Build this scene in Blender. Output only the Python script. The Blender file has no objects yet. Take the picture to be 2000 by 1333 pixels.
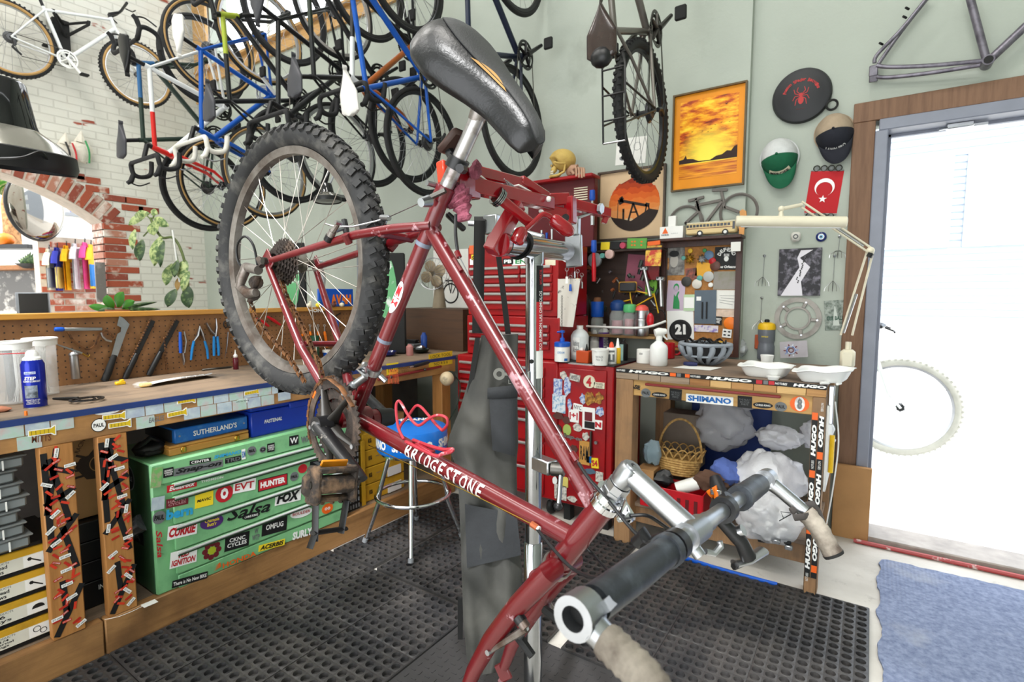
import bpy,bmesh,math,random
from math import sin,cos,pi,radians as rad,sqrt,atan2,hypot
from mathutils import Vector,Matrix,noise as mnoise
V=Vector
rnd=random.Random(7)
U=rnd.uniform
# ---------------------------------------------------------------- camera model (metres; X along the back wall, Y towards it, Z up)
CAM=V((0,0,1.25));FPX=1029.0;YAW=rad(34.22);PIT=rad(4.99)
FW=V((-sin(YAW)*cos(PIT),cos(YAW)*cos(PIT),-sin(PIT)));RT=V((cos(YAW),sin(YAW),0));DN=FW.cross(RT)
def ray(x,y):return FW+RT*((x-1000)/FPX)+DN*((y-666.5)/FPX)
def dp(x,y,d):return CAM+ray(x,y)*d
def on(x,y,ax,val):
 i='XYZ'.index(ax);r=ray(x,y);return CAM+r*((val-CAM[i])/r[i])
def onp(x,y,o,n):
 r=ray(x,y);return CAM+r*((o-CAM).dot(n)/r.dot(n))
# ---------------------------------------------------------------- materials
def lin(h):
 if not isinstance(h,str):return tuple(h)[:3]
 h=h.lstrip('#');r=[]
 for i in(0,2,4):
  c=int(h[i:i+2],16)/255;r.append(c/12.92 if c<=.04045 else((c+.055)/1.055)**2.4)
 return tuple(r)
MATS={}
def newmat(name):
 m=bpy.data.materials.new(name);m.use_nodes=True
 return m,m.node_tree.nodes,m.node_tree.links,m.node_tree.nodes['Principled BSDF']
def coords(N,L,scale=(1,1,1),gen='Object',rot=(0,0,0)):
 tc=N.new('ShaderNodeTexCoord');mp=N.new('ShaderNodeMapping');mp.inputs['Scale'].default_value=scale;mp.inputs['Rotation'].default_value=rot
 L.new(tc.outputs[gen],mp.inputs[0]);return mp.outputs[0]
def noise(N,L,vec,scale,detail=3,rough=.55):
 n=N.new('ShaderNodeTexNoise');n.inputs['Scale'].default_value=scale;n.inputs['Detail'].default_value=detail;n.inputs['Roughness'].default_value=rough
 if vec:L.new(vec,n.inputs['Vector'])
 return n.outputs['Fac']
def ramp(N,L,fac,stops):
 r=N.new('ShaderNodeValToRGB');e=r.color_ramp.elements
 while len(e)<len(stops):e.new(.5)
 for a,(p,c)in zip(e,stops):
  a.position=p;a.color=(*lin(c),1)if not isinstance(c,float)else(c,c,c,1)
 L.new(fac,r.inputs[0]);return r.outputs[0]
def mix(N,L,fac,a,b,blend='MIX'):
 n=N.new('ShaderNodeMix');n.data_type='RGBA';n.blend_type=blend
 for s,v in((0,fac),(6,a),(7,b)):
  if hasattr(v,'is_linked'):L.new(v,n.inputs[s])
  elif s==0:n.inputs[0].default_value=v
  else:n.inputs[s].default_value=(*lin(v),1)
 return n.outputs[2]
def bump(N,L,B,h,s,d=.01):
 b=N.new('ShaderNodeBump');b.inputs['Strength'].default_value=s;b.inputs['Distance'].default_value=d
 L.new(h,b.inputs['Height']);L.new(b.outputs[0],B.inputs['Normal'])
def pm(name,col='#888888',rough=.5,metal=0.,var=.12,sc=12.,bmp=0.,bsc=60.,trans=0.,alpha=1.,coat=0.,ior=1.45,spec=.5):
 """plain painted, plastic, rubber or metal surface with a little uneven wear"""
 if name in MATS:return MATS[name]
 m,N,L,B=newmat(name);c=lin(col)
 B.inputs['Roughness'].default_value=rough;B.inputs['Metallic'].default_value=metal;B.inputs['IOR'].default_value=ior
 B.inputs['Transmission Weight'].default_value=trans;B.inputs['Alpha'].default_value=alpha;B.inputs['Coat Weight'].default_value=coat;B.inputs['Specular IOR Level'].default_value=spec
 if var>0 and trans==0:
  v=coords(N,L);f=noise(N,L,v,sc)
  a=tuple(min(1,x*(1+var))for x in c);b=tuple(x*(1-var)for x in c)
  L.new(ramp(N,L,f,[(.3,b),(.7,a)]),B.inputs['Base Color'])
 else:B.inputs['Base Color'].default_value=(*c,1)
 if bmp:bump(N,L,B,noise(N,L,coords(N,L),bsc),bmp)
 MATS[name]=m;return m
def worn(name,c1,c2,sc=30.,thr=.62,soft=.03,rough=.45,metal=0.,c3=None,sc3=6.,thr3=.5,bmp=0.,stretch=(1,1,1),coat=0.):
 """a coat of paint c1 chipped or stained to c2, with a broader film of c3"""
 if name in MATS:return MATS[name]
 m,N,L,B=newmat(name);v=coords(N,L,stretch)
 col=mix(N,L,ramp(N,L,noise(N,L,v,sc,5,.6),[(thr-soft,0.),(thr+soft,1.)]),c1,c2)
 if c3:col=mix(N,L,ramp(N,L,noise(N,L,v,sc3,4),[(thr3-.15,0.),(thr3+.25,.8)]),col,c3)
 L.new(col,B.inputs['Base Color']);B.inputs['Roughness'].default_value=rough;B.inputs['Metallic'].default_value=metal;B.inputs['Coat Weight'].default_value=coat
 if bmp:bump(N,L,B,noise(N,L,v,sc*2),bmp)
 MATS[name]=m;return m
def wood(name,c1,c2,axis='Y',sc=1.,rough=.6,stain=None,bmp=.15):
 if name in MATS:return MATS[name]
 m,N,L,B=newmat(name);s={'X':(1.5,22,22),'Y':(22,1.5,22),'Z':(22,22,1.5)}[axis]
 v=coords(N,L,tuple(x*sc for x in s));f=noise(N,L,v,1.6,6,.65)
 col=ramp(N,L,f,[(.28,c2),(.5,c1),(.75,c2)])
 if stain:col=mix(N,L,ramp(N,L,noise(N,L,coords(N,L),5,5),[(.45,0.),(.7,.85)]),col,stain)
 L.new(col,B.inputs['Base Color']);B.inputs['Roughness'].default_value=rough
 if bmp:bump(N,L,B,f,bmp)
 MATS[name]=m;return m
# ---------------------------------------------------------------- mesh builder
def circ(n,r=1.,ph=0.):return[(r*cos(2*pi*i/n+ph),r*sin(2*pi*i/n+ph))for i in range(n)]
def fr(o,x,y):
 x=V(x).normalized();z=x.cross(V(y)).normalized();y=z.cross(x)
 return Matrix(((x[0],y[0],z[0],o[0]),(x[1],y[1],z[1],o[1]),(x[2],y[2],z[2],o[2]),(0,0,0,1)))
def FX(p):return fr(p,(0,1,0),(0,0,1))
def FY(p):return fr(p,(1,0,0),(0,0,1))
def FZ(p,a=0):return Matrix.Translation(p)@Matrix.Rotation(a,4,'Z')
def along(a,b,up=(0,0,1)):
 z=(V(b)-V(a)).normalized();u=V(up)
 if abs(z.dot(u))>.98:u=V((1,0,0))
 x=u.cross(z).normalized();y=z.cross(x)
 return Matrix(((x[0],y[0],z[0],a[0]),(x[1],y[1],z[1],a[1]),(x[2],y[2],z[2],a[2]),(0,0,0,1)))
TXT={}
def text_geo(s,bold,shear):
 k=(s,bold,shear)
 if k not in TXT:
  cu=bpy.data.curves.new('lettering','FONT');cu.body=s;cu.size=1;cu.offset=bold;cu.shear=shear;cu.resolution_u=2;cu.space_line=.9;cu.align_x='CENTER'
  ob=bpy.data.objects.new('lettering',cu);bpy.context.scene.collection.objects.link(ob)
  me=bpy.data.meshes.new_from_object(ob.evaluated_get(bpy.context.evaluated_depsgraph_get()))
  vs=[v.co.copy()for v in me.vertices];fs=[tuple(p.vertices)for p in me.polygons]
  bpy.data.objects.remove(ob);bpy.data.curves.remove(cu);bpy.data.meshes.remove(me)
  if vs:
   x0,x1=min(v.x for v in vs),max(v.x for v in vs);y0,y1=min(v.y for v in vs),max(v.y for v in vs)
   vs=[((v.x-(x0+x1)/2)/max(x1-x0,1e-6),(v.y-(y0+y1)/2)/max(y1-y0,1e-6))for v in vs]
   TXT[k]=(vs,fs,(x1-x0)/max(y1-y0,1e-6))
  else:TXT[k]=([],[],1)
 return TXT[k]
def text_fine(s,bold,shear):
 k=(s,bold,shear,'fine')
 if k not in TXT:
  vs,fs,asp=text_geo(s,bold,shear);bm=bmesh.new();bv=[bm.verts.new((x,y,0))for x,y in vs]
  for f in fs:
   try:bm.faces.new([bv[i]for i in f])
   except ValueError:pass
  bmesh.ops.triangulate(bm,faces=bm.faces[:])
  for _ in range(3):
   lo=[e for e in bm.edges if abs(e.verts[0].co.y-e.verts[1].co.y)>.12 or abs(e.verts[0].co.x-e.verts[1].co.x)>.2]
   if lo:bmesh.ops.subdivide_edges(bm,edges=lo,cuts=1);bmesh.ops.triangulate(bm,faces=bm.faces[:])
  bm.verts.index_update();TXT[k]=([(v.co.x,v.co.y)for v in bm.verts],[tuple(v.index for v in f.verts)for f in bm.faces],asp);bm.free()
 return TXT[k]
class MB:
 def __init__(s,T=None):s.v=[];s.f=[];s.m=[];s.mats=[];s.T=T or Matrix()
 def add(s,vs,fs,m,T=None):
  T=s.T@T if T is not None else s.T
  if m not in s.mats:s.mats.append(m)
  k=s.mats.index(m);b=len(s.v);s.v.extend(T@V(p)for p in vs)
  s.f.extend(tuple(i+b for i in f)for f in fs);s.m.extend([k]*len(fs));return s
 def box(s,c,d,m,b=0.,T=None):
  hx,hy,hz=d[0]/2,d[1]/2,d[2]/2;b=min(b,.49*min(d))
  if b<=0:
   vs=[(c[0]+i*hx,c[1]+j*hy,c[2]+k*hz)for i in(-1,1)for j in(-1,1)for k in(-1,1)]
   return s.add(vs,[(0,1,3,2),(4,6,7,5),(0,4,5,1),(2,3,7,6),(0,2,6,4),(1,5,7,3)],m,T)
  vs=[];fs=[];ix={}
  for i in(-1,1):
   for j in(-1,1):
    for k in(-1,1):
     for a in range(3):
      h=[hx-b,hy-b,hz-b];h[a]+=b;ix[i,j,k,a]=len(vs);vs.append((c[0]+i*h[0],c[1]+j*h[1],c[2]+k*h[2]))
  for a in range(3):
   p,q=(a+1)%3,(a+2)%3
   for sg in(-1,1):
    def g(u,w,aa=a,sg=sg):
     k=[0,0,0];k[a]=sg;k[p]=u;k[q]=w;return ix[(*k,aa)]
    f=[g(-1,-1),g(1,-1),g(1,1),g(-1,1)];fs.append(tuple(f if sg>0 else f[::-1]))
    for sh in(-1,1):
     def e(t,aa):
      k=[0,0,0];k[a]=sg;k[p]=sh;k[q]=t;return ix[(*k,aa)]
     f=[e(-1,a),e(-1,p),e(1,p),e(1,a)];fs.append(tuple(f if sg*sh>0 else f[::-1]))
  for i in(-1,1):
   for j in(-1,1):
    for k in(-1,1):
     f=[ix[i,j,k,a]for a in range(3)];fs.append(tuple(f if i*j*k>0 else f[::-1]))
  return s.add(vs,fs,m,T)
 def tube(s,pts,r,m,n=8,caps=True,closed=False,T=None,flat=1.):
  P=[V(p)for p in pts];N=len(P);R=list(r)if isinstance(r,(list,tuple))else[r]*N
  vs=[];fs=[];ref=None
  for i in range(N):
   t=(P[(i+1)%N]-P[i-1])if closed else(P[min(i+1,N-1)]-P[max(i-1,0)])
   t.normalize()
   if ref is None:
    ref=V((0,0,1))if abs(t.z)<.9 else V((1,0,0))
   x=(ref-t*ref.dot(t))
   if x.length<1e-6:x=t.orthogonal()
   x.normalize();y=t.cross(x);ref=x
   for k in range(n):
    a=2*pi*k/n;vs.append(P[i]+x*(cos(a)*R[i])+y*(sin(a)*R[i]*flat))
  for i in range(N if closed else N-1):
   j=(i+1)%N
   for k in range(n):l=(k+1)%n;fs.append((i*n+k,i*n+l,j*n+l,j*n+k))
  if caps and not closed:fs.append(tuple(range(n))[::-1]);fs.append(tuple((N-1)*n+k for k in range(n)))
  return s.add(vs,fs,m,T)
 def lathe(s,prof,m,n=20,T=None,caps=True):
  vs=[];fs=[]
  for r,z in prof:vs+=[(r*cos(2*pi*k/n),r*sin(2*pi*k/n),z)for k in range(n)]
  for i in range(len(prof)-1):
   for k in range(n):l=(k+1)%n;fs.append((i*n+k,i*n+l,(i+1)*n+l,(i+1)*n+k))
  if caps:
   if prof[0][0]>1e-5:fs.append(tuple(range(n))[::-1])
   if prof[-1][0]>1e-5:fs.append(tuple((len(prof)-1)*n+k for k in range(n)))
  return s.add(vs,fs,m,T)
 def torus(s,R,r,m,T=None,nR=32,nr=8,sy=1.,flat=1.):
  return s.tube([(R*cos(2*pi*i/nR),R*sy*sin(2*pi*i/nR),0)for i in range(nR)],r,m,nr,closed=True,T=T,flat=flat)
 def prism(s,poly,h,m,T=None):
  n=len(poly);vs=[(x,y,0)for x,y in poly]+[(x,y,h)for x,y in poly]
  fs=[tuple(range(n))[::-1],tuple(range(n,2*n))]+[(i,(i+1)%n,n+(i+1)%n,n+i)for i in range(n)]
  return s.add(vs,fs,m,T)
 def ring(s,out,inn,h,m,T=None):
  n=len(out);vs=[(x,y,z)for z in(0,h)for q in(out,inn)for x,y in q];fs=[]
  for i in range(n):
   j=(i+1)%n;o0,i0,o1,i1=0,n,2*n,3*n
   fs+=[(o0+i,i0+i,i0+j,o0+j),(o1+i,o1+j,i1+j,i1+i),(o0+i,o0+j,o1+j,o1+i),(i0+i,i1+i,i1+j,i0+j)]
  return s.add(vs,fs,m,T)
 def ball(s,c,r,m,n=12,sc=(1,1,1),T=None,amp=0.,seed=0):
  rr=random.Random(seed);k=[rr.uniform(-3,3)for _ in range(9)]
  vs=[];fs=[];h=max(4,n//2)
  for i in range(h+1):
   th=pi*i/h
   for j in range(n):
    ph=2*pi*j/n;x,y,z=sin(th)*cos(ph),sin(th)*sin(ph),cos(th)
    q=1+amp*(sin(3*x+k[0])*sin(3*y+k[1])+.6*sin(5*z+k[2]+2*x)*sin(6*y+k[3])+.4*sin(9*x+k[4])*sin(8*z+k[5]))
    vs.append((c[0]+r*q*sc[0]*x,c[1]+r*q*sc[1]*y,c[2]+r*q*sc[2]*z))
  for i in range(h):
   for j in range(n):
    l=(j+1)%n
    if i==0:fs.append((j,n+j,n+l))
    elif i==h-1:fs.append((i*n+j,(i+1)*n+j,i*n+l))
    else:fs.append((i*n+j,(i+1)*n+j,(i+1)*n+l,i*n+l))
  return s.add(vs,fs,m,T)
 def surf(s,fn,nu,nv,m,T=None,wu=False,wv=False):
  a=nu if wu else nu+1;b=nv if wv else nv+1
  vs=[fn(i/nu,j/nv)for i in range(a)for j in range(b)]
  fs=[(i*b+j,((i+1)%a)*b+j,((i+1)%a)*b+(j+1)%b,i*b+(j+1)%b)for i in range(nu)for j in range(nv)]
  return s.add(vs,fs,m,T)
 def text(s,t,w,h,m,T,bold=0.,shear=0.,z=.0012):
  vs,fs,asp=text_geo(t,bold,shear)
  if w is None:w=h*asp
  if h is None:h=w/asp
  return s.add([(x*w,y*h,z)for x,y in vs],fs,m,T)
 def card(s,w,h,m,T,th=.0008,n=0,rnd_=0):
  if n:return s.prism([(x*w/2,y*h/2)for x,y in circ(n)],th,m,T)
  return s.box((0,0,th/2),(w,h,th),m,0,T)
 def build(s,name,parent=None,local=False,smooth=40,label=None):
  me=bpy.data.meshes.new(name);vs=s.v;off=V((0,0,0))
  if parent is None and vs:
   xs=[v.x for v in vs];ys=[v.y for v in vs];zs=[v.z for v in vs];off=V(((min(xs)+max(xs))/2,(min(ys)+max(ys))/2,min(zs)))
  me.from_pydata([v-off for v in vs],[],s.f)
  for m in s.mats:me.materials.append(m)
  me.polygons.foreach_set('material_index',s.m)
  if smooth:
   me.polygons.foreach_set('use_smooth',[True]*len(me.polygons));me.set_sharp_from_angle(angle=rad(smooth))
  me.update()
  o=bpy.data.objects.new(name,me);bpy.context.scene.collection.objects.link(o)
  if parent is not None:
   o.parent=parent
   if not local:
    w=parent;M=Matrix()
    while w is not None:M=w.matrix_basis@M if w.parent is None else w.matrix_parent_inverse@w.matrix_basis@M;w=w.parent
    o.matrix_parent_inverse=M.inverted()
  else:o.location=off
  if label:o['label']=label
  return o
def tag(o,label=None,cat=None,group=None,kind=None):
 for k,v in(('label',label),('category',cat),('group',group),('kind',kind)):
  if v:o[k]=v
 return o
def thing(name,label,cat,loc=(0,0,0),group=None,M=None):
 o=bpy.data.objects.new(name,None);bpy.context.scene.collection.objects.link(o);o.empty_display_size=.05
 if M is not None:o.matrix_basis=M
 else:o.location=loc
 return tag(o,label,cat,group)
def solo(mb,name,label,cat,group=None,smooth=40):return tag(mb.build(name,smooth=smooth),label,cat,group)
def struct(mb,name,smooth=0):return tag(mb.build(name,smooth=smooth),kind='structure')
def dup(root,label=None,move=None,M=None):
 """a copy of a thing with copies of its parts and their sub-parts"""
 def cp(o,par):
  c=o.copy();bpy.context.scene.collection.objects.link(c)
  if par is not None:c.parent=par
  for ch in KIDS.get(o.name,[q for q in bpy.data.objects if q.parent==o]):cp(ch,c)
  return c
 c=cp(root,None)
 if M is not None:c.matrix_basis=M
 if move is not None:c.location=root.location+V(move)
 if label:c['label']=label
 return c
KIDS={}
# ---------------------------------------------------------------- shared materials
STEEL=pm('steel','#b9bbbf',.28,1.,.1,30);CHROME=pm('chrome','#dcdde0',.08,1.,0);ALU=pm('brushed_aluminium','#a8aaad',.34,1.,.06,40)
DKSTEEL=pm('dark_steel','#55534f',.4,1.,.2,20);BLACK=pm('black_plastic','#111113',.4);BLACKM=pm('black_matte','#151515',.75);RUBBER=pm('rubber','#1c1c1d',.7,0,.2,8,.2,90)
WHITE=pm('white_plastic','#e9e9e6',.4,0,.04);PAPER=pm('paper','#e6e5e0',.8,0,.05);RED=pm('red_plastic','#b91220',.35);BLUE=pm('blue_plastic','#1253b8',.35);YELLOW=pm('yellow_plastic','#e7b818',.4)
ORANGE=pm('orange_plastic','#ee7a1c',.4);GREEN=pm('green_plastic','#1f8a4a',.4);GREY=pm('grey_plastic','#7d8084',.45);CLEAR=pm('clear_plastic','#f2f4f4',.12,0,0,trans=0.,alpha=.22)
CARDB=pm('cardboard','#a97f52',.85,0,.1,8);BRASS=pm('brass','#c9a54d',.25,1.);CREAM=pm('cream_enamel','#ddd6bd',.4,0,.06);INK=pm('ink','#101012',.6,0,0);SKYB=pm('sky_blue_print','#2f9bdd',.5,0,0)
REDP=pm('red_print','#b8202a',.5,0,0);WHITEP=pm('white_print','#eeeeec',.5,0,0);BLUEP=pm('blue_print','#1667b5',.5,0,0);YELP=pm('yellow_print','#efd32a',.5,0,0);ORAP=pm('orange_print','#e8641c',.5,0,0);GREYP=pm('grey_print','#6b6e70',.5,0,0)
# ---------------------------------------------------------------- setting
sc=bpy.context.scene
cam=bpy.data.cameras.new('camera');cam.sensor_width=36;cam.lens=FPX*36/2000;cam.clip_start=.02;cam.clip_end=200
co=bpy.data.objects.new('camera',cam);sc.collection.objects.link(co);sc.camera=co
co.matrix_world=Matrix(((RT.x,-DN.x,-FW.x,CAM.x),(RT.y,-DN.y,-FW.y,CAM.y),(RT.z,-DN.z,-FW.z,CAM.z),(0,0,0,1)))
cam.dof.use_dof=True;cam.dof.focus_distance=1.15;cam.dof.aperture_fstop=7
sc.view_settings.view_transform='Standard';sc.view_settings.look='None';sc.view_settings.gamma=1;sc.view_settings.exposure=0.0
sc.cycles.use_denoising=True;sc.cycles.max_bounces=7;sc.cycles.caustics_reflective=False;sc.cycles.caustics_refractive=False;sc.cycles.sample_clamp_indirect=6
w=bpy.data.worlds.new('overcast_sky');sc.world=w;w.use_nodes=True
w.node_tree.nodes['Background'].inputs[0].default_value=(.95,.98,1,1);w.node_tree.nodes['Background'].inputs[1].default_value=5.0
def wall_mat():
 m,N,L,B=newmat('sage_green_wall_paint');v=coords(N,L)
 a=noise(N,L,v,1.1,4);c=ramp(N,L,a,[(.25,'#9fa69c'),(.75,'#aeb5ab')])
 d=noise(N,L,coords(N,L,(1,1,.8)),2.6,5,.6);c=mix(N,L,ramp(N,L,d,[(.62,0.),(.85,.55)]),c,'#6f7268')
 L.new(c,B.inputs['Base Color']);B.inputs['Roughness'].default_value=.7;bump(N,L,B,noise(N,L,v,45,4),.12);return m
def brick_wall_mat():
 m,N,L,B=newmat('white_painted_brick');v=coords(N,L);sx=N.new('ShaderNodeSeparateXYZ');cx=N.new('ShaderNodeCombineXYZ');L.new(v,sx.inputs[0]);L.new(sx.outputs[1],cx.inputs[0]);L.new(sx.outputs[2],cx.inputs[1])
 def br(c1,c2,mo):
  b=N.new('ShaderNodeTexBrick');b.inputs['Scale'].default_value=1;b.inputs['Brick Width'].default_value=.215;b.inputs['Row Height'].default_value=.074;b.inputs['Mortar Size'].default_value=.007;b.inputs['Mortar Smooth'].default_value=.4
  for i,c in zip((1,2,3),(c1,c2,mo)):b.inputs[i].default_value=(*lin(c),1)
  L.new(cx.outputs[0],b.inputs['Vector']);return b
 b1=br('#d3d2c9','#cfcdc4','#c3c1b8');b2=br('#9c4a33','#8a4030','#a5938a')
 f=noise(N,L,coords(N,L,(1,1.0,3.2)),1.25,4,.62)
 c=mix(N,L,ramp(N,L,f,[(.655,0.),(.675,1.)]),b1.outputs[0],b2.outputs[0])
 s=noise(N,L,coords(N,L,(1,.8,.5)),1.1,4);c=mix(N,L,ramp(N,L,s,[(.55,0.),(.8,.5)]),c,'#a58f72')
 L.new(c,B.inputs['Base Color']);B.inputs['Roughness'].default_value=.75
 g=mix(N,L,.35,b1.outputs[1],noise(N,L,v,30,4));iv=N.new('ShaderNodeInvert');L.new(g,iv.inputs[1]);bump(N,L,B,iv.outputs[0],.5,.012);return m
GW=wall_mat();BWM=brick_wall_mat()
REDB=[worn('red_brick','#9a4a32','#c2ada0',9,.62,.06,.85,bmp=.4),worn('dark_red_brick','#854030','#b09a8d',9,.6,.06,.85,bmp=.4),worn('pale_brick','#a8735f','#d6cdc4',8,.55,.1,.85,bmp=.4)]
MORT=pm('mortar','#b5a99c',.9)
def floor_mat():
 m,N,L,B=newmat('dusty_concrete_floor');v=coords(N,L)
 c=ramp(N,L,noise(N,L,v,3,6),[(.3,'#b9b4ac'),(.7,'#d6d2cb')])
 c=mix(N,L,ramp(N,L,noise(N,L,v,9,6,.7),[(.6,0.),(.75,.6)]),c,'#7d7670')
 L.new(c,B.inputs['Base Color']);B.inputs['Roughness'].default_value=.7;bump(N,L,B,noise(N,L,v,40,5),.15);return m
FLM=floor_mat()
struct(MB().box((-3.6,.7,-.05),(14.4,5.2,.1),FLM),'floor')
struct(MB().box((-2.5,.6,5.55),(9.2,5.6,.1),pm('ceiling_white','#d8d8d4',.8)),'ceiling')
BY,DY,LX=3.17,3.22,-6.55
WX0,WX1,WZ0,WZ1=-6.2,-2.0,3.72,5.3
b=MB()
for x0,x1,z0,z1 in((-6.9,WX0,0,5.5),(WX1,-.6,0,5.5),(WX0,WX1,0,WZ0),(WX0,WX1,WZ1,5.5)):b.box(((x0+x1)/2,BY+.1,(z0+z1)/2),(x1-x0,.2,z1-z0),GW)
struct(b,'wall_back')
b=MB()
for x0,x1,z0,z1 in((-.6,-.024,0,5.5),(1.0,2.2,0,5.5),(-.024,1.0,2.1,5.5)):b.box(((x0+x1)/2,DY+.075,(z0+z1)/2),(x1-x0,.15,z1-z0),GW)
struct(b,'wall_front')
struct(MB().box((2.27,.2,2.75),(.14,6.2,5.5),GW),'wall_right')
b=MB()
for x0,x1,z0,z1 in((-6.9,-2.4,0,5.5),(1.2,2.3,0,5.5),(-2.4,1.2,2.8,5.5)):b.box(((x0+x1)/2,-2.9,(z0+z1)/2),(x1-x0,.15,z1-z0),GW)
struct(b,'wall_rear')
CAS=wood('weathered_casing','#7a5b45','#5e4331','Z',.7,.7)
OAK=wood('pale_oak_trim','#c39a63','#a87f4c','X',.8)
b=MB()
for z in(WZ0-.1,):b.box(((WX0+WX1)/2,BY-.012,z+.05),(WX1-WX0+.5,.03,.13),OAK).box(((WX0+WX1)/2,BY-.03,z+.12),(WX1-WX0+.5,.09,.025),OAK)
b.box((WX0-.14,BY-.035,(WZ0+WZ1)/2),(.28,.03,WZ1-WZ0+.6),OAK)
wn=struct(b,'window_1')
g=MB()
for x in(-5.2,-4.15,-3.1):g.box((x,BY+.1,(WZ0+WZ1)/2),(.05,.05,WZ1-WZ0),WHITE)
for z in(WZ0+.03,WZ1-.03):g.box(((WX0+WX1)/2,BY+.1,z),(WX1-WX0,.05,.06),WHITE)
g.build('window_frame',wn);MB().box(((WX0+WX1)/2,BY+.1,(WZ0+WZ1)/2),(WX1-WX0,.006,WZ1-WZ0),pm('window_glass','#ffffff',.02,0,0,alpha=.06)).build('pane',wn)
AY0,AY1,AZC,AR,AYC=-.1,2.18,.62,1.78,1.04
SPR=AZC+sqrt(AR**2-(AY1-AYC)**2)
arc=[(AYC+AR*sin(t),AZC+AR*cos(t))for t in[(-1+2*i/20)*math.asin((AY1-AYC)/AR)for i in range(21)]]
out=[(-3,0),(AY0,0)]+arc+[(AY1,0),(3.25,0),(3.25,5.5),(-3,5.5)]
MI=Matrix(((0,0,-1,LX),(1,0,0,0),(0,1,0,0),(0,0,0,1)))
b=MB();b.prism(out,.32,BWM,MI);struct(b,'wall_left')
b=MB();z=0;k=0
b.box((LX-.157,AY1+.06,SPR/2),(.315,.12,SPR),MORT)
while z<SPR+.02:
 L_=(.3,.2,.33,.19)[k%4];b.box((LX-.152,AY1-.003+L_/2,z+.034),(.318,L_,.064),REDB[(0,2,0,1)[k%4]],.004)
 b.box((LX-.16+.01,AY1-.012+.03,z+.034),(.26,.06,.064),REDB[2],.004);z+=.074;k+=1
tm=math.asin((AY1-AYC)/AR);n=30
for i in range(n+1):
 t=-tm+2*tm*(i+.5)/n*.985
 for q,(r0,r1)in enumerate(((.0,.2),)):
  c=V((LX-.15,AYC+(AR+(r0+r1)/2)*sin(t),AZC+(AR+(r0+r1)/2)*cos(t)))
  b.box((0,0,0),(.32,.066,r1-r0),REDB[(i*7+i//3)%3],.004,Matrix.Translation(c)@Matrix.Rotation(-t,4,'X'))
for i,(y,z)in enumerate(((2.05,2.32),(2.2,2.25),(2.38,2.25),(1.85,2.42),(1.98,2.4),(2.5,2.17),(2.35,2.17))):b.box((LX+.0,y+.1,z),(.016,.2,.062),REDB[i%2],.004)
b.prism([(x,y)for x,y in[(AYC+(AR-.004)*sin(t),AZC+(AR-.004)*cos(t))for t in[tm*(-1+2*i/20)for i in range(21)]]+[(AYC+(AR+.19)*sin(t),AZC+(AR+.19)*cos(t))for t in[tm*(1-2*i/20)for i in range(21)]]],.3,MORT,Matrix.Translation((.004,0,0))@MI)
struct(b,'trim_1',30)
b=MB();b.box((-.071,DY-.01,1.05),(.094,.035,2.1),CAS,.003).box((.441,DY-.01,2.148),(1.118,.035,.094),CAS,.003);struct(b,'trim_2')
GF=pm('grey_door_frame_paint','#7f8390',.4,0,.05)
d1=MB();d1.box((.002,DY+.03,1.023),(.052,.14,2.046),GF,.004).box((.49,DY+.03,2.073),(1.0,.14,.054),GF,.004).box((.99,DY+.03,1.023),(.05,.14,2.046),GF,.004)
d1.box((.035,DY+.09,1.05),(.016,.03,2.05),GF,.002).box((.5,DY+.09,2.04),(.94,.03,.016),GF,.002);d1=struct(d1,'door_1',30)
MB().box((.5,DY+.02,.015),(1.0,.2,.03),pm('worn_threshold','#9b938c',.5,.4,.2),.006).build('threshold',d1)
MB().box((.3,DY+.04,2.035),(.1,.04,.025),STEEL,.004).box((.36,DY+.05,2.03),(.08,.02,.012),STEEL).tube([(.26,DY+.03,2.03),(.22,DY+.0,2.02)],.006,STEEL).build('door_catch',d1)
b=MB().tube([on(1667,1056,'Z',.012),on(1800,1085,'Z',.012),on(2010,1131,'Z',.012),V((1.05,3.03,.012))],.011,worn('scuffed_red_bar','#a03a3a','#d8c8c4',12,.6),8)
solo(b,'floor_bar','thin scuffed red bar lying along the door threshold','bar')
struct(MB().box((3,11.3,-.06),(40,16,.1),pm('outdoor_concrete','#cfcdc9',.8)),'ground')
SID=pm('pale_blue_siding','#aab4c2',.7,0,.04);WFR=pm('pale_window_trim','#d5d9dd',.6,0,0)
b=MB();FY0=13.
b.box((4,FY0+.2,4.2),(20,.4,9),SID)
for k in range(60):b.box((4,FY0-.01,.6+k*.13),(20,.03,.01),pm('siding_joint','#98a3b4',.7))
b.box((4,FY0-.03,.35),(20,.1,.8),pm('pale_plinth','#c9c6c2',.8))
bl_=tag(b.build('building',smooth=0),'pale blue sided building across the street seen through the open door','building')
for x in(.2,2.3,4.4,6.5):
 for z in(3.0,6.2):
  q=MB();q.box((x,FY0-.05,z),(1.9,.08,1.7),WFR).box((x,FY0-.1,z),(.05,.03,1.6),SID);f=q.build('window',bl_)
  MB().box((x-.45,FY0-.095,z),(.8,.01,1.5),pm('pale_glazing','#c5d0da',.1)).box((x+.45,FY0-.095,z),(.8,.01,1.5),pm('pale_glazing','#c5d0da',.1)).build('pane',f)
sl=bpy.data.lights.new('sun','SUN');sl.energy=4;sl.angle=rad(3);so=bpy.data.objects.new('sun',sl);sc.collection.objects.link(so);so.rotation_euler=(rad(38),0,rad(15))
def lamp(name,loc,size,e,rot=(0,0,0),col=(1,.97,.92)):
 l=bpy.data.lights.new(name,'AREA');l.shape='RECTANGLE';l.size,l.size_y=size;l.energy=e;l.color=col
 o=bpy.data.objects.new(name,l);sc.collection.objects.link(o);o.location=loc;o.rotation_euler=rot
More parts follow.
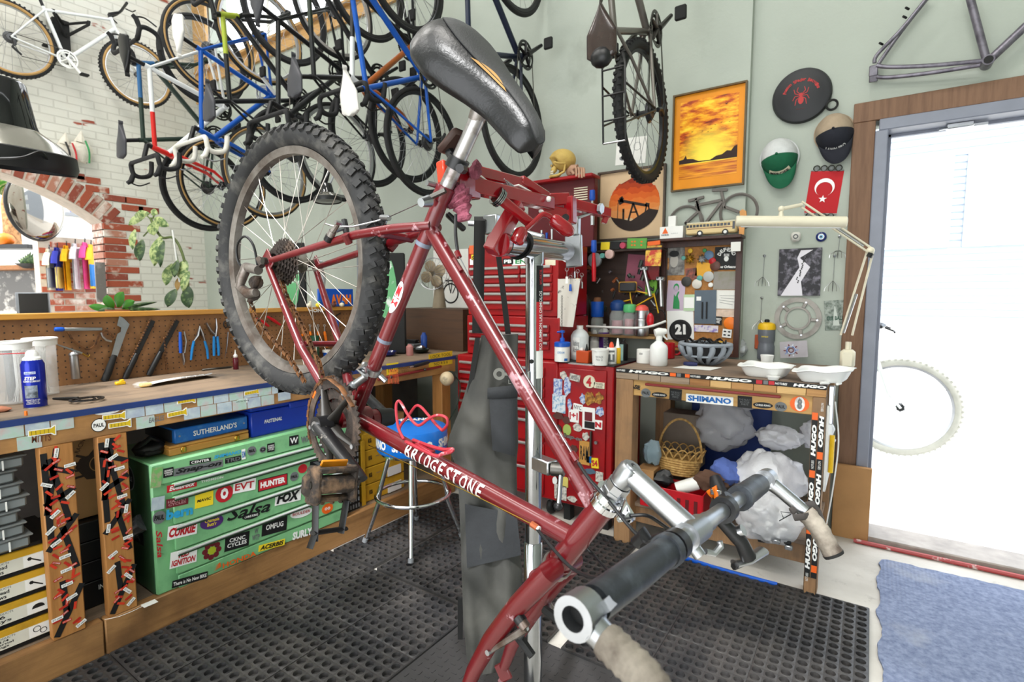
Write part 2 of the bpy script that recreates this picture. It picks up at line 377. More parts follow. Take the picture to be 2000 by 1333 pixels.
for i,(x,y)in enumerate(((-5,.6),(-2.8,.4),(-.6,.2),(-3,-1.6),(0,-1.4))):lamp('unseen_fill_lamp',(x,y,5.3),(1.5,.4),55)  # unseen overhead lights, added to lift the upper part of the room
# ---------------------------------------------------------------- the red mountain bike held nose-down in the repair stand
BR=((0.6549,0.7488,-0.1018),(-0.1196,-0.0303,-0.9924),(-0.7462,0.6621,0.0697));BT=(-1.1913,0.7842,1.3307)
BM=Matrix(((*BR[0],BT[0]),(*BR[1],BT[1]),(*BR[2],BT[2]),(0,0,0,1)));BMI=BM.inverted();BN=V((BR[0][2],BR[1][2],BR[2][2]))
def bl(x,y,w):return BMI@onp(x,y,V(BT)+BN*w,BN)
FRED=worn('chipped_red_paint','#5f0a12','#a47d84',34,.66,.025,.3,c3='#742c34',sc3=5,thr3=.62,coat=.3)
FREDW=worn('badly_chipped_red_paint','#5d0a12','#a9838a',22,.58,.02,.3,c3='#6e242c',sc3=7,thr3=.62,coat=.3)
GRIME=worn('brown_grime','#2c231e','#56463b',26,.58,.08,.75,bmp=.4);DIRTAL=worn('grimy_aluminium','#8d8782','#5c4a40',18,.55,.1,.4,.7)
RUST=worn('rusty_chain_steel','#4a3322','#7d5331',60,.5,.1,.6,.5);TYRE=worn('dusty_tyre_rubber','#222223','#55534f',20,.62,.12,.75,bmp=.15);RIMG=worn('dirty_rim','#8f8983','#5d524b',14,.5,.15,.45,.5)
bike=thing('mountain_bike','chipped red mountain bike clamped nose-down in the repair stand, front wheel removed','bicycle',M=BM)
def P_(mb,name,par=bike,label=None,smooth=40):return mb.build(name,par,True,smooth,label)
f=MB()
f.tube([(.446,-.015,0),(.302,.42,0),(.28,.488,0)],.0145,FRED,16)
f.tube([(.298,.41,0),(.876,.411,0)],.0135,FREDW,16)
f.tube([(.446,-.015,0),(.893,.347,0)],.0152,FRED,16)
f.tube([(.913,.298,0),(.878,.43,0)],.0185,FRED,18).tube([(.913,.298,0),(.911,.306,0)],.0205,FRED,18).tube([(.8805,.42,0),(.878,.43,0)],.0205,FRED,18)
f.tube([(.446,-.015,-.037),(.446,-.015,.037)],.0205,FRED,18)
for s in(1,-1):
 f.tube([(.435,-.018,.014*s),(.36,-.026,.03*s),(.25,-.024,.05*s),(.02,-.008,.062*s)],[.0115,.0115,.01,.0075],FRED,12)
 f.tube([(.312,.42,.008*s),(.262,.36,.03*s),(.2,.28,.046*s),(.015,.012,.062*s)],[.009,.0095,.009,.007],FRED,12)
 f.box((.004,0,.062*s),(.05,.035,.005),FRED,.002).tube([(.2,.255,.05*s),(.19,.268,.062*s)],.008,FRED,8)
f.tube([(.24,-.022,-.04),(.24,-.022,.04)],.007,FRED,8).tube([(.245,.33,-.04),(.245,.33,.04)],.008,FRED,8)
for u in(.4,.62,.83):f.tube([(u,.425,.006),(u+.03,.425,.006)],.004,FRED,6)
fr_=P_(f,'frame')
dt=(V((.893,.347,0))-V((.446,-.015,0))).normalized()
def dtT(t,ang=.0):
 c=V((.446,-.015,0))+dt*t;nv=dt.cross(V((0,0,1)))
 up=(-nv*cos(ang)+V((0,0,1))*sin(ang));out=V((0,0,1))*cos(ang)+nv*sin(ang)
 return c,up,out
DT0=(bl(800,886,.0)-V((.446,-.015,0))).dot(dt);DT1=(bl(955,962,.0)-V((.446,-.015,0))).dot(dt)
d=MB()
for i,ch in enumerate('BRIDGESTONE'):
 t=DT0+(DT1-DT0)*(i+.5)/11;c,up,out=dtT(t);hh=.034 if i==0 else .027
 vs,fs,asp=text_fine(ch,.02,.25);q=[]
 for x,y in vs:
  a=(y*hh+.001)/.0162;q.append(c+dt*(x*(DT1-DT0)/11*.86*(.5 if ch=='I' else 1))+V((0,0,1))*.0163*cos(a)+up*.0163*sin(a))
 d.add(q,fs,worn('flaked_white_decal','#d9d2cf','#5f0a12',90,.68,.03))
P_(d,'decal',fr_,'flaking white maker lettering',0)
b=MB();sd=(V((.302,.42,0))-V((.446,-.015,0))).normalized();sx=sd.cross(V((0,0,1)))
def bend(poly,m,c,up,mb,ph=0.):
 q=[]
 for x,y in poly:a=x/.0148+ph;q.append(c+up*y+V((0,0,1))*.0156*cos(a)+sx*.0156*sin(a))
 mb.add(q+[c+V((0,0,1))*.0156*cos(ph)+sx*.0156*sin(ph)+up*(sum(y for x,y in poly)/len(poly))],[(i,(i+1)%len(q),len(q))for i in range(len(q))],m)
c0=V((.446,-.015,0))+sd*.298
bend([(x*.0105,y*.035)for x,y in circ(24)],WHITEP,c0,sd,b,.1)
for yy,hh in((.0,.0012),(-.012,.006)):bend([(-.0075,yy-hh),(.0075,yy-hh),(.0075,yy+hh),(-.0075,yy+hh)],REDP,c0+V((0,0,.0003)),sd,b,.1)
for xx in(-.004,0,.004):bend([(xx-.001,.004),(xx+.001,.004),(xx+.001,.026),(xx-.001,.026)],REDP,c0+V((0,0,.0003)),sd,b,.1)
P_(b,'decal',fr_,'white oval head badge sticker',0)
b=MB()
for t in(.2,.415):c=V((.446,-.015,0))+sd*t;b=MB();b.tube([c-sd*.004,c+sd*.004],.0152,pm('grey_blue_band','#6d7484',.4),16,False);P_(b,'tape_band',fr_)
b=MB();b.tube([bl(1082,1112,.03),bl(1072,1120,.048),bl(1010,1185,.05),bl(960,1250,.05),bl(926,1310,.05),V((1.01,.03,.05))],[.016,.0165,.0155,.0145,.0125,.01],FRED,14)
b.tube([V((.92,.29,-.02)),V((.922,.285,-.042)),V((.93,.24,-.05)),V((.955,.15,-.05)),V((.98,.08,-.05)),V((1.006,.035,-.05))],[.015,.0165,.0155,.014,.0115,.009],FRED,14)
b.tube([(.918,.292,-.05),(.918,.292,.05)],.015,FRED,14).tube([(.918,.285,0),(.911,.305,0)],.0165,FRED,14)
b.box((1.012,.028,-.05),(.03,.03,.006),FRED,.002).box((1.012,.028,.05),(.03,.03,.006),FRED,.002).tube([(1.02,.01,-.05),(1.035,.02,-.05)],.005,FRED,6)
fk=P_(b,'fork')
ax=(V((.878,.43,0))-V((.913,.298,0))).normalized();ht=V((.878,.43,0));hb=V((.913,.298,0))
b=MB()
for p,q,r in((-.006,.004,.0225),(.004,.010,.02),(.010,.018,.0235),(.018,.026,.019),(.026,.038,.0175)):b.tube([ht+ax*p,ht+ax*q],r,CHROME if q<.02 else STEEL,20 if q<.025 else 8)
P_(b,'headset');b=MB();b.tube([hb-ax*.004,hb+ax*.001],.023,DIRTAL,20).tube([hb-ax*.013,hb-ax*.005],.0205,DIRTAL,20);P_(b,'headset')
def wpx(x):
 lo,hi=-.5,.45
 for _ in range(40):
  m_=(lo+hi)/2;p=BM@V((.965,.52,m_))-CAM;px=1000+FPX*p.dot(RT)/p.dot(FW)
  if px>x:lo=m_
  else:hi=m_
 return lo
BC=V((.965,.52,0));st=V((.863,.487,0))
b=MB();b.tube([ht+ax*.036,st-ax*.012],.0112,ALU,16).tube([st-ax*.02,st-ax*.012,st+ax*.006,st+ax*.011],[.0152,.0165,.0165,.014],ALU,20)
b.tube([st+ax*.011,st+ax*.0135],.0105,STEEL,16).tube([st+ax*.0135,st+ax*.0137],.005,BLACK,6)
b.tube([st,st+(BC-st)*.5,BC-(BC-st).normalized()*.006],[.0142,.0145,.0148],ALU,20);b.tube([BC+V((0,0,-.022)),BC+V((0,0,.022))],.0168,ALU,20)
b.box(BC+V((.006,-.022,0)),(.014,.02,.016),ALU,.004);stm=P_(b,'stem')
wN,wF=wpx(1138),wpx(1497)
b=MB();b.tube([BC+V((0,0,wN)),BC+V((0,0,.06)),BC+V((0,0,.05)),BC+V((0,0,-.05)),BC+V((0,0,-.06)),BC+V((0,0,wF))],[.0111,.0111,.0127,.0127,.0111,.0111],ALU,20);P_(b,'handlebar')
GRIP=worn('scuffed_grip_rubber','#20242a','#3d434a',30,.6,.1,.45)
for a_,c_ in((wpx(1308),wpx(1160)),(wpx(1444),wpx(1482))):
 b=MB();s=1 if c_>a_ else-1
 b.tube([BC+V((0,0,q))for q in(a_,a_+.012*s,a_+.0121*s,a_+.016*s,(a_+c_)/2,c_)],[.0195,.0195,.0172,.0165,.0178,.0172],GRIP,20);P_(b,'grip')
TAPE=worn('dirty_white_bar_tape','#948c80','#463b33',14,.5,.12,.85,bmp=.4)
b=MB();o=BC+V((0,0,wN+.004))
b.ring(circ(24,.0195),circ(24,.0112),.024,ALU,FZ(o-V((0,0,.012))))
b.prism(circ(20,.0112),.002,BLACKM,FZ(o+V((0,0,-.004))));n1=bl(1178,1245,wN);n2=bl(1255,1318,wN+.004);n3=bl(1330,1420,wN+.01)  # black disc stands in for the shade inside the hollow bar
b.tube([o+(n1-o).normalized()*.016,o+(n1-o)*.6,n1],[.0155,.0135,.0128],ALU,16);b.prism([(-.004,-.012),(.034,-.006),(.034,-.002),(-.004,.012)],.01,ALU,fr(o+V((0,.012,-.012)),(0,0,-1),(0,1,0)))
be=P_(b,'bar_end')
def tape(pts,r,par,n=26):
 q=MB();L_=[];R_=[]
 for i in range(n+1):
  t=i/n*(len(pts)-1);k=min(int(t),len(pts)-2);L_.append(pts[k].lerp(pts[k+1],t-k));R_.append(r*(1+.05*((i*7)%3)))
 q.tube(L_,R_,TAPE,14);return P_(q,'bar_tape',par,'grubby wrapped cloth tape')
tape([n1.lerp(n2,.05),n2,n3],.0145,be)
b=MB();oF=BC+V((0,0,wF));f1=bl(1572,1000,wF-.005);f2=bl(1600,1035,wF-.005);f3=bl(1627,1082,wF-.005)
b.ring(circ(20,.0165),circ(20,.011),.022,ALU,FZ(oF-V((0,0,.011)))).tube([oF+V((.006,0,0)),oF.lerp(f1,.35),f1],[.013,.0115,.0112],ALU,14);be=P_(b,'bar_end')
tape([f1,f2,f3],.0145,be,14)
b=MB();b.tube([f3-(f3-f2)*.02,f3+(f3-f2).normalized()*.004],[.0165,.0155],BLACKM,14);P_(b,'end_plug',be)
b=MB();r_=[bl(x,y,wF-.005+dz)for x,y,dz in((1545,1000,.02),(1560,990,0),(1590,985,-.01),(1600,1000,-.02),(1610,1025,-.015),(1590,1005,0),(1570,1010,.02),(1550,1012,.02))]
b.tube(r_,.006,pm('torn_dark_grip','#3a3634',.9),6,flat=.4).tube([bl(1545,1003,wF),bl(1525,1000,wF+.02),bl(1530,1012,wF+.01)],.0008,BLACK,4).tube([bl(1545,1005,wF),bl(1522,1018,wF+.02)],.0008,BLACK,4);P_(b,'torn_grip',be)
def lever(w,s,name='brake_lever'):
 q=MB();c=BC+V((0,0,w));q.ring(circ(20,.0185),circ(20,.0115),.016,BLACK,FZ(c-V((0,0,.008))));return q,c
q,c=lever(wpx(1318),1);W1=wpx(1300)
q.tube([c+V((0,-.016,0)),bl(1290,1075,W1-.02),bl(1262,1082,W1)],[.009,.012,.012],BLACK,10).tube([bl(1268,1085,W1),bl(1232,1115,W1+.02),bl(1215,1145,W1+.05)],[.008,.005,.004],DKSTEEL,8)
bv=P_(q,'brake_lever');q=MB();a_,e_=bl(1268,1078,.02),bl(1310,1058,.0)
q.tube([a_,a_.lerp(e_,.1),a_.lerp(e_,.9),e_],[.013,.0165,.015,.011],BLACK,12).tube([a_.lerp(e_,.3)+V((.0,.013,.004)),a_.lerp(e_,.8)+V((0,.013,.004))],.006,STEEL,8).tube([bl(1243,1062,.02),bl(1258,1048,.02),bl(1268,1065,.02)],[.009,.012,.008],BLACK,10);P_(q,'shifter',bv)
q,c=lever(wpx(1415),-1);W2=wpx(1420)
q.tube([c+V((0,-.016,0)),bl(1448,1060,W2),bl(1462,1090,W2-.01)],[.009,.01,.011],BLACK,10).tube([bl(1435,1102,W2),bl(1462,1096,W2-.02),bl(1490,1076,W2-.05)],[.0095,.0085,.0105],ALU,10,flat=.6).tube([bl(1432,1108,W2+.004),bl(1486,1085,W2-.045)],.005,BLACK,6);q.tube([bl(1440,1040,W2),bl(1452,1036,W2)],.0085,STEEL,10)
bv=P_(q,'brake_lever');q=MB();q.tube([bl(1395,1020,W2),bl(1410,985,W2),bl(1425,970,W2)],[.01,.013,.009],BLACK,10).tube([bl(1405,990,W2+.01),bl(1420,978,W2)],.008,STEEL,8);P_(q,'shifter',bv)
q=MB();q.tube([bl(1378,1078,.0),bl(1395,1082,-.01),bl(1408,1068,-.02),bl(1405,1058,-.02)],.004,STEEL,8).tube([bl(1355,1070,.01),bl(1368,1088,.01)],.008,ALU,10);P_(q,'cable_hanger',stm)
q=MB();q.box(ht+ax*.02+V((.03,0,.0)),(.03,.012,.024),CHROME,.004).tube([ht+ax*.02+V((.035,-.002,.006)),bl(1215,985,.012),bl(1212,1012,.012)],[.011,.0095,.006],CHROME,10).tube([bl(1208,1015,.012),bl(1232,1008,.012)],.0045,STEEL,8);P_(q,'cable_stop')
b=MB();b.tube([(.284,.47,0),(.2437,.623,0)],.0133,worn('scratched_aluminium','#b0adac','#6a5a55',25,.6,.1,.35,.85),18).tube([(.247,.605,0),(.238,.637,0)],[.014,.019],DIRTAL,16);sp=P_(b,'seatpost')
b=MB();b.tube([(.2855,.462,0),(.2795,.487,0)],.0175,FRED,16).tube([(.265,.475,-.025),(.265,.475,.03)],.005,STEEL,8).tube([bl(838,393,.03),bl(822,396,.05)],[.011,.008],STEEL,12).tube([bl(842,385,.03),bl(870,372,.02)],.005,DKSTEEL,8);P_(b,'seat_clamp')
b=MB();b.ring(circ(18,.0195),circ(18,.0135),.02,BLACK,along(V((.271,.522,0)),V((.266,.541,0)))).tube([(.29,.535,.0),(.3,.54,.02)],.008,BLACK,8).tube([(.255,.53,0),(.232,.532,0)],.009,BLACK,8)
rf=P_(b,'reflector_bracket');b=MB();o=bl(885,278,.0);b.box((0,0,0),(.055,.04,.016),pm('brown_reflector_back','#3b2822',.5),.006,along(o,o+V((-.8,.1,.0))));P_(b,'reflector',rf)
LEA=pm('black_vinyl','#141416',.33,0,.25,9,.08,200);LEAT=pm('worn_grey_vinyl','#3a3a3b',.55,0,.3,7,.15,260)
SAD=[(.081,.672,.004,.02),(.082,.68,.03,.03),(.088,.69,.06,.055),(.105,.698,.084,.07),(.135,.7,.096,.076),(.175,.698,.093,.074),(.215,.696,.076,.066),(.255,.696,.055,.058),(.295,.696,.04,.052),(.335,.693,.033,.048),(.365,.687,.029,.042),(.383,.677,.02,.032),(.388,.668,.003,.012)]
def sadf(off,a0,a1):
 def g(i,j):
  t=i*(len(SAD)-1);k=min(int(t),len(SAD)-2);q=[SAD[k][z]+(SAD[k+1][z]-SAD[k][z])*(t-k)for z in range(4)]
  a=a0+(a1-a0)*j;x=sin(a);r=abs(cos(a))
  ww=q[2]*(1 if abs(a)<pi/2 else 1)*math.copysign(abs(x)**.8,x)
  vv=q[1]-q[3]*(1-r**.9 if abs(a)<pi/2 else 1+.35*r)
  return(q[0],vv+off,ww*(1+off*3))
 return g
b=MB();b.surf(sadf(0,-2.2,2.2),40,36,LEA);b.surf(sadf(.0012,-.62,.62),40,12,LEAT)
for s in(-1,1):b.tube([V(sadf(.0016,-1,1)(i/30,.5+s*.31))for i in range(31)],.0009,pm('seam_thread','#2c2c2e',.7),4)
sa=P_(b,'saddle',smooth=60)
b=MB();c=V(sadf(.0015,-1,1)(.56,.5+.29));b.surf(lambda i,j:V(sadf(.002,-1,1)(.5+.17*i,.5+.36-.05*sin(pi*i)*(1-j)*2.2)),10,3,pm('torn_foam','#a8834f',.9));P_(b,'tear',sa,'tan foam showing through a split')
b=MB();o=V(sadf(.003,-1,1)(.18,.12));b.tube([o+V((-.03,.004,0)),o+V((.02,.005,0))],[.007,.009],WHITE,8,flat=.4);P_(b,'scuff_guard',sa)
b=MB()
for s in(-1,1):b.tube([(.08,.645,.022*s),(.13,.632,.022*s),(.25,.632,.022*s),(.34,.655,.014*s)],.0036,DKSTEEL,8)
b.box((.236,.634,0),(.045,.018,.055),DIRTAL,.005).tube([(.225,.645,-.02),(.225,.645,.02)],.008,DIRTAL,10).surf(lambda i,j:(.09+.22*i,.648+.006*sin(6*i),(j-.5)*(.11-.08*i)),8,4,pm('saddle_shell','#6b5a52',.6));P_(b,'saddle_clamp')
WR=Matrix.Rotation(rad(7),4,'Y')@Matrix.Rotation(rad(-1.5),4,'X')
def wheel_parts(par,T,R,tr,knob,mats,local=True,nsp=32,bead=.018,rimw=.026,hubw=.055,rimd=.016,nseg=72):
 """rim (parent part) with tyre, spokes and hub"""
 TY,RM,SP,HB=mats
 b=MB(T);q=R-2*tr
 pr=[(q+.002,-rimw/2),(q-rimd,-rimw*.38),(q-rimd-.001,0),(q-rimd,rimw*.38),(q+.002,rimw/2),(q-.004,rimw/2-.003),(q-.006,0),(q-.004,-rimw/2+.003)]
 b.surf(lambda i,j:(pr[int(j*8+.5)%8][0]*cos(2*pi*i),pr[int(j*8+.5)%8][0]*sin(2*pi*i),pr[int(j*8+.5)%8][1]),nseg,8,RM,wu=True,wv=True)
 rim=b.build('rear_wheel' if knob else 'wheel',par,local)
 b=MB(T);b.torus(R-tr,tr,TY,None,nseg,14)
 if knob:
  n=66
  for i in range(n):
   a=2*pi*i/n;
   for z,da,ln,wd,tilt in((-.0215,.3,.011,.017,.9),(.0215,.3,.011,.017,-.9),(-.008,0,.009,.017,.3),(.008,.5,.009,.017,-.3),(0,.25,.006,.012,0)):
    aa=a+da*2*pi/n;rr=R-tr+sqrt(max(tr**2-z*z,0))*.98
    b.box((0,0,0),(.009,ln*1.15,wd),TY,0,Matrix.Rotation(aa,4,'Z')@Matrix.Translation((rr,0,z))@Matrix.Rotation(tilt,4,'Y')@Matrix.Rotation((.45 if z>0 else-.45),4,'X'))
 b.build('tyre',rim,local)
 b=MB(T)
 for i in range(nsp):
  a=2*pi*i/nsp;s=1 if i%2 else-1;ha=a+(1.25 if(i//2)%2 else-1.25)
  b.tube([(.021*cos(ha),.021*sin(ha),s*.027),((q-rimd)*cos(a),(q-rimd)*sin(a),s*.002)],.00105 if knob else .0013,SP,4,False)
 b.build('spokes',rim,local)
 b=MB(T);b.lathe([(.006,-hubw),(.01,-hubw),(.012,-.033),(.024,-.029),(.024,-.025),(.014,-.02),(.014,.02),(.024,.025),(.024,.029),(.012,.033),(.01,hubw),(.006,hubw)],HB,16);b.build('hub',rim,local)
 return rim
rw=wheel_parts(bike,WR,.327,.0265,True,(TYRE,RIMG,worn('dull_spokes','#c3beb6','#6e6258',9,.55,.15,.35,.8),worn('oily_hub','#5e5a50','#2e2a24',10)))
b=MB(WR)
for i in range(7):
 R_=.059-.005*i;z=.021+.0046*i;n=int(R_*2*pi/.0127)*2
 b.ring([((R_ if k%2 else R_-.005)*cos(2*pi*k/n),(R_ if k%2 else R_-.005)*sin(2*pi*k/n))for k in range(n)],circ(n,.019),.0022,GRIME,FZ((0,0,z)))
P_(b,'cassette',rw)
b=MB(WR);b.tube([(0,0,-.075),(0,0,.072)],.005,STEEL,8).tube([(0,0,-.082),(0,0,-.072)],.009,STEEL,10).tube([(0,0,-.078),(.03,-.02,-.086),(.05,-.04,-.084)],[.005,.005,.004],STEEL,8).tube([(0,0,.07),(0,0,.078)],.009,DKSTEEL,10);P_(b,'axle',rw)
CC=V((.455,-.018,0));b=MB()
for R_,z in((.1,.05),(.078,.043),(.056,.036)):
 n=int(R_*2*pi/.0127)*2
 b.ring([(CC.x+(R_ if k%2 else R_-.007)*cos(2*pi*k/n),CC.y+(R_ if k%2 else R_-.007)*sin(2*pi*k/n))for k in range(n)],[(CC.x+(R_-.025)*cos(2*pi*k/n),CC.y+(R_-.025)*sin(2*pi*k/n))for k in range(n)],.003,GRIME,FZ((0,0,z)))
for i in range(5):
 a=2*pi*i/5+.45;p=CC+V((.084*cos(a),.084*sin(a),.049));b.tube([CC+V((0,0,.058)),CC+V((.045*cos(a),.045*sin(a),.056)),p],[.02,.0095,.007],worn('grimy_crank_spider','#2a2724','#1b1714',12),10,flat=.45);b.tube([p,p+V((0,0,.008))],.005,STEEL,8)
b.add([CC+V((-.0935,-.01,.0536)),CC+V((-.089,-.03,.0536)),CC+V((-.083,-.028,.0536)),CC+V((-.087,-.01,.0536))],[(0,1,2,3)],ORAP);cr=P_(b,'chainrings')
CE=V((.615,.062,.094));CRK=worn('scratched_black_crank','#17171a','#77706a',40,.64,.03,.35)
b=MB();b.tube([CC+V((0,0,.06)),CC+V((0,0,.09))],.02,CRK,18);ca=CC+V((0,0,.082))
b.tube([ca,ca.lerp(CE,.12),ca.lerp(CE,.5),ca.lerp(CE,.9),CE+(CE-ca)*.03],[.016,.017,.0145,.014,.012],CRK,12,flat=.6).tube([CC+V((0,0,.09)),CC+V((0,0,.093))],.0105,STEEL,14).tube([CC+V((0,0,.093)),CC+V((0,0,.0935))],.005,BLACK,6)
arm=P_(b,'crank_arm');ud=(CE-ca).normalized();T=Matrix.Translation(ca.lerp(CE,.34))@fr((0,0,0),ud,V((0,0,1)).cross(ud))
b=MB();b.text('SHIMANO',.05,.0085,WHITEP,T,.01,z=.0103);P_(b,'lettering',arm,'white lettering on the crank',0)
b=MB();o2=CC+V((0,0,-.085));b.tube([CC+V((0,0,-.037)),CC+V((0,0,-.055))],.021,FRED,16).tube([CC+V((0,0,-.055)),o2+V((0,0,-.012))],[.0235,.0195],BLACK,18).tube([o2,o2-(CE-ca)*.5,o2-(CE-ca)],[.017,.0145,.013],BLACK,12,flat=.6);P_(b,'crank_arm')
po=V((CE.x,CE.y,.15));pd=(bl(655,1030,.15)-bl(650,945,.15)).normalized();pw=V((0,0,1));pn=pd.cross(pw).normalized()
PT=Matrix(((pw.x,pd.x,pn.x,po.x),(pw.y,pd.y,pn.y,po.y),(pw.z,pd.z,pn.z,po.z),(0,0,0,1)))@Matrix.Rotation(rad(-8),4,'Z')
DPED=worn('muddy_pedal_resin','#2a221d','#7d624a',22,.52,.1,.8,bmp=.5)
PT=PT@Matrix.Scale(.86,4)
b=MB(PT);b.box((0,.0,0),(.085,.034,.05),DPED,.008).box((0,.028,.008),(.08,.012,.034),DPED,.004).box((0,-.028,0),(.088,.012,.05),DPED,.004)
for x in(-.04,.04):b.box((x,0,0),(.016,.075,.045),DPED,.006)
b.tube([(-.06,0,0),(.05,0,0)],.008,DKSTEEL,10).box((.046,0,.012),(.02,.045,.03),DPED,.008)
for x in(-.03,-.01,.012,.032):b.box((x,.036,.014),(.008,.01,.012),DPED,.003)
pe=P_(b,'pedal',arm);b=MB(PT);b.box((-.004,-.03,.024),(.06,.022,.006),pm('amber_reflector','#d98a1c',.25),.002,Matrix.Rotation(.5,4,'X'));rfx=P_(b,'pedal_reflector',arm)
b=MB(PT);
for p,q in(((-.034,.035),(-.026,.098)),((.034,.035),(.03,.105)),((-.036,.09),(.036,.09)),((.03,.09),(.04,.118))):
 b.tube([(*p,0),(*q,0)],.0115,BLACK,6,flat=.4)
P_(b,'toe_clip',arm)
def chain(pts,w,mb,n):
 L_=[];pts=[V(p)for p in pts];tot=[0]
 for a_,c_ in zip(pts,pts[1:]):tot.append(tot[-1]+(c_-a_).length)
 k=0
 for i in range(n):
  s=tot[-1]*(i+.5)/n
  while k<len(pts)-2 and s>tot[k+1]:k+=1
  t=(s-tot[k])/(tot[k+1]-tot[k]);p=pts[k].lerp(pts[k+1],t);d_=(pts[k+1]-pts[k]).normalized();T=Matrix.Translation(p)@fr((0,0,0),d_,V((0,0,1)).cross(d_))
  o_=.0042 if i%2 else .0028
  for s_ in(-1,1):mb.box((0,0,o_*s_),(.0155,.0075,.0013),RUST,0,T)
  mb.tube([p-V((0,0,.004)),p+V((0,0,.004))],.0035,RUST,6)
b=MB();chain([bl(549,548,.03),bl(560,580,.035),bl(592,640,.04),bl(625,715,.05),bl(632,752,.05)],.04,b,21)
P_(b,'chain');b=MB();chain([bl(487,585,.06),bl(500,622,.058),bl(525,655,.055),bl(562,695,.052),bl(596,748,.05)],.05,b,17)
chain([CC+V((.097*cos(a),.097*sin(a),.05))for a in[2.5+.16*i for i in range(14)]],.05,b,17);P_(b,'chain')
b=MB();b.tube([bl(505,528,.07),bl(480,522,.075)],.0115,DIRTAL,12).tube([bl(482,520,.075),bl(472,545,.08),bl(468,560,.08)],[.012,.012,.009],DIRTAL,10).tube([bl(466,558,.075),bl(485,574,.075),bl(500,572,.07)],[.01,.013,.01],DIRTAL,10)
for x,y in((500,552),(494,575)):b.tube([bl(x,y,.058),bl(x,y,.066)],.017,GRIME,14)
b.tube([bl(505,540,.068),bl(488,590,.068)],.008,GRIME,8,flat=.4).tube([bl(505,505,.07),bl(512,520,.07)],.007,GRIME,8);P_(b,'rear_derailleur')
b=MB();c=V((.446,-.015,0))+sd*.124;b.ring(circ(18,.0185),circ(18,.0146),.014,ALU,along(c-sd*.007,c+sd*.007)).tube([c+V((.015,.0,-.012)),c+V((.03,0,-.02))],.006,ALU,8)
b.tube([c+V((-.016,0,.012)),bl(712,738,.03),bl(688,755,.035)],[.007,.008,.009],ALU,10).tube([bl(715,735,.03),bl(700,722,.03),bl(715,712,.03)],[.006,.005,.004],ALU,8).tube([bl(690,752,.04),bl(672,770,.042)],[.009,.008],ALU,10)
b.tube([bl(626,742,.056),bl(645,740,.056),bl(668,758,.056),bl(690,795,.056)],[.006,.008,.008,.006],RUST,6,flat=.3).tube([bl(640,748,.042),bl(668,768,.042),bl(684,800,.042)],.006,RUST,6,flat=.3);P_(b,'front_derailleur')
def canti(p0,p1,pad,arm2,w):
 q=MB();a_,c_=bl(*p0,w),bl(*p1,w);q.tube([a_,a_.lerp(c_,.5)],.009,BLACK,10).tube([a_.lerp(c_,.4),c_],.008,DIRTAL,10);e_,g_=bl(*pad[0],w*.5),bl(*pad[1],w*.5)
 q.tube([e_,e_.lerp(g_,.5),g_],[.0065,.0075,.0065],RUBBER,6).tube([c_,e_.lerp(g_,.5)],.004,STEEL,8)
 h_=bl(*arm2,w);q.tube([c_,h_],[.006,.004],DIRTAL,8).tube([h_+V((0,0,-.006)),h_+V((0,0,.008))],.0045,STEEL,8);return q
P_(canti((640,470),(650,452),((672,430),(678,462)),(662,436),.06),'rear_brake');P_(canti((735,462),(742,442),((700,440),(705,470)),(750,432),-.055),'rear_brake')
q=MB();q.tube([bl(635,437,.06),bl(650,442,.058),bl(690,443,.03),bl(735,432,0),bl(755,425,-.01),bl(748,442,-.03)],.0018,STEEL,6).tube([bl(745,425,0),bl(760,426,0)],.006,STEEL,8).tube([bl(760,424,0),bl(822,396,.045)],.0011,STEEL,5);P_(q,'brake_cable')
P_(canti((1012,1205),(1028,1228),((990,1214),(1040,1282)),(958,1272),.055),'front_brake');P_(canti((1062,1172),(1070,1180),((1062,1190),(1090,1212)),(1102,1220),-.055),'front_brake')
HOUS=pm('cable_housing','#18181a',.4)
def cable(pts,r=.0025,m=HOUS):P_(MB().tube(smoothp([bl(*p)for p in pts]),r,m,8),'brake_cable')
def smoothp(P,k=6):
 P=[V(p)for p in P];o_=[]
 for i in range(len(P)-1):
  a_,b_,c_,d_=P[max(i-1,0)],P[i],P[i+1],P[min(i+2,len(P)-1)]
  for j in range(k):
   t=j/k;o_.append(.5*((2*b_)+(c_-a_)*t+(2*a_-5*b_+4*c_-d_)*t*t+(3*b_-a_-3*c_+d_)*t**3))
 return o_+[P[-1]]
cable([(1046,1030,.02),(1070,1060,.03),(1105,1100,.04),(1130,1118,.05),(1165,1130,.08),(1200,1120,.1)])
cable([(1130,905,.015),(1150,935,.02),(1185,975,.02),(1230,1030,.02),(1262,1062,.03)]);cable([(1145,1070,-.02),(1160,1085,-.02),(1185,1112,0),(1205,1130,.03)])
cable([(1232,1008,.012),(1265,1008,0),(1300,1030,-.03),(1335,1055,-.06)]);cable([(890,420,.0),(890,460,.01),(894,492,.01)],.003);cable([(487,530,.075),(467,515,.08),(463,480,.09),(478,462,.09),(495,480,.08),(503,520,.07)],.003)
cable([(895,498,.012),(960,620,.012),(1060,790,.012),(1118,888,.012)],.0011,STEEL);cable([(720,870,.02),(800,908,.02),(900,955,.02),(1046,1028,.02)],.0009,BRASS)
P_(MB().tube([bl(1038,1024,.02),bl(1050,1032,.02)],.005,pm('cable_end_cap','#a85b3a',.4,.5),8).tube([bl(1046,1031,.02),bl(1054,1034,.02)],.004,WHITE,8),'cable_guide')
for p_,q_ in((bl(1116,884,.014),bl(1126,900,.014)),(bl(892,492,.012),bl(897,503,.012))):P_(MB().tube([p_,q_],.005,FRED,8),'cable_guide')
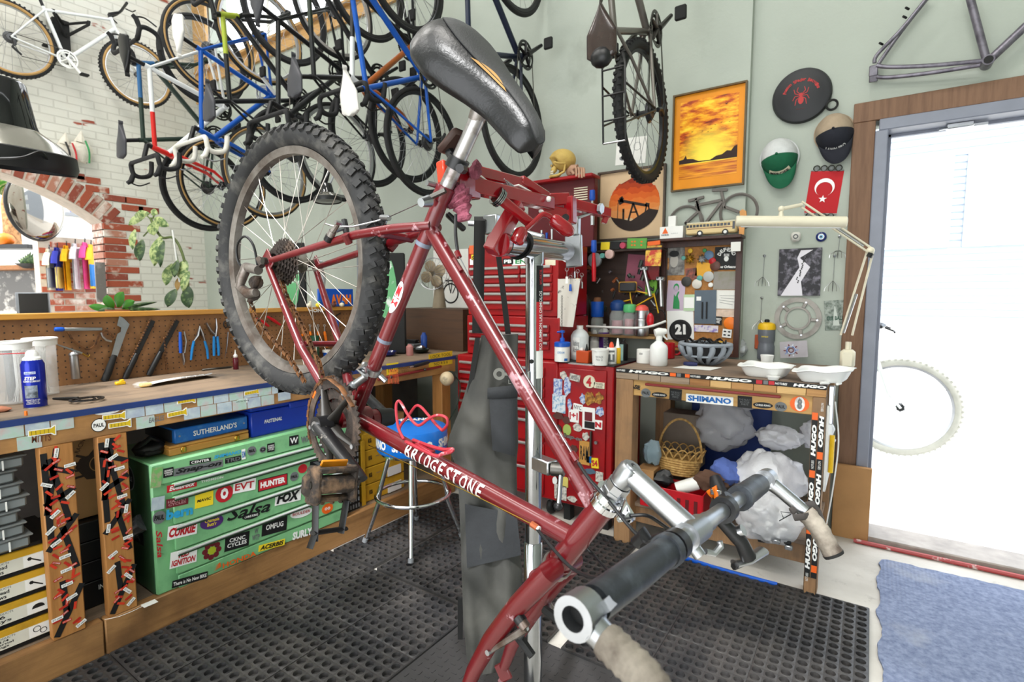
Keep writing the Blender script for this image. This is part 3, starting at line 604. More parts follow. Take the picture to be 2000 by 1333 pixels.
P_(MB().tube([bl(1078,1140,-.05),bl(1088,1122,-.06),bl(1085,1105,-.06)],[.002,.003,.003],STEEL,8).tube([bl(1085,1108,-.06),bl(1087,1096,-.06)],.006,STEEL,8),'brake_spring')
CG=worn('red_cage_wire','#9a2230','#c9a3a8',30,.64,.04);b=MB()
def cz(L_,w0,w1):return smoothp([bl(600+x/3.332,740+y/3.332,w0+(w1-w0)*i/(len(L_)-1))for i,(x,y)in enumerate(L_)],5)
b.tube(cz([(628,395),(592,315),(578,190),(590,148),(612,160),(660,242),(722,305),(790,262),(850,238),(905,255),(912,300),(880,338)],.025,-.02),.0028,CG,8)
b.tube(cz([(880,338),(840,300),(790,240),(740,185),(705,180),(660,240),(612,300),(600,340),(628,395)],-.02,-.005),.0028,CG,8)
b.tube(cz([(690,400),(800,440),(890,462),(945,460),(935,475),(880,490),(845,505),(780,480),(640,410)],.0,.02),.0035,CG,8).box((0,0,0),(.045,.004,.014),CG,.001,Matrix.Translation(bl(830,875,.004))@fr((0,0,0),dt,dt.cross(V((0,0,1)))))
P_(b,'bottle_cage')
# ---------------------------------------------------------------- repair stand with its clamp, and the apron hung on it
CLR=pm('glossy_red_clamp','#920a15',.18,0,.05,coat=.5);CHS=pm('polished_steel_tube','#9fa1a4',.13,1.,.05,60)
pb=dp(1043.5,560,1.29);PX,PY=pb.x,pb.y
stand=thing('repair_stand','chrome repair stand with a long red clamp gripping the bike','repair stand',(PX,PY,0))
def bar(mb,p,q,w,h,m,up=(0,0,1),bv=.003):
 T=along(V(p),V(q),up);mb.box((0,0,(V(q)-V(p)).length/2),(w,h,(V(q)-V(p)).length),m,bv,T);return mb
b=MB();ztop=dp(1040,500,1.29).z;zs=0.62
b.tube([(PX,PY,zs),(PX,PY,ztop)],.0215,CHS,28).tube([(PX,PY,.015),(PX,PY,zs),(PX,PY,zs+.004)],[.0242,.0242,.022],CHS,28);b.tube([(PX,PY,.0115),(PX,PY,.02)],.16,DKSTEEL,32);b.build('pole',stand)
b=MB();vd=V((-PX,-PY,0)).normalized();rt_=V((0,0,1)).cross(vd)*1
for z0,z1,m in((dp(1050,685,1.29).z,dp(1050,590,1.29).z,REDP),(dp(1050,590,1.29).z,dp(1050,520,1.29).z,INK),(dp(1050,740,1.29).z,dp(1050,686,1.29).z,WHITEP)):
 b.surf(lambda i,j:(V((PX,PY,z0+(z1-z0)*i))+(vd*cos(.25+1.25*j)+rt_*sin(.25+1.25*j))*.0219),2,10,m)
st_=b.build('sticker',stand,label='red and black vertical maker sticker')
b=MB();T=fr(V((PX,PY,dp(1050,632,1.29).z))+(vd*cos(.75)+rt_*sin(.75))*.0218,(0,0,1),vd*sin(.75)-rt_*cos(.75))
b.text('DUKO SUMMON LAS ONMOLOS',.158,.009,WHITEP,T,.01);T2=T@Matrix.Translation((.112,0,0));b.text('WORKTIS',.036,.008,REDP,T2,.01);b.build('lettering',st_,smooth=0,label='white letters running up the pole')
b=MB();A=dp(977,476,1.12);Bq=dp(1112,492,1.5);b.tube([A,Bq],.0262,CHS,32);b.tube([V((PX,PY,ztop-.02)),V((PX,PY,ztop+.03))],.024,CHS,24);b.build('cross_tube',stand)
b=MB();e1=dp(1117,490,1.51);bar(b,dp(1120,460,1.47),dp(1122,522,1.47),.014,.05,ALU,(1,0,0)).tube([Bq,Bq+(Bq-A).normalized()*.012],.032,ALU,20);bar(b,dp(1126,424,1.46),dp(1125,460,1.46),.02,.02,ALU,(1,0,0));b.build('end_plate',stand)
def D(x):return .985+(x-885)*.00138
b=MB();b.tube([A-(Bq-A).normalized()*.012,A+(Bq-A).normalized()*.003],.0285,CLR,24).tube([A+(Bq-A).normalized()*.004,A+(Bq-A).normalized()*.012],.0268,BLACKM,24);bar(b,dp(958,492,1.1),dp(1012,398,1.13),.03,.03,CLR,(0,1,0));b.build('clamp_bracket',stand)
b=MB();p,q=dp(908,360,D(905)),dp(1075,399,D(1075));bar(b,p,q,.028,.03,CLR);bar(b,dp(882,355,D(880)),dp(925,362,D(925)),.034,.058,CLR);b.build('clamp_jaw',stand)
b=MB();bar(b,dp(925,336,D(925)+.03),dp(1024,360,D(1024)+.03),.024,.024,CLR);bar(b,dp(1016,351,D(1016)+.02),dp(1068,384,D(1068)+.02),.02,.02,CLR);bar(b,dp(868,318,.99),dp(872,362,.985),.03,.02,pm('orange_lit_jaw','#c5381f',.3),(1,0,0));bar(b,dp(868,345,1.0),dp(940,338,D(940)+.03),.02,.02,CLR);b.build('clamp_jaw',stand)  # the other jaw: orange light on the red is put into its colour
b=MB();p,q=dp(975,387,1.085),dp(1033,434,1.13);b.tube([p,q],.0115,CLR,20).tube([p.lerp(q,.97),p.lerp(q,1.005)],.0085,BLACKM,16);b.build('clamp_tube',stand)
b=MB();dr=(q-p).normalized()
for i in range(4):b.tube([p+dr*(.004*i-.01),p+dr*(.004*i-.0075)],.0205-.001*(i%2),CHS,24)
b.build('adjuster_ring',stand)
b=MB();k0,k1,k2,k3=dp(1013,465,1.09),dp(1023,452,1.1),dp(1058,420,1.14),dp(1080,428,1.16)
b.tube(smoothp([k1,k1.lerp(k2,.6),k2,k2.lerp(k3,.5)+V((0,0,.004)),k3]),.006,CLR,12).tube([dp(1008,474,1.085),dp(1010,471,1.085),dp(1018,455,1.095),dp(1021,452,1.1)],[.009,.0145,.0145,.011],CLR,18)
b.tube([dp(1078,427,1.16),dp(1082,430,1.16),dp(1106,448,1.17),dp(1114,454,1.175),dp(1118,457,1.18)],[.011,.0155,.0165,.012,.005],CLR,18);b.build('crank_handle',stand)
b=MB();bar(b,dp(1113,385,1.3),dp(1114,438,1.3),.026,.026,CLR,(1,0,0));bar(b,dp(1065,391,1.27),dp(1112,388,1.3),.012,.03,CLR);bar(b,dp(1060,412,1.27),dp(1110,420,1.3),.012,.03,CLR);bar(b,dp(1118,400,1.32),dp(1188,417,1.4),.026,.026,CLR);bar(b,dp(1178,424,1.4),dp(1188,428,1.4),.026,.03,CLR);b.build('linkage',stand)
b=MB();b.tube([dp(1170,408,1.36),dp(1176,408,1.355)],.014,ALU,6);b.build('bolt',stand);b=MB();b.tube([dp(1105,425,1.27),dp(1104,426,1.262)],.009,BLACK,10);b.build('end_cap',stand);b=MB();b.tube([dp(1130,425,1.33),dp(1150,418,1.35)],.004,STEEL,8);b.build('bolt',stand)
b=MB();p,q=dp(979,352,D(979)+.02),dp(1000,368,D(1000)+.02)
b.tube([p.lerp(q,i/60)+V((.008*cos(i*.9),0,.008*sin(i*.9)))for i in range(61)],.0016,STEEL,5);b.build('spring',stand)
for(x,y),(x2,y2)in(((955,357),(975,370)),((1008,362),(1040,380)),((934,345),(948,356))):b=MB();bar(b,dp(x,y,D(x)-.012),dp(x2,y2,D(x2)-.012),.016,.004,WHITE,bv=.001);b.build('label_plate',stand)
b=MB();bar(b,dp(1067,388,1.2),dp(1076,390,1.2),.01,.012,WHITE);bar(b,dp(1052,412,1.2),dp(1062,414,1.2),.008,.008,WHITE);b.build('label_plate',stand)
b=MB();zc=.34+.0;cz_=dp(1075,915,1.27);bar(b,V((PX,PY,cz_.z)),dp(1080,915,1.27),.034,.034,STEEL);b.tube([dp(1078,916,1.27),dp(1102,918,1.26)],.017,DKSTEEL,16).tube([dp(1096,918,1.255),dp(1091,985,1.255)],.006,CHS,12).ball(dp(1090,990,1.255),.011,BLACK,14);b.build('height_lever',stand)
b=MB();b.tube([V((PX,PY,0))+vd*.02+V((0,0,dp(1033,706,1.29).z))+rt_*-.006,V((PX,PY,0))+vd*.0222+V((0,0,dp(1033,706,1.29).z))+rt_*-.006],.0055,BLACKM,12);bar(b,V((PX,PY,0))+vd*.0205+rt_*-.012+V((0,0,dp(1030,760,1.29).z)),V((PX,PY,0))+vd*.0205+rt_*-.012+V((0,0,dp(1030,725,1.29).z)),.012,.006,STEEL,(1,0,0));b.build('pole_catch',stand)
FUZZ=worn('maroon_fleece','#6d2a3a','#9a5567',40,.5,.15,.95,bmp=.9)
b=MB();b.tube(smoothp([dp(882,372,.97),dp(893,385,.965),dp(902,402,.965),dp(906,432,.965)]),[.012+.012*sin(pi*min(1,i/14))+.003*((i*5)%3)for i in range(19)],FUZZ,14,flat=.5).ball(dp(928,336,.99),.013,FUZZ,12,amp=.2).ball(dp(931,325,.99),.01,FUZZ,12,amp=.25);solo(b,'fleece_pad','frayed maroon fleece scrap padding the red clamp jaw','cloth')
b=MB();bar(b,dp(872,417,.99),dp(908,450,1.0),.018,.01,BLACK);b.build('clamp_handle',stand)
b=MB()
for i in range(14):
 a=pi*(.2+i/13*1.2);
ta=(Bq-A).normalized();o=A+ta*.1;u1=V((0,0,1));u2=ta.cross(u1)
b.tube([o+(u1*cos(a)+u2*sin(a))*.0275+ta*(.01*cos(a))for a in[i*2*pi/20 for i in range(20)]],.008,BLACKM,6,closed=True,flat=.22);b.build('strap',stand,label='black webbing strap round the steel tube')
h1=dp(966,440,1.52);b=MB();b.box((0,0,0),(.05,.05,.055),STEEL,.004,Matrix.Translation(h1)).tube([dp(915,436,1.53),h1],.008,STEEL,12).tube([h1,dp(1060,465,1.42)],.01,STEEL,12);b.build('hook_arm',stand)
APR=worn('faded_grey_canvas','#393937','#55544f',7,.5,.2,.9,c3='#2f302f',sc3=3,bmp=.25);APD=pm('dark_pocket_canvas','#2a2c2f',.8,0,.2,10,.2)
apron=thing('work_apron','long faded grey canvas apron hung from its black straps on the stand','apron',(h1.x,h1.y,.08))
AD=1.56
Lp=[(940,655),(930,700),(915,745),(898,800),(878,850),(873,870),(888,905),(896,960),(899,1040),(902,1130),(905,1220),(912,1290),(922,1322)]
Rp=[(1012,653),(1011,700),(1010,745),(1011,800),(1012,850),(1012,870),(1009,905),(1010,960),(1011,1040),(1020,1115),(1019,1190),(1010,1250),(985,1312)]
def apf(i,j):
 t=i*(len(Lp)-1);k=min(int(t),len(Lp)-2);f_=t-k
 lx,ly=[Lp[k][z]+(Lp[k+1][z]-Lp[k][z])*f_ for z in(0,1)];rx,ry=[Rp[k][z]+(Rp[k+1][z]-Rp[k][z])*f_ for z in(0,1)]
 a=2*pi*j;c=.5-.5*cos(a);s=sin(a);th=.015+.05*min(1,i*3)
 fold=.012*sin(9*c+5*i)*min(1,i*2)+.006*sin(17*c-11*i)+(.014*sin(30*i+6*c)*max(0,1-abs(i-.66)*7))
 return dp(lx+(rx-lx)*c,ly+(ry-ly)*c,AD+(-th*s if s>0 else-th*s*.8)+fold*(1 if s>0 else .4))
b=MB();b.surf(apf,60,56,APR,wv=True);b.build('apron_body',apron,smooth=70)
b=MB()
def pk(L_,off=.012,m=APD,n=8,z0=0):
 b.surf(lambda i,j:(lambda a,c:dp(a[0]+(c[0]-a[0])*j,a[1]+(c[1]-a[1])*j,AD-.066-off*sin(pi*j)**.5-off*.6*sin(pi*i)**.6-z0))((L_[0][0]+(L_[3][0]-L_[0][0])*i,L_[0][1]+(L_[3][1]-L_[0][1])*i),(L_[1][0]+(L_[2][0]-L_[1][0])*i,L_[1][1]+(L_[2][1]-L_[1][1])*i)),n,n,m)
pk([(955,772),(1009,768),(1006,892),(962,880)]);pk([(952,758),(1011,752),(1011,778),(952,780)],.016,APD,6);b.build('pocket',apron,smooth=60)
b=MB();pk([(908,985),(1009,1005),(1018,1085),(912,1110)],.004);b.build('pocket',apron,smooth=60)
b=MB();b.surf(lambda i,j:dp(926+(948-926)*j-i*4,431+220*i,1.5+.06*i-.006*sin(pi*j)),14,4,BLACKM).surf(lambda i,j:dp(926+22*j,431-8*sin(pi*i),1.5+.06*i),6,3,BLACKM);b.build('strap',apron,label='black webbing strap')
b=MB();b.surf(lambda i,j:dp(963+(974-963)*j+i*24,455+198*i,1.53+.03*i),14,3,BLACKM);b.build('strap',apron,label='thin black webbing strap');b=MB()
b.surf(lambda i,j:dp(928+10*j-28*i,660+190*i,AD-.02),10,2,BLACKM);b.build('edge_binding',apron,label='black edge binding');b=MB();b.surf(lambda i,j:dp(894+10*j,1170+80*i,AD+.03),4,2,BLACKM);b.build('strap',apron,label='black webbing straps')
b=MB();c=dp(975,731,AD-.075);T=fr(c,RT,(0,0,1));WG=pm('faded_print','#84847e',.9)
b.ring([(.017*cos(a),.017*sin(a))for a in[.5+5.3*i/18 for i in range(19)]],[(.008*cos(a),.008*sin(a))for a in[.5+5.3*i/18 for i in range(19)]],.0006,WG,T).box((.026,.0,0),(.022,.009,.0006),WG,0,T).text('L',.008,.012,WG,T@Matrix.Translation((.03,-.022,0)));b.build('emblem',apron,smooth=0)
# ---------------------------------------------------------------- long workbench with pegboard
BX=-2.135;ZT=.877;PBX=-2.742
WTOP=wood('worn_bench_top','#8a7560','#6d5c4c','Y',.6,.65,'#4b443d');PINE=wood('pine_board','#b8874f','#9a6c3c','Y',.8,.6,'#7d5a38');PINEZ=wood('pine_post','#b27b42','#94622f','Z',.8,.6)
PLANK=wood('floor_plank_pine','#a37849','#7d5833','Y',.7,.65,'#6a4a2c')
wb=thing('workbench','long workbench with stickered front edge along the pegboard','workbench',(BX-.3,1,0))
MB().box(((BX+PBX)/2,1.225,ZT-.0125),(BX-PBX,3.55,.025),WTOP,.003).build('worktop',wb)
MB().box((BX+.001,.98,ZT-.014),(.006,3.06,.02),pm('blue_edge_strip','#20366e',.5)).build('edge_strip',wb,label='dark blue edge strip')
MB().box((BX-.02,.98,.817),(.04,3.06,.09),PINE,.003).build('apron_board',wb)
def plank(y0,y1):MB().box((BX-.02,(y0+y1)/2,.065),(.04,y1-y0-.004,.13),PLANK,.004).build('base_board',wb)
ys=on(205,1240,'X',BX).y;plank(-.6,ys);plank(ys,2.5)
MB().box((BX-.33,.95,.118),(.58,3.1,.022),WTOP).build('lower_shelf',wb)
def sheet(ax,val,x0,y0,x1,y1,h):
 p,q=on(x0,y0,ax,val),on(x1,y1,ax,val);c=(p+q)/2;cx,cy=(x0+x1)/2,(y0+y1)/2
 t,b_=on(cx,cy-h/2,ax,val),on(cx,cy+h/2,ax,val);d_=(q-p);out=V((1,0,0))if ax=='X' else V((0,-1,0))if ax=='Y' else V((0,0,1))
 yv=out.cross(d_);return fr(on(cx,cy,ax,val),d_,yv),d_.length,abs((t-b_).dot(yv.normalized()))
HOLO=[worn('holographic_tile_green','#a9c4ae','#b9c6d2',30,.5,.2,.3,c3='#c98e6a',sc3=30,thr3=.62),worn('holographic_tile_blue','#a5b5c2','#c2ced0',30,.5,.2,.3,c3='#8f93b5',sc3=25,thr3=.6)]
def z1(x,y):return(x/4,580+y/4)
tiles=MB();FXF=BX+.0015
def tile(y,z,k,w=.058,h=.042):tiles.card(w,h,HOLO[k],FX((FXF,y,z)))
yA=on(70,850,'X',FXF).y
for k in range(7):tile(.195+k*.0615,.839,k%2 if k!=2 else 0)
for k in(0,1,4):tile(.235+k*.0615,.795,k%2)
y2=on(245,815,'X',FXF).y
for k in range(3):tile(y2+.03+k*.061,.839,k%2 if k%3 else 1)
tile(y2+.06,.795,0)
y3=on(385,790,'X',FXF).y
for k in range(8):tile(y3+.03+k*.0615,.842,1 if k%2 else 0)
for k in range(6):tile(y3-.02+k*.0615,.798,(k+1)%2)
y4=on(530,765,'X',FXF).y;tile(y4+.06,.82,1,.06,.07)
tiles.build('sticker_print',wb,smooth=0,label='pale holographic sticker tiles')
def bolt_sticker(par,x0,y0,x1,y1,h):
 T,w_,h_=sheet('X',FXF+.001,x0,y0,x1,y1,h);q=MB()
 q.prism([(-.5*w_,-.3*h_),(.3*w_,-.3*h_),(.42*w_,-.5*h_),(.5*w_,-.5*h_),(.5*w_,.5*h_),(.42*w_,.5*h_),(.3*w_,.3*h_),(-.5*w_,.3*h_)],.0006,WHITEP,T).prism([(-.46*w_,-.22*h_),(.33*w_,-.22*h_),(.46*w_,-.42*h_),(.46*w_,.42*h_),(.33*w_,.22*h_),(-.46*w_,.22*h_)],.0009,pm('mustard_print','#d3b321',.5,0,0),T)
 for i in range(5):q.box((-.38*w_+i*.15*w_,0,.001),(.012*w_,.4*h_,.0002),INK,0,T)
 q.build('sticker',par,smooth=0,label='yellow bolt shaped sticker')
for a in((55,848,110,840,20),(200,817,246,811,17),(212,833,257,826,17),(346,786,382,780,15),(327,812,366,804,16),(477,770,506,764,12)):bolt_sticker(wb,*a)
def sticker(par,ax,val,x0,y0,x1,y1,h,bg,txt=None,fg=None,ell=False,bold=.02,shear=0.,fit=(.86,.62),ring=None,name='sticker',label=None):
 T,w_,h_=sheet(ax,val,x0,y0,x1,y1,h);q=MB()
 if bg is not None:
  if ell:q.prism([(x*w_/2,y*h_/2)for x,y in circ(28)],.0007,bg,T)
  else:q.card(w_,h_,bg,T,.0007)
 if ring is not None:q.prism([(x*w_*.45,y*h_*.45)for x,y in circ(28)]if ell else[(-w_*.47,-h_*.44),(w_*.47,-h_*.44),(w_*.47,h_*.44),(-w_*.47,h_*.44)],.001,ring,T)
 if txt:q.text(txt,w_*fit[0],h_*fit[1],fg,T,bold,shear,.0013)
 return q.build(name,par,smooth=0,label=label)
sticker(wb,'X',FXF,183,807,235,800,13,WHITEP,'Paul Bikes Bags',REDP,True,.0,.3,(.75,.4));sticker(wb,'X',FXF,178,833,208,829,26,INK,'PAUL',INK,True,.03,0,(.7,.3),WHITEP)
sticker(wb,'X',FXF,62,859,100,854,14,None,'MITTS',pm('brown_print','#6b3a22',.6),fit=(1,1));sticker(wb,'X',FXF,290,822,321,816,10,None,'EAGLES',GREYP,fit=(1,1),shear=.3);sticker(wb,'X',FXF,456,787,492,781,9,WHITEP,'chris king',GREYP,True,fit=(.7,.4))
for x0,y0,x1,y1,h,t in((505,764,522,761,18,None),(755,722,778,719,22,'PARTS')):sticker(wb,'X',FXF,x0,y0,x1,y1,h,YELP if t else None,t,INK,fit=(.7,.6))
sticker(wb,'X',FXF,838,706,884,698,26,pm('yellow_label','#d8b52c',.6),'LOCK TOOL\nPARK BOX\nNO 4 5 6',INK,fit=(.85,.8),bold=0);sticker(wb,'X',FXF,772,722,800,717,22,None,'OLIO\nMINO\nALTRO',pm('faded_brown_print','#7d5a2e',.7),fit=(.9,.9),bold=0)
def post(x,y,ym):
 yc=on(x,y,'X',BX).y;b=MB();b.box((BX-.02,yc,.451),(.04,.086,.642),PINEZ,.003);po_=b.build('post',wb);q=MB();rr=random.Random(int(x))
 T0=FX((BX+.0006,yc,.451))
 for p_,q_ in(((-.033,.3),(-.03,.02)),((.0,.31),(-.035,.1)),((-.038,.26),(.04,.22)),((-.04,.13),(.04,.17)),((.02,.06),(-.02,.28)),((-.04,-.02),(.04,.08)),((.0,.05),(.03,-.1)),((-.035,-.31),(.04,-.16)),((-.01,-.13),(-.005,-.24))):
  p_,q_=V((*p_,0)),V((*q_,0));q.box((0,0,.0004),((q_-p_).length,.017,.0006),INK,0,T0@fr((p_+q_)/2,q_-p_,V((0,0,1)).cross(q_-p_)))
 DTR=[pm('red_sticker','#b62a1c',.5,0,0),pm('bright_red_sticker','#d03a22',.5,0,0)]
 for i in range(62):
  T=T0@Matrix.Translation((rr.uniform(-.032,.032),-.3+.61*(i+rr.random()*.8)/62,.0007+.00003*(i%9)))@Matrix.Rotation(rr.choice((.3,.5,-.5,.1,1.4,-.9,.7)),4,'Z')
  if i%5==0:q.card(.03,.011,WHITEP,T,.0004).text('DT swiss',.024,.0055,INK,T,.01,.2,.0006)
  else:
   q.card(.024,.0075,DTR[i%2],T,.0003)
   if i%3==0:q.text('DT SWISS',.02,.004,WHITEP,T,0,.2,.0005)
 q.build('sticker_print',po_,smooth=0,label='red, black and white brand stickers')
post(124,1060,0);post(231,1030,0)
for y in(2.42,-.5):MB().box((BX-.04,y,.451),(.08,.08,.642),PINEZ,.003).build('post',wb)
MB().box((PBX+.05,2.42,.451),(.08,.08,.642),PINEZ,.003).build('post',wb)
b=MB();p,q=on(738,742,'X',BX+.01),on(862,716,'X',BX+.01);bar(b,p,q,.012,.014,pm('oxblood_rail','#7c2424',.4));b.build('tool_rail',wb,label='dark red magnetic rail')
for x,y in((764,737),(830,722)):MB().ball(on(x,y,'X',BX+.022),.009,DKSTEEL,10).build('rail_hook',wb)
pg=thing('pegboard','brown pegboard with a varnished cap rail behind the workbench','pegboard',(PBX,.9,ZT))
def peg_mat():
 m,N,L,B=newmat('perforated_hardboard');v=coords(N,L);sx=N.new('ShaderNodeSeparateXYZ');L.new(v,sx.inputs[0])
 def frac(o):
  a=N.new('ShaderNodeMath');a.operation='MULTIPLY';a.inputs[1].default_value=1/.0254;L.new(o,a.inputs[0]);f_=N.new('ShaderNodeMath');f_.operation='FRACT';L.new(a.outputs[0],f_.inputs[0])
  s_=N.new('ShaderNodeMath');s_.operation='SUBTRACT';s_.inputs[1].default_value=.5;L.new(f_.outputs[0],s_.inputs[0]);p_=N.new('ShaderNodeMath');p_.operation='POWER';p_.inputs[1].default_value=2;L.new(s_.outputs[0],p_.inputs[0]);return p_.outputs[0]
 ad=N.new('ShaderNodeMath');L.new(frac(sx.outputs[1]),ad.inputs[0]);L.new(frac(sx.outputs[2]),ad.inputs[1])
 lt=N.new('ShaderNodeMath');lt.operation='LESS_THAN';lt.inputs[1].default_value=.014;L.new(ad.outputs[0],lt.inputs[0])
 c=ramp(N,L,noise(N,L,v,14,5),[(.3,'#6f4a2b'),(.7,'#8a6039')]);L.new(mix(N,L,lt.outputs[0],c,'#1d130c'),B.inputs['Base Color']);B.inputs['Roughness'].default_value=.6;return m
MB().box((PBX-.006,.85,ZT+.14),(.012,2.8,.28),peg_mat()).build('board',pg);MB().box((PBX-.01,.85,1.166),(.05,2.8,.024),wood('varnished_cap_rail','#c08a3a','#a8722a','Y',.8,.35),.003).build('cap_rail',pg)
sticker(pg,'X',PBX+.017,604,607,630,606.5,7,None,'HONI',WHITEP,fit=(1,1))
TX=PBX+.014
def tp(x,y,d=0):x,y=z1(x,y);return on(x,y,'X',TX+d)
def flatbar(mb,p,q,w_,t_,m):return bar(mb,p,q,w_,t_,m,(1,0,0),.002)
t=thing('chain_whip','blue handled silver chain whip lying flat on the pegboard','bike tool',tp(600,260))
b=MB();flatbar(b,tp(500,255),tp(800,253),.014,.006,ALU);b.build('bar',t);b=MB();b.tube([tp(425,254),tp(440,254),tp(490,254),tp(502,255)],[.007,.009,.009,.006],BLUE,10);b.build('grip',t)
b=MB();pts=smoothp([tp(x,y)for x,y in((530,275),(575,345),(640,395),(690,412),(745,375),(782,290),(840,270),(885,320))],8)
for i in range(0,len(pts)-1):bar(b,pts[i],pts[i+1],.007,.005 if i%2 else .007,RUST,(1,0,0),0)
b.tube([tp(x,y)for x,y in((790,280),(800,310),(830,340),(872,350))],.005,ALU,8);b.build('chain',t)
t=thing('grease_gun','small silver grease gun with a thin lever on the pegboard','grease gun',tp(590,640));b=MB();p,q=tp(595,640,.02),tp(575,440,.02)
b.tube([p,p.lerp(q,.02),p.lerp(q,.9),p.lerp(q,.92),p.lerp(q,.97),p.lerp(q,1.05)],[.014,.0155,.0155,.018,.018,.01],ALU,18);b.build('barrel',t);MB().tube([tp(430,368,.02),tp(520,400,.02),tp(640,442,.02)],[.002,.004,.005],ALU,8).tube([tp(640,442,.02),tp(690,470,.02),tp(700,452,.02)],.0035,BRASS,8).build('lever',t)
t=thing('lockring_wrench','silver lockring wrench with a thick black grip on the pegboard','wrench',tp(820,660));T=FX(tp(900,350));o=tp(900,350)
def loc(L_):return[((tp(x,y)-o).y,(tp(x,y)-o).z)for x,y in L_]
MB().prism(loc([(866,462),(915,290),(940,275),(945,240),(912,225),(930,152),(960,165),(1010,215),(985,270),(915,468)][::-1]),.004,ALU,T).build('blade',t);MB().tube([tp(893,455),tp(885,480),tp(845,590),tp(815,660)],[.011,.012,.015,.0145],BLACKM,12).build('grip',t)
for k,(a,c,lab)in enumerate((((1195,185),(975,640),'black chain whip with the chain along one edge, beside the lockring wrench'),((1385,185),(1160,615),'black chain whip with loose chain hanging, beside the blue nippers'))):
 t=thing('chain_whip',lab,'bike tool',tp(*c));b=MB();pa,pc=tp(*a),tp(*c);flatbar(b,pa,pa.lerp(pc,.62),.022,.005,BLACKM);b.build('bar',t);MB().tube([pa.lerp(pc,.58),pa.lerp(pc,.66),pa.lerp(pc,.95),pc],[.01,.0125,.0125,.01],BLACK,10).build('grip',t)
 b=MB();s=V((0,-.011,.002));L_=[pa.lerp(pc,i/22)+s for i in range(19)]if k==0 else[pa.lerp(pc,i/22)+s for i in range(8)]+[tp(1280+2*i,300+26*i)for i in range(1,12)]
 for i in range(len(L_)-1):b.box((0,0,0),(.007,.007,(L_[i+1]-L_[i]).length*.7),RUST,.001,along(L_[i],L_[i+1]))
 b.build('chain',t)
t=thing('spoke_nippers','blue and grey sprung nippers hanging between chain whip and pliers','pliers',tp(1435,530));MB().tube([tp(1408,275,.005),tp(1410,360,.005),tp(1412,440,.005)],[.006,.008,.007],BLUE,10).build('handle',t);MB().tube([tp(1440,272),tp(1455,350),tp(1442,440)],.004,STEEL,8).tube([tp(1425,440),tp(1437,500),tp(1435,535)],[.011,.01,.003],ALU,8,flat=.5).build('jaw',t)
t=thing('pliers','blue handled pliers hanging open on the pegboard','pliers',tp(1560,490));LBL=pm('light_blue_grip','#1f7fc4',.45);MB().tube([tp(1560,228),tp(1545,300),tp(1515,345)],[.005,.012,.007],ALU,8,flat=.5).tube([tp(1558,228),tp(1580,290),tp(1598,345)],[.005,.012,.007],ALU,8,flat=.5).build('jaw',t)
for L_ in(((1515,345),(1500,420),(1492,495)),((1598,345),(1618,410),(1626,485))):MB().tube([tp(*p)for p in L_],[.006,.0065,.005],LBL,8).build('grip',t)
t=thing('cable_cutters','silver cable cutters with short blue grips on the pegboard','cable cutters',tp(1690,465));MB().tube([tp(1612,205),tp(1640,260),tp(1680,300)],[.009,.014,.01],ALU,8,flat=.4).tube([tp(1688,170),tp(1690,240),tp(1680,310)],[.003,.01,.01],ALU,8,flat=.4).build('jaw',t)
for L_ in(((1672,310),(1672,390),(1672,462)),((1698,310),(1706,390),(1708,460))):MB().tube([tp(*p)for p in L_],[.006,.0075,.006],LBL,8).build('grip',t)
t=thing('scissors','closed steel scissors hanging beside the wheel on the pegboard','scissors',tp(1755,480));MB().tube([tp(1780,275),tp(1772,380),tp(1755,485)],[.006,.006,.001],ALU,6,flat=.4).build('blade',t)
for dx in(-14,12):MB().torus(.011,.003,BLACK,FX(tp(1778+dx,215)),18,6,1.5).build('handle',t)
def z2(x,y):return on(400+x/4,600+y/4,'X',TX)
for k,L_ in enumerate((((400,90),(450,115),(500,150)),((490,75),(540,105),(590,140)))):b=MB();b.tube([z2(*p)for p in L_],[.006,.009,.006],RED,8);solo(b,'grip_tool',('red tool grip on the pegboard behind the wheel, lower one','red tool grip on the pegboard behind the wheel, upper one')[k],'tool','red handled tools behind the wheel')
t=thing('driver_holder','dark green plastic driver holder on the pegboard behind the wheel','tool holder',z2(840,410));b=MB();p,q=z2(842,415),z2(835,222);b.tube([p+V((.03,0,0)),q+V((.03,0,0))],[.02,.026],pm('bottle_green','#1f4a33',.5),14);b.build('cup',t)
for k,x in enumerate((770,822,885,935)):
 t=thing('screwdriver',('first','second','third','fourth')[k]+' orange handled driver from the chain, hanging by its steel ring','screwdriver',z2(x,300),'orange handled drivers');e_=220 if k<2 else 315;MB().tube([z2(x,190),z2(x+4,215),z2(x+10*(k-1),e_)],[.006,.0085,.008],ORANGE,8).build('handle',t);MB().torus(.006,.002,STEEL,FX(z2(x,145)),14,5).tube([z2(x,155),z2(x,192)],.003,STEEL,6).build('shank',t)
b=MB();b.tube([z2(1020,90),z2(1035,120),z2(1035,200)],[.004,.009,.008],BLUE,8).tube([z2(1020,75),z2(1060,45)],.004,BLACK,8);solo(b,'cable_puller','blue gripped black tool hanging beside the tyre','tool')
b=MB();p=on(638,698,'Z',ZT);b.lathe([(.018,0),(.024,.04),(.024,.042)],BLUE,16,Matrix.Translation(p)).lathe([(.0245,.03),(.0245,.044),(.02,.044)],WHITE,16,Matrix.Translation(p));solo(b,'cup','small blue cup with a white rim on the workbench','cup')
def onb(x,y,z=ZT):
 p=on(x,y,'Z',z);return p,(p-CAM).dot(FW)/FPX
p,s=onb(70,795);t=thing('aerosol_can','blue aerosol lubricant can with white cap and red straw','spray can',p);r=.031;T=Matrix.Translation(p)
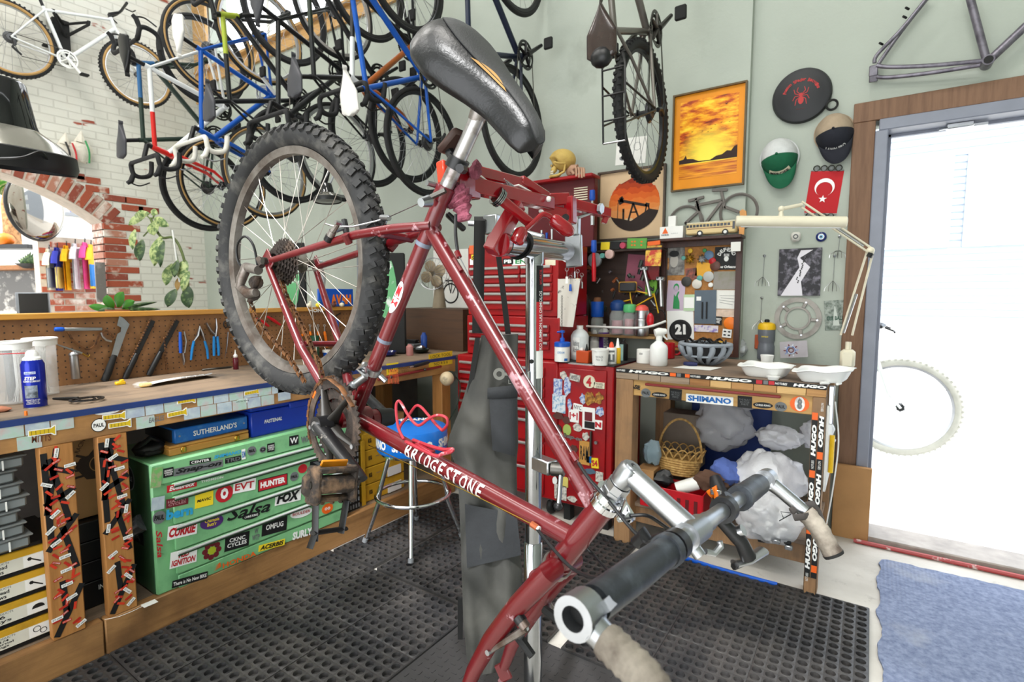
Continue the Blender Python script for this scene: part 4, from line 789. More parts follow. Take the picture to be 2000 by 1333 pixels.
MB(T).lathe([(r-.001,0),(r,.003),(r,.145),(r*.75,.163)],pm('deep_blue_can','#10259a',.2,.3,.03),28).lathe([(r+.001,0),(r+.001,.003)],STEEL,28).build('can',t)
MB(T).lathe([(r*.82,.158),(r*.78,.165),(.018,.17),(.016,.182),(.01,.19),(0,.19)],WHITE,20).build('cap',t);vd_=V((-p.x,-p.y,0)).normalized();rt2=V((0,0,1)).cross(vd_)
MB(T).tube([V((0,0,.182))-rt2*.005,V((0,0,.184))-rt2*.12],.0015,RED,6).build('straw',t)
def wrap(par,T,r,z,w_,h_,m,txt=None,fg=None,ang=0.,vd=None,bold=.02,shear=0.,name='lettering',rt=None):
 q=MB(T);rt=V((0,0,1)).cross(vd)
 def on_c(x,y,e):a=x/r+ang;return(vd*cos(a)+rt*sin(a))*(r+e)+V((0,0,z+y))
 if m is not None:q.surf(lambda i,j:on_c((i-.5)*w_,(j-.5)*h_,.0005),10,1,m)
 if txt:
  vs,fs,asp=text_fine(txt,bold,shear);k=.86 if m is not None else 1;q.add([on_c(x*w_*k,y*h_*(.66 if m is not None else 1),.0011)for x,y in vs],fs,fg)
 return q.build(name,par,label=None)
wrap(t,T,r,.118,.03,.008,pm('grey_lettering_ground','#c9ccd8',.5),'FINISH LINE',BLUEP,-.3,vd_);wrap(t,T,r,.1,.03,.011,None,'STEP',WHITEP,-.3,vd_,.03,.2);wrap(t,T,r,.09,.045,.006,None,'CLEANER & LUBRICANT',WHITEP,-.2,vd_);wrap(t,T,r,.055,.034,.042,worn('grey_photo_print','#8d97a5','#3b424b',40,.5,.1),None,None,-.3,vd_);wrap(t,T,r,.022,.036,.016,None,'PENETRATES\nPROTECTS\nLUBRICATES',WHITEP,-.2,vd_,0)
def jar(px_,py_,px2,mats,label,n,rr):
 p,s=onb(px_,py_);r=rr;T=Matrix.Translation(p);t=thing('clear_jar',label,'jar',p);H_=.2
 MB(T).lathe([(r*.9,0),(r,.004),(r,H_-.01),(r*.97,H_-.01),(r*.97,.006),(0,.005)],CLEAR,28,caps=False).build('body',t);MB(T).lathe([(r*1.1,H_-.012),(r*1.12,H_+.012),(r*1.0,H_+.014),(r*.97,H_-.012)],WHITE,28,caps=False).torus(r*1.09,.004,WHITE,FZ((0,0,H_+.012)),28,6).build('rim',t)
 for k,m in enumerate(mats):
  q=MB(T);ra=random.Random(k+px_);cx_,cy_=(k-(len(mats)-1)/2)*r*.75*RT.x,(k-(len(mats)-1)/2)*r*.75*RT.y
  for i in range(n):
   a,e_=ra.uniform(0,6.28),ra.uniform(0,.3*r);a2=a+ra.uniform(-.5,.5);tw=ra.uniform(.15,.5)*r
   q.tube([(cx_*.8+tw*cos(a),cy_*.8+tw*sin(a),.008),(cx_+.25*r*cos(a2),cy_+.25*r*sin(a2),.06),(cx_+.3*r*cos(a2),cy_+.3*r*sin(a2),.15+ra.uniform(0,.03)),(cx_+.33*r*cos(a2+.4),cy_+.33*r*sin(a2+.4),.185)],.0016,m,4,flat=.5)
  tag(q.build('cable_ties'),label=('bundle of black cable ties','bundle of white cable ties','loose white cable ties')[0 if m is BLACKM else 1]+' in the jar '+('nearest the edge' if px_<30 else 'behind the can')+(' beside the black ones' if k else ''),cat='cable ties',kind='stuff')
jar(34,788,0,(BLACKM,WHITE),'open clear jar of black and white cable ties at the bench end',40,.045);jar(86,772,0,(WHITE,),'open clear jar of white cable ties behind the aerosol can',60,.045)
p,s=onb(170,785);b=MB(Matrix.Translation(p+V((0,0,.008))));b.ring(circ(40,.05),circ(40,.042),.003,BLACK).ring(circ(40,.026),circ(40,.021),.003,BLACK)
for i in range(5):a=2*pi*i/5;b.box((.034*cos(a),.034*sin(a),.0015),(.02,.008,.003),BLACK,0,Matrix.Rotation(0,4,'Z'))
b.tube([(-.05,-.01,0),(-.09,-.03,-.004),(-.14,-.055,-.004)],[.006,.008,.004],BLACK,8);solo(b,'chainring','black chainring with a short arm lying on the workbench','chainring')
p,s=onb(235,752);b=MB(Matrix.Translation(p));b.box((0,0,.007),(.02,.035,.014),YELLOW,.003).box((0,.006,.016),(.016,.014,.01),YELLOW,.002);solo(b,'yellow_clip','small yellow plastic cap lying on the workbench','cap')
p,s=onb(281,757);b=MB(Matrix.Translation(p));b.ball((0,0,.012),.03,CLEAR,14,(1,1.2,.4),amp=.15,seed=3);bg=b.build('parts_bag');tag(bg,'small clear bag with a yellow block on the workbench','plastic bag');MB(Matrix.Translation(p)).box((0,.006,.01),(.025,.04,.014),YELLOW,.003).build('block',bg)
p,s=onb(350,745);T=Matrix.Translation(p)@Matrix.Rotation(.15,4,'Z');b=MB(T);b.surf(lambda i,j:((i-.5)*.1,(j-.5)*.3,.002+.01*i*i+.008*sin(3*j)),8,8,PAPER);tag(b.build('paper_sheet'),'creased white paper sheet holding small screws on the workbench','paper')
for k in range(7):q=MB(T@Matrix.Translation((.02+.01*(k%2),.0+.02*k,.016)));q.tube([(0,0,0),(.006,.014,.002)],.0025,STEEL,6).tube([(0,0,0),(-.001,-.002,0)],.004,STEEL,8);tag(q.build('screw'),'small steel screw in a row on the paper sheet','screw','screws on the paper sheet')
p,s=onb(424,722);b=MB();b.box((0,0,.005),(.012,.14,.01),DKSTEEL,.003,Matrix.Translation(p)@Matrix.Rotation(-.1,4,'Z'));solo(b,'flat_file','dark steel file lying against the pegboard','file')
p,s=onb(461,722);t=thing('oil_bottle','small dropper bottle of dark red oil with a white tip','bottle',p);T=Matrix.Translation(p);MB(T).lathe([(.012,0),(.013,.002),(.013,.055),(.009,.062)],pm('dark_red_oil','#5a1722',.15,0,0),16).build('body',t);MB(T).lathe([(.009,.06),(.01,.072),(.004,.078),(.0015,.1),(0,.1)],WHITE,14).build('cap',t)
p,s=onb(51,812);solo(MB(Matrix.Translation(p)).lathe([(.0045,0),(.004,.014),(0,.014)],ORANGE,10),'cap','tiny orange cap at the front edge of the workbench','cap')
p,s=onb(4,805);solo(MB(Matrix.Translation(p)).ball((0,0,.008),.022,pm('peach_rag','#b8785c',.9),12,(1,1.1,.4),amp=.2),'rag','peach coloured rag at the workbench edge','rag')
# ---------------------------------------------------------------- things under the long bench
SZ=.1305
def bp(x,y,X=-2.135):return on(x,y,'X',X)
GRN=worn('mint_green_enamel','#7db883','#6ba274',10,.62,.1,.35);GRND=pm('dark_green_enamel','#2c4a30',.45,0,.1);TRIM=pm('bright_drawer_trim','#e4e6e6',.25,.6,0)
CY0,CY1,CZ0,CZ1=.806,1.676,SZ,.632;CX=-2.137;CXB=-2.52
ch=thing('tool_chest','mint green tool chest covered in brand stickers under the long bench','tool chest',((CX+CXB)/2,(CY0+CY1)/2,SZ))
b=MB();b.box(((CX+CXB)/2-.004,(CY0+CY1)/2,(CZ0+CZ1)/2),(CX-CXB-.008,CY1-CY0,CZ1-CZ0),GRN,.006).box(((CX+CXB)/2-.004,CY0-.001,(CZ0+CZ1)/2),(CX-CXB-.03,.003,CZ1-CZ0-.01),GRND);b.build('body',ch)
b=MB();b.box((CX-.002,(CY0+CY1)/2,.59),(.006,CY1-CY0-.004,.078),GRN,.002);b.build('lid',ch)
dz=(.549,.497,.383,.281,.187)
for k in range(4):
 z1_,z0_=dz[k]-.003,dz[k+1]+.003;b=MB();b.box((CX,(CY0+CY1)/2+.02,(z0_+z1_)/2),(.012,CY1-CY0-.09,z1_-z0_),GRN,.003);d_=b.build('drawer',ch)
 b=MB();b.tube([(CX+.009,CY0+.07,z1_-.006),(CX+.009,CY1-.03,z1_-.006)],.006,TRIM,10,flat=1.0).box((CX+.006,(CY0+CY1)/2+.02,z1_-.014),(.006,CY1-CY0-.1,.008),GRND);b.build('handle',d_)
b=MB();b.box((CX,(CY0+CY1)/2+.02,.158),(.008,CY1-CY0-.1,.05),GRN,.002);b.build('bottom_panel',ch)
def cs(x0,y0,x1,y1,h,*a,**k):return sticker(ch,'X',CX+.0065,250+x0/3.3333,800+y0/3.3333,250+x1/3.3333,800+y1/3.3333,h/3.3333,*a,**k)
def cst(x0,y0,x1,y1,h,*a,**k):return sticker(ch,'X',CX+.0018,250+x0/3.3333,800+y0/3.3333,250+x1/3.3333,800+y1/3.3333,h/3.3333,*a,**k)
MAR=pm('maroon_print','#6b1f26',.5,0,0);CYA=pm('cyan_print','#2e9ed0',.5,0,0);PUR=pm('purple_print','#4b2a6e',.5,0,0)
cst(230,418,296,404,60,INK,'MONKEY\nWRENCH\nCYCLES',WHITEP);cst(305,412,622,348,48,GREYP,'Snap-on',INK,fit=(.94,.86),shear=.3,bold=.04);cst(402,349,540,326,26,INK,'CENTER',WHITEP);cst(560,312,736,274,27,None,'SHIMANO',CYA,fit=(1,.8),bold=.04,shear=.2)
cst(632,338,736,316,34,INK,'TRD',GREYP,fit=(.9,.7));cst(740,296,764,290,66,WHITEP,'BDM',BLUEP);cst(776,276,834,264,58,GREYP,'PAUL',INK,True,fit=(.7,.35),bold=.05);cst(856,266,898,258,40,GREYP,'o',INK,True);cst(906,254,954,244,56,INK,'MONKEY\nWRENCH\nCYCLES',WHITEP);cst(1050,208,1110,196,62,INK,'W',WHITEP);cst(1125,200,1190,186,40,None,'WX',GREYP,fit=(1,1),bold=.05)
cs(255,522,450,478,46,REDP,'Edelbrock',WHITEP,shear=.3,ring=None,bold=.03);cs(475,472,620,440,16,None,'THOMSON',WHITEP,fit=(1,.9));cs(250,618,393,586,58,MAR,'HARVEY\nCYCLES',pm('dusty_pink_print','#b98d90',.5));cs(437,602,555,574,92,YELP,'MAVIC',INK,fit=(.8,.2),shear=.2);cs(570,562,684,535,112,REDP,'O',WHITEP,True,fit=(.45,.65),bold=.08)
cs(686,512,832,484,76,WHITEP,'EVT',REDP,fit=(.85,.6));cs(848,500,1040,452,76,INK,'HUNTER',WHITEP,fit=(.84,.5),ring=REDP,bold=.05);cs(1054,444,1110,430,58,GREYP,'PAUL',INK,True,fit=(.7,.35),bold=.05);cs(1108,392,1166,380,58,REDP,None,None,True);cs(1186,384,1328,348,84,INK,'X',GREYP,fit=(.8,.8),bold=.03)
cs(250,690,424,650,66,None,'bern',CYA,fit=(1,1),bold=.05);cs(650,690,930,625,76,None,'Salsa',INK,fit=(1,1),shear=.35,bold=.02);cs(960,588,1128,550,80,WHITEP,'FOX',INK,fit=(.9,.8),shear=.25,bold=.06);cs(1146,535,1200,520,82,GREYP,'PAUL',INK,True,fit=(.8,.35),bold=.05);cs(744,708,860,680,42,INK,'CHRIS KING',WHITEP,True,fit=(.75,.35))
cs(260,810,452,766,86,WHITEP,'CURRIE',REDP,fit=(.92,.7),shear=.2,bold=.05);cs(470,752,622,716,88,PUR,'Chamois\nButt\'r',YELP,True,fit=(.62,.55));cs(276,988,450,940,102,WHITEP,'MSD\nIGNITION',REDP,fit=(.9,.82),shear=.2,bold=.04);cs(632,880,790,838,96,INK,'CKNC\nCYCLES',WHITEP,fit=(.8,.6));cs(806,820,860,806,84,None,'W\nWTP',GREYP,fit=(.9,.9),bold=.04)
cs(874,778,1036,736,98,INK,'OMFUG',WHITEP,fit=(.7,.35));cs(1058,692,1200,655,60,WHITEP,'BOULDER',REDP,True,fit=(.8,.3));cs(1262,656,1334,636,64,ORAP,'oo',WHITEP,True,fit=(.5,.3));cs(290,1142,520,1076,46,INK,'There is No New BIKE',WHITEP,fit=(.94,.5));cs(618,1020,836,935,36,None,'HONDA',ORAP,fit=(1,.9),bold=.03);cs(852,908,1022,862,40,YELP,'ACERBIS',INK,fit=(.9,.7),shear=.2,bold=.04)
cs(1072,828,1200,790,50,None,'SURLY',WHITEP,fit=(1,1),bold=.05)
T,w_,h_=sheet('X',CX+.0065,250+545/3.333,800+1050/3.333,250+612/3.333,800+1010/3.333,14);b=MB()
for i in range(4):b.prism([(-.014+.004*i,-.008+.005*i),(.016,-.006+.005*i),(.016,-.002+.005*i)],.0008,ORAP,T)
b.build('sticker',ch,smooth=0,label='orange wing emblem')
T,w_,h_=sheet('X',CX+.0065,250+480/3.333,800+935/3.333,250+612/3.333,800+905/3.333,130/3.333);b=MB()
for i in range(8):a=2*pi*i/8;b.prism([(x*w_*.14+w_*.34*cos(a),y*w_*.14+w_*.34*sin(a))for x,y in circ(12)],.0007+.00002*i,MAR,T)
b.prism(circ(20,w_*.2),.0012,pm('lime_print','#a8b428',.5,0,0),T);b.build('sticker',ch,smooth=0,label='dark red flower sticker')
T,w_,h_=sheet('X',CX+.0006,250+205/3.333,800+780/3.333,250+235/3.333,800+960/3.333,10);b=MB();b.text('Salsa',.105,.02,REDP,FX(on(250+205/3.333,800+875/3.333,'X',CX+.0006))@Matrix.Rotation(-pi/2,4,'Z'),.02,.3);b.build('sticker',ch,smooth=0,label='red vertical lettering')
cst(160,712,246,698,84,GREYP,'PAUL',INK,True,fit=(.75,.4),bold=.05);cst(152,622,238,604,84,HOLO[1]);cst(150,450,220,440,130,worn('speckled_sticker','#9aa07a','#6fae62',60,.5,.05));cst(1392,640,1430,630,110,MAR,'D',INK)
b=MB();Ts=fr((CX-.19,CY0-.004,.55),(1,0,0),(0,0,1));b.prism(circ(24,.05),.0006,GREYP,Ts).prism(circ(24,.045),.0009,INK,Ts).text('THULE',.065,.018,GREYP,Ts,.03);b.build('sticker',ch,smooth=0,label='black round sticker on the dark end')
b=MB();Ts=fr((CX-.19,CY0-.004,.33),(1,0,0),(0,0,1));b.card(.2,.05,INK,Ts).text('KIMA',.15,.03,GREYP,Ts,.04);b.build('sticker',ch,smooth=0,label='black lettered sticker on the dark end')
HONEY=wood('honey_pine_box','#c78f45','#b0772f','Y',.8,.45)
y0,y1=on(332,905,'X',-2.19).y,on(487,865,'X',-2.19).y;t=thing('wooden_case','honey coloured wooden case with brass latches on the green chest','case',(-2.3,(y0+y1)/2,CZ1))
zt=on(332,873,'X',-2.19).z;MB().box((-2.3,(y0+y1)/2,CZ1+(zt-CZ1)*.36),(.22,y1-y0,(zt-CZ1)*.7),HONEY,.003).build('body',t);MB().box((-2.3,(y0+y1)/2,CZ1+(zt-CZ1)*.86),(.22,y1-y0,(zt-CZ1)*.27),HONEY,.003).build('lid',t)
for x,y in((359,878),(463,856)):q=on(x,y,'X',-2.188);MB().box(q,(.006,.02,.022),BRASS,.002).tube([q+V((.004,0,-.008)),q+V((.006,0,.01))],.004,BRASS,8).build('latch',t)
BBL=worn('scuffed_blue_vinyl','#1a64b4','#3f7fbe',20,.62,.1,.4);ya,yb=on(342,855,'X',-2.2).y,on(485,825,'X',-2.2).y;t=thing('ring_binder','thick blue binder with white spine lettering lying on the wooden case','binder',(-2.32,(ya+yb)/2,zt))
zb=zt+.058;MB().box((-2.33,(ya+yb)/2,(zt+zb)/2),(.25,yb-ya,zb-zt),BBL,.004).build('cover',t);MB().box((-2.34,ya+.02,(zt+zb)/2),(.23,.05,zb-zt-.012),BLACKM).build('spine_edge',t);b=MB();Ts=FX((-2.2045,(ya+yb)/2+.01,(zt+zb)/2));b.text('SUTHERLAND\'S',(yb-ya)*.6,.022,WHITEP,Ts,.02);b.build('lettering',t,smooth=0)
for s in(-1,1):MB().tube([(-2.206,(ya+yb)/2+s*(yb-ya)*.44,(zt+zb)/2),(-2.203,(ya+yb)/2+s*(yb-ya)*.44,(zt+zb)/2)],.004,STEEL,10).build('rivet',t)
DBL=pm('royal_blue_steel','#1537a8',.35,0,.08);ya,yb=on(492,850,'X',-2.19).y,CY1-.02;zb=CZ1+.145;t=thing('blue_toolbox','royal blue steel toolbox on the green chest behind the crank','toolbox',(-2.3,(ya+yb)/2,CZ1))
MB().box((-2.3,(ya+yb)/2,CZ1+.055),(.22,yb-ya,.11),DBL,.004).build('body',t);MB().box((-2.3,(ya+yb)/2,CZ1+.128),(.225,yb-ya+.006,.03),DBL,.006).build('lid',t);MB().box((-2.187,(ya+yb)/2+.02,CZ1+.112),(.01,.12,.03),DBL,.003).tube([(-2.184,(ya+yb)/2-.02,CZ1+.125),(-2.178,(ya+yb)/2+.02,CZ1+.125),(-2.184,(ya+yb)/2+.06,CZ1+.125)],.004,DBL,8).build('latch',t)
b=MB();b.text('FASTENAL',.085,.016,WHITEP,FX((-2.1895,ya+.1,CZ1+.06)),.03,.25);b.build('lettering',t,smooth=0)
q=on(292,905,'X',-2.26);b=MB();b.ball(q,.045,BLACK,14,(.9,1.2,.65),amp=.15,seed=2).tube([q+V((0,-.05,.0)),q+V((.02,0,.045)),q+V((0,.05,.01))],.01,BLACK,8).box(q+V((.03,.0,-.01)),(.03,.06,.02),BLACKM,.008);q2=b.build('pump_head');tag(q2,'black plastic pump head lying on the green chest beside the wooden case','pump');q2.location.z=CZ1+.001
FROST=pm('frosted_clear_plastic','#8f9699',.25,0,.1,6,alpha=.72);ye=on(78,1000,'X',BX).y
for k in range(7):
 z=.455+k*.043;t=thing('parts_organizer',('lowest','second lowest','third lowest','middle','third highest','second highest','topmost')[k]+' frosted clear organizer in the stack under the bench end','organizer',(-2.3,ye-.18,z),'clear organizers under the bench');yy=ye-.2-.012*(k%3)
 MB().box((-2.3,yy,z+.019),(.26,.36,.034),FROST,.006).build('tray',t);MB().box((-2.3,yy,z+.0385),(.27,.375,.007),FROST,.003).build('lid',t)
 for i in range(4):MB().box((-2.165,yy-.14+.09*i,z+.018),(.003,.004,.03),WHITE).build('rib',t)
 if k%2:MB().ball((-2.19,yy+.12,z+.012),.012,STEEL,8,(1,2,.6),amp=.3).build('hardware',t)
rk=thing('drawer_rack','black rack holding four yellow hardware drawers under the organizers','drawer rack',(-2.3,ye-.2,SZ));YB=worn('mustard_cardboard','#c99a1c','#a37c1a',10,.62,.1,.8);LBLP=pm('cream_label','#d9d7cb',.7,0,.05)
b=MB();b.box((-2.46,ye-.15,SZ+.16),(.01,.42,.32),BLACK)
for k in range(5):b.box((-2.325,ye-.15,SZ+.006+k*.079),(.27,.42,.01),BLACK)
b.box((-2.325,ye+.055,SZ+.16),(.27,.01,.32),BLACK);b.build('frame',rk)
zz=[SZ+.012+.079*k for k in range(4)]
for k,(z,tx)in enumerate(zip(zz,('1-1/4\nExternal\nRings','#6\nKeys','Pan Head\nScrews','Hex Head\nScrews'))):
 yy=ye-.155;d_=MB().box((-2.32,yy,z+.034),(.26,.38,.062),YB,.003).build('drawer',rk);q=MB();T=FX((-2.1895,yy+.08,z+.022));q.card(.2,.04,LBLP,T).card(.055,.036,WHITEP,T@Matrix.Translation((.065,0,.0003))).text(tx,.06,.026,INK,T@Matrix.Translation((-.03,-.003,0)),.02).text('KAR PRODUCTS',.07,.006,INK,T@Matrix.Translation((-.03,.0155,0)))
 T2=T@Matrix.Translation((.065,0,.0012))
 if k==0:q.torus(.009,.001,INK,T2@Matrix.Translation((-.008,.005,0)),18,4).torus(.008,.001,INK,T2@Matrix.Translation((.008,-.006,0)),18,4)
 elif k==1:q.prism([(.016*cos(a),.014*sin(a)-.004)for a in[pi*i/12 for i in range(13)]],.0004,INK,T2)
 else:q.box((.004,0,0),(.03,.004,.0004),INK,0,T2@Matrix.Rotation(-.6,4,'Z')).prism([(-.012+.006*x,.006+.006*y)for x,y in circ(6)],.0004,INK,T2)
 q.build('label_print',d_,smooth=0)
q=on(170,905,'X',-2.3);z=.45;t=thing('cardboard_box','brown cardboard box printed with a winged wheel between the posts','box',(-2.4,q.y,z));MB().box((-2.4,q.y+.01,.6),(.2,.17,.3),CARDB,.002).build('carton',t)
b=MB();T=FX((-2.298,q.y+.025,.64));DKB=pm('brown_ink','#33251a',.7,0,0);b.prism([(-.06,.0),(-.045,.03),(-.02,.035),(.0,.06),(.02,.05),(.035,.02),(.045,-.03),(.03,-.05),(0,-.055),(-.03,-.05)],.0006,DKB,T).prism(circ(22,.03),.001,CARDB,T@Matrix.Translation((.01,0,0))).prism(circ(22,.027),.0013,DKB,T@Matrix.Translation((.01,0,0))).prism(circ(14,.007),.0016,CARDB,T@Matrix.Translation((.01,0,0)))
for i in range(4):b.box((-.045-.004*i,.012-.014*i,.0004),(.05,.008,.0006),DKB,0,T@Matrix.Rotation(-.5+.2*i,4,'Z'))
b.text('RACING',.06,.014,DKB,T@Matrix.Translation((-.04,.08,0))@Matrix.Rotation(1.1,4,'Z'));b.build('printed_emblem',t,smooth=0)
for k,(z0_,z1_,lab)in enumerate(((SZ,.225,'black box with white streaks at the bottom of the stack'),(.227,.3,'black box with a grey globe emblem, lower of two'),(.302,.375,'black box with a grey globe emblem, upper of two'),(.377,.447,'plain black box topmost of the stack between posts'))):
 q=on(182,1100,'X',-2.26);t=thing('black_box',lab,'box',(-2.36,q.y,z0_),'black boxes between the posts');MB().box((-2.36,q.y,(z0_+z1_)/2),(.2,.19,z1_-z0_-.002),pm('black_carton','#121214',.45),.002).build('carton',t);b=MB();T=FX((-2.2585,q.y+.055,(z0_+z1_)/2))
 if k in(1,2):b.torus(.018,.0012,GREYP,T,24,4,.75).torus(.018,.001,GREYP,T,20,4,.3).torus(.009,.001,GREYP,T,20,4,1.5).card(.044,.006,GREYP,T)
 if k==0:
  b.text('INDUSTRIES',.09,.018,WHITEP,T@Matrix.Translation((0,.02,0)),.02)
  for i in range(3):b.box((.0,-.008-.008*i,.0006),(.05,.003,.0004),pm('blue_streak','#7d92c0',.5),0,T@Matrix.Rotation(.5,4,'Z'))
 if k<3:b.build('printed_emblem',t,smooth=0)
q=on(279,1030,'X',-2.25)+V((0,-.06,0));b=MB();b.tube([q+V((0,-.04,-.08)),q+V((0,.02,.0)),q+V((.03,.05,.03))],[.02,.03,.035],pm('silver_film','#8d9097',.25,.7),12);solo(b,'foil_bag','silver foil bag tucked beside the green chest','bag')
b=MB();b.box((-2.4,on(262,1080,'X',-2.3).y-.065,.33),(.2,.07,.4),pm('dark_bin','#1b1c1e',.5),.01);solo(b,'storage_bin','tall dark bin between the second post and the green chest','bin')
b=MB();p=on(292,1180,'Z',.131);b.box(p+V((0,0,.001)),(.03,.045,.001),PAPER,0).tube(smoothp([p+V((0,-.02,.002)),p+V((.005,-.06,.002)),p+V((.0,-.1,.002)),p+V((-.02,-.13,.002))]),.0008,WHITE,4);solo(b,'price_tag','white string tag lying on the bench base board','tag')
for k in range(4):
 z=SZ+.0005+k*.095;y_=on(735,900,'X',-2.2).y;t=thing('yellow_box',('lowest','second','third','topmost')[k]+' yellow parts box in the stack behind the stool','box',(-2.3,y_,z),'yellow boxes behind the stool');MB().box((-2.33,y_+.06,z+.047),(.25,.3,.09),YB,.003).build('carton',t);b=MB();T=FX((-2.2035,y_-.0,z+.05));b.text('KG',.022,.024,INK,T@Matrix.Translation((-.04,0,0)),.05).text('PARTS',.04,.008,GREYP,T@Matrix.Translation((.02,0,0)));b.build('lettering',t,smooth=0);b=MB();b.box((-2.2,y_+.13,z+.03),(.004,.1,.05),WHITEP);b.build('label',t)
b=MB();b.box((-2.19,on(708,930,'X',-2.19).y+.005,.3),(.006,.025,.36),YB,.001);solo(b,'divider','upright yellow card strip beside the yellow boxes','card')
t=thing('crate','narrow black perforated crate between green chest and yellow boxes','crate',(-2.33,1.745,SZ));b=MB();b.box((-2.3,1.735,.38),(.24,.09,.5),pm('black_grid','#16171a',.6),.004);b.build('body',t);b=MB()
for i in range(5):
 for j in range(14):b.box((-2.178,1.7+.0175*i,.15+.034*j),(.004,.007,.02),GREY)
b.build('grille',t)
b=MB();q=on(740,885,'X',-2.25);b.box((-2.33,q.y+.05,.131+.381+.031),(.22,.24,.06),CARDB,.003);solo(b,'carton','brown carton lying on the yellow boxes under the bench','box')
sx_,sy_=-1.86,1.85;t=thing('bar_stool','chrome swivel stool with a blue lettered vinyl seat','stool',(sx_,sy_,0));SEA=pm('blue_vinyl','#0b6fd0',.35,0,.06,coat=.2);zt_=.61;R_=.172
T=Matrix.Translation((sx_,sy_,0));MB(T).lathe([(R_*.97,zt_-.125),(R_*1.01,zt_-.115),(R_*1.015,zt_-.03),(R_*.97,zt_-.012),(R_*.7,zt_+.004),(0,zt_+.01)],SEA,48).build('seat',t);MB(T).lathe([(R_*.9,zt_-.14),(R_*.92,zt_-.122)],CHROME,40).build('seat_ring',t)
vd_=V((-sx_,-sy_,0)).normalized()
for a in(0,1.35,-1.35):wrap(t,T,R_*1.016,zt_-.072,.2,.045,None,'SHIMANO',WHITEP,a,vd_,.045)
b=MB(T);rt=V((0,0,1)).cross(vd_);vs,fs,asp=text_geo('SHIMANO',.045,0);b.add([(rt*(x*.2)+vd_*(-(y*.055)-.05-.05*(x*x)))+V((0,0,zt_+.0105-.00*x))for x,y in vs],[f_[::-1]for f_ in fs],WHITEP);b.build('lettering',t)
a0=math.atan2(1.651-sy_,-1.684-sx_)
for k in range(4):
 a=a0+k*pi/2;d_=V((cos(a),sin(a),0));MB(T).tube([d_*.11+V((0,0,zt_-.14)),d_*.165+V((0,0,.27)),d_*.172+V((0,0,.21)),d_*.235+V((0,0,.036))],.0115,CHROME,14).build('leg',t);MB(T).tube([d_*.236+V((0,0,.036)),d_*.243+V((0,0,.0165))],.0145,GREY,12).build('foot_cap',t)
MB(T).torus(.182,.0095,CHROME,FZ((0,0,.255)),56,10).build('foot_ring',t)
def stuff_at(x,y,z=ZT):return on(x,y,'Z',z)
p=stuff_at(835,680);t=thing('thick_book','thick black book with white spine lettering among the bench clutter','book',p);zq=ZT+.035;MB().box(p+V((-.1,.03,.05)),(.16,.26,.024),pm('black_book_cover','#17181b',.4),.002).build('cover',t);b=MB();T=FX(p+V((-.0195,.0,.05)));b.text('FROM THE MIND AND HEART OF HIS',.15,.006,WHITEP,T).card(.01,.016,REDP,T@Matrix.Translation((.1,0,0)));b.build('lettering',t,smooth=0)
b=MB();b.box(p+V((-.11,.06,.019)),(.22,.4,.036),pm('clear_case_grey','#8b8f93',.2,alpha=.6),.004);solo(b,'parts_case','flat clear parts case under the black book','case')
p=stuff_at(822,690);solo(MB(Matrix.Translation(p)).lathe([(.02,0),(.045,.008),(.06,.028),(.056,.028),(.04,.012),(0,.01)],pm('dark_green_glass','#12231c',.08,0,0),26),'glass_bowl','dark green glass bowl at the front of the cluttered bench','bowl');solo(MB(Matrix.Translation(p+V((0,0,.012)))).ball((0,0,.018),.03,STEEL,12,(1,1,.6),amp=.35,seed=5),'loose_hardware','small steel parts heaped in the green bowl','parts').__setitem__('kind','stuff')
p=stuff_at(757,696);solo(MB(Matrix.Translation(p)).lathe([(.02,0),(.05,.01),(.058,.03),(.054,.03),(.04,.014),(0,.012)],pm('cobalt_dish','#161f5c',.15,0,0),26),'dish','cobalt blue dish on the bench behind the seat tube','dish')
p=stuff_at(845,655);b=MB();b.surf(lambda i,j:p+V((-.15+.12*i,-.06+.18*j,.075+.1*i*j*(1-.3*i)+.02*sin(5*j))),10,10,PAPER).box(p+V((-.1,.02,.06)),(.14,.2,.03),PAPER,.008);solo(b,'paper_bag','crumpled white paper bag on top of the bench clutter','paper bag')
b=MB();b.box(p+V((-.08,.0,.042)),(.13,.2,.004),pm('yellow_pad','#d9cf8a',.8));solo(b,'note_pad','pale yellow pad under the paper bag','notepad')
p=stuff_at(800,682);b=MB();b.surf(lambda i,j:p+V((-.2+.13*i,-.07+.2*j,.025+.02*sin(pi*i)*sin(2*pi*j)**2)),10,14,WHITE);solo(b,'foam_tray','white foam tray behind the black book','tray')
for x,y,m,r,h,nm,lab in((800,672,pm('pink_clear','#c98a86',.2,0,0,alpha=.7),.022,.07,'plastic_cup','pink translucent cup tipped among the bench clutter'),(828,660,pm('clear_blue_bottle','#2d4fa0',.15,0,0),.022,.12,'water_bottle','blue bottle lying behind the paper bag'),(790,648,pm('green_glass','#2f5a44',.1),.02,.08,'glass_jar','green glass jar behind the bench clutter'),(775,690,CREAM,.018,.08,'tape_roll','cream tape roll standing behind the seat tube')):
 p=on(x,y,'X',-2.5 if nm!='plastic_cup' else-2.35);p.z=ZT;q=MB(Matrix.Translation(p));q.lathe([(r*.9,0),(r,.004),(r,h*.8),(r*.6,h*.9),(r*.55,h)],m,16);solo(q,nm,lab,nm.split('_')[1])
p=stuff_at(708,690);solo(MB().box(p+V((-.02,0,.008)),(.05,.06,.016),pm('amber_box','#d69a3a',.5),.003),'small_box','small amber box on the bench behind the tyre','box')
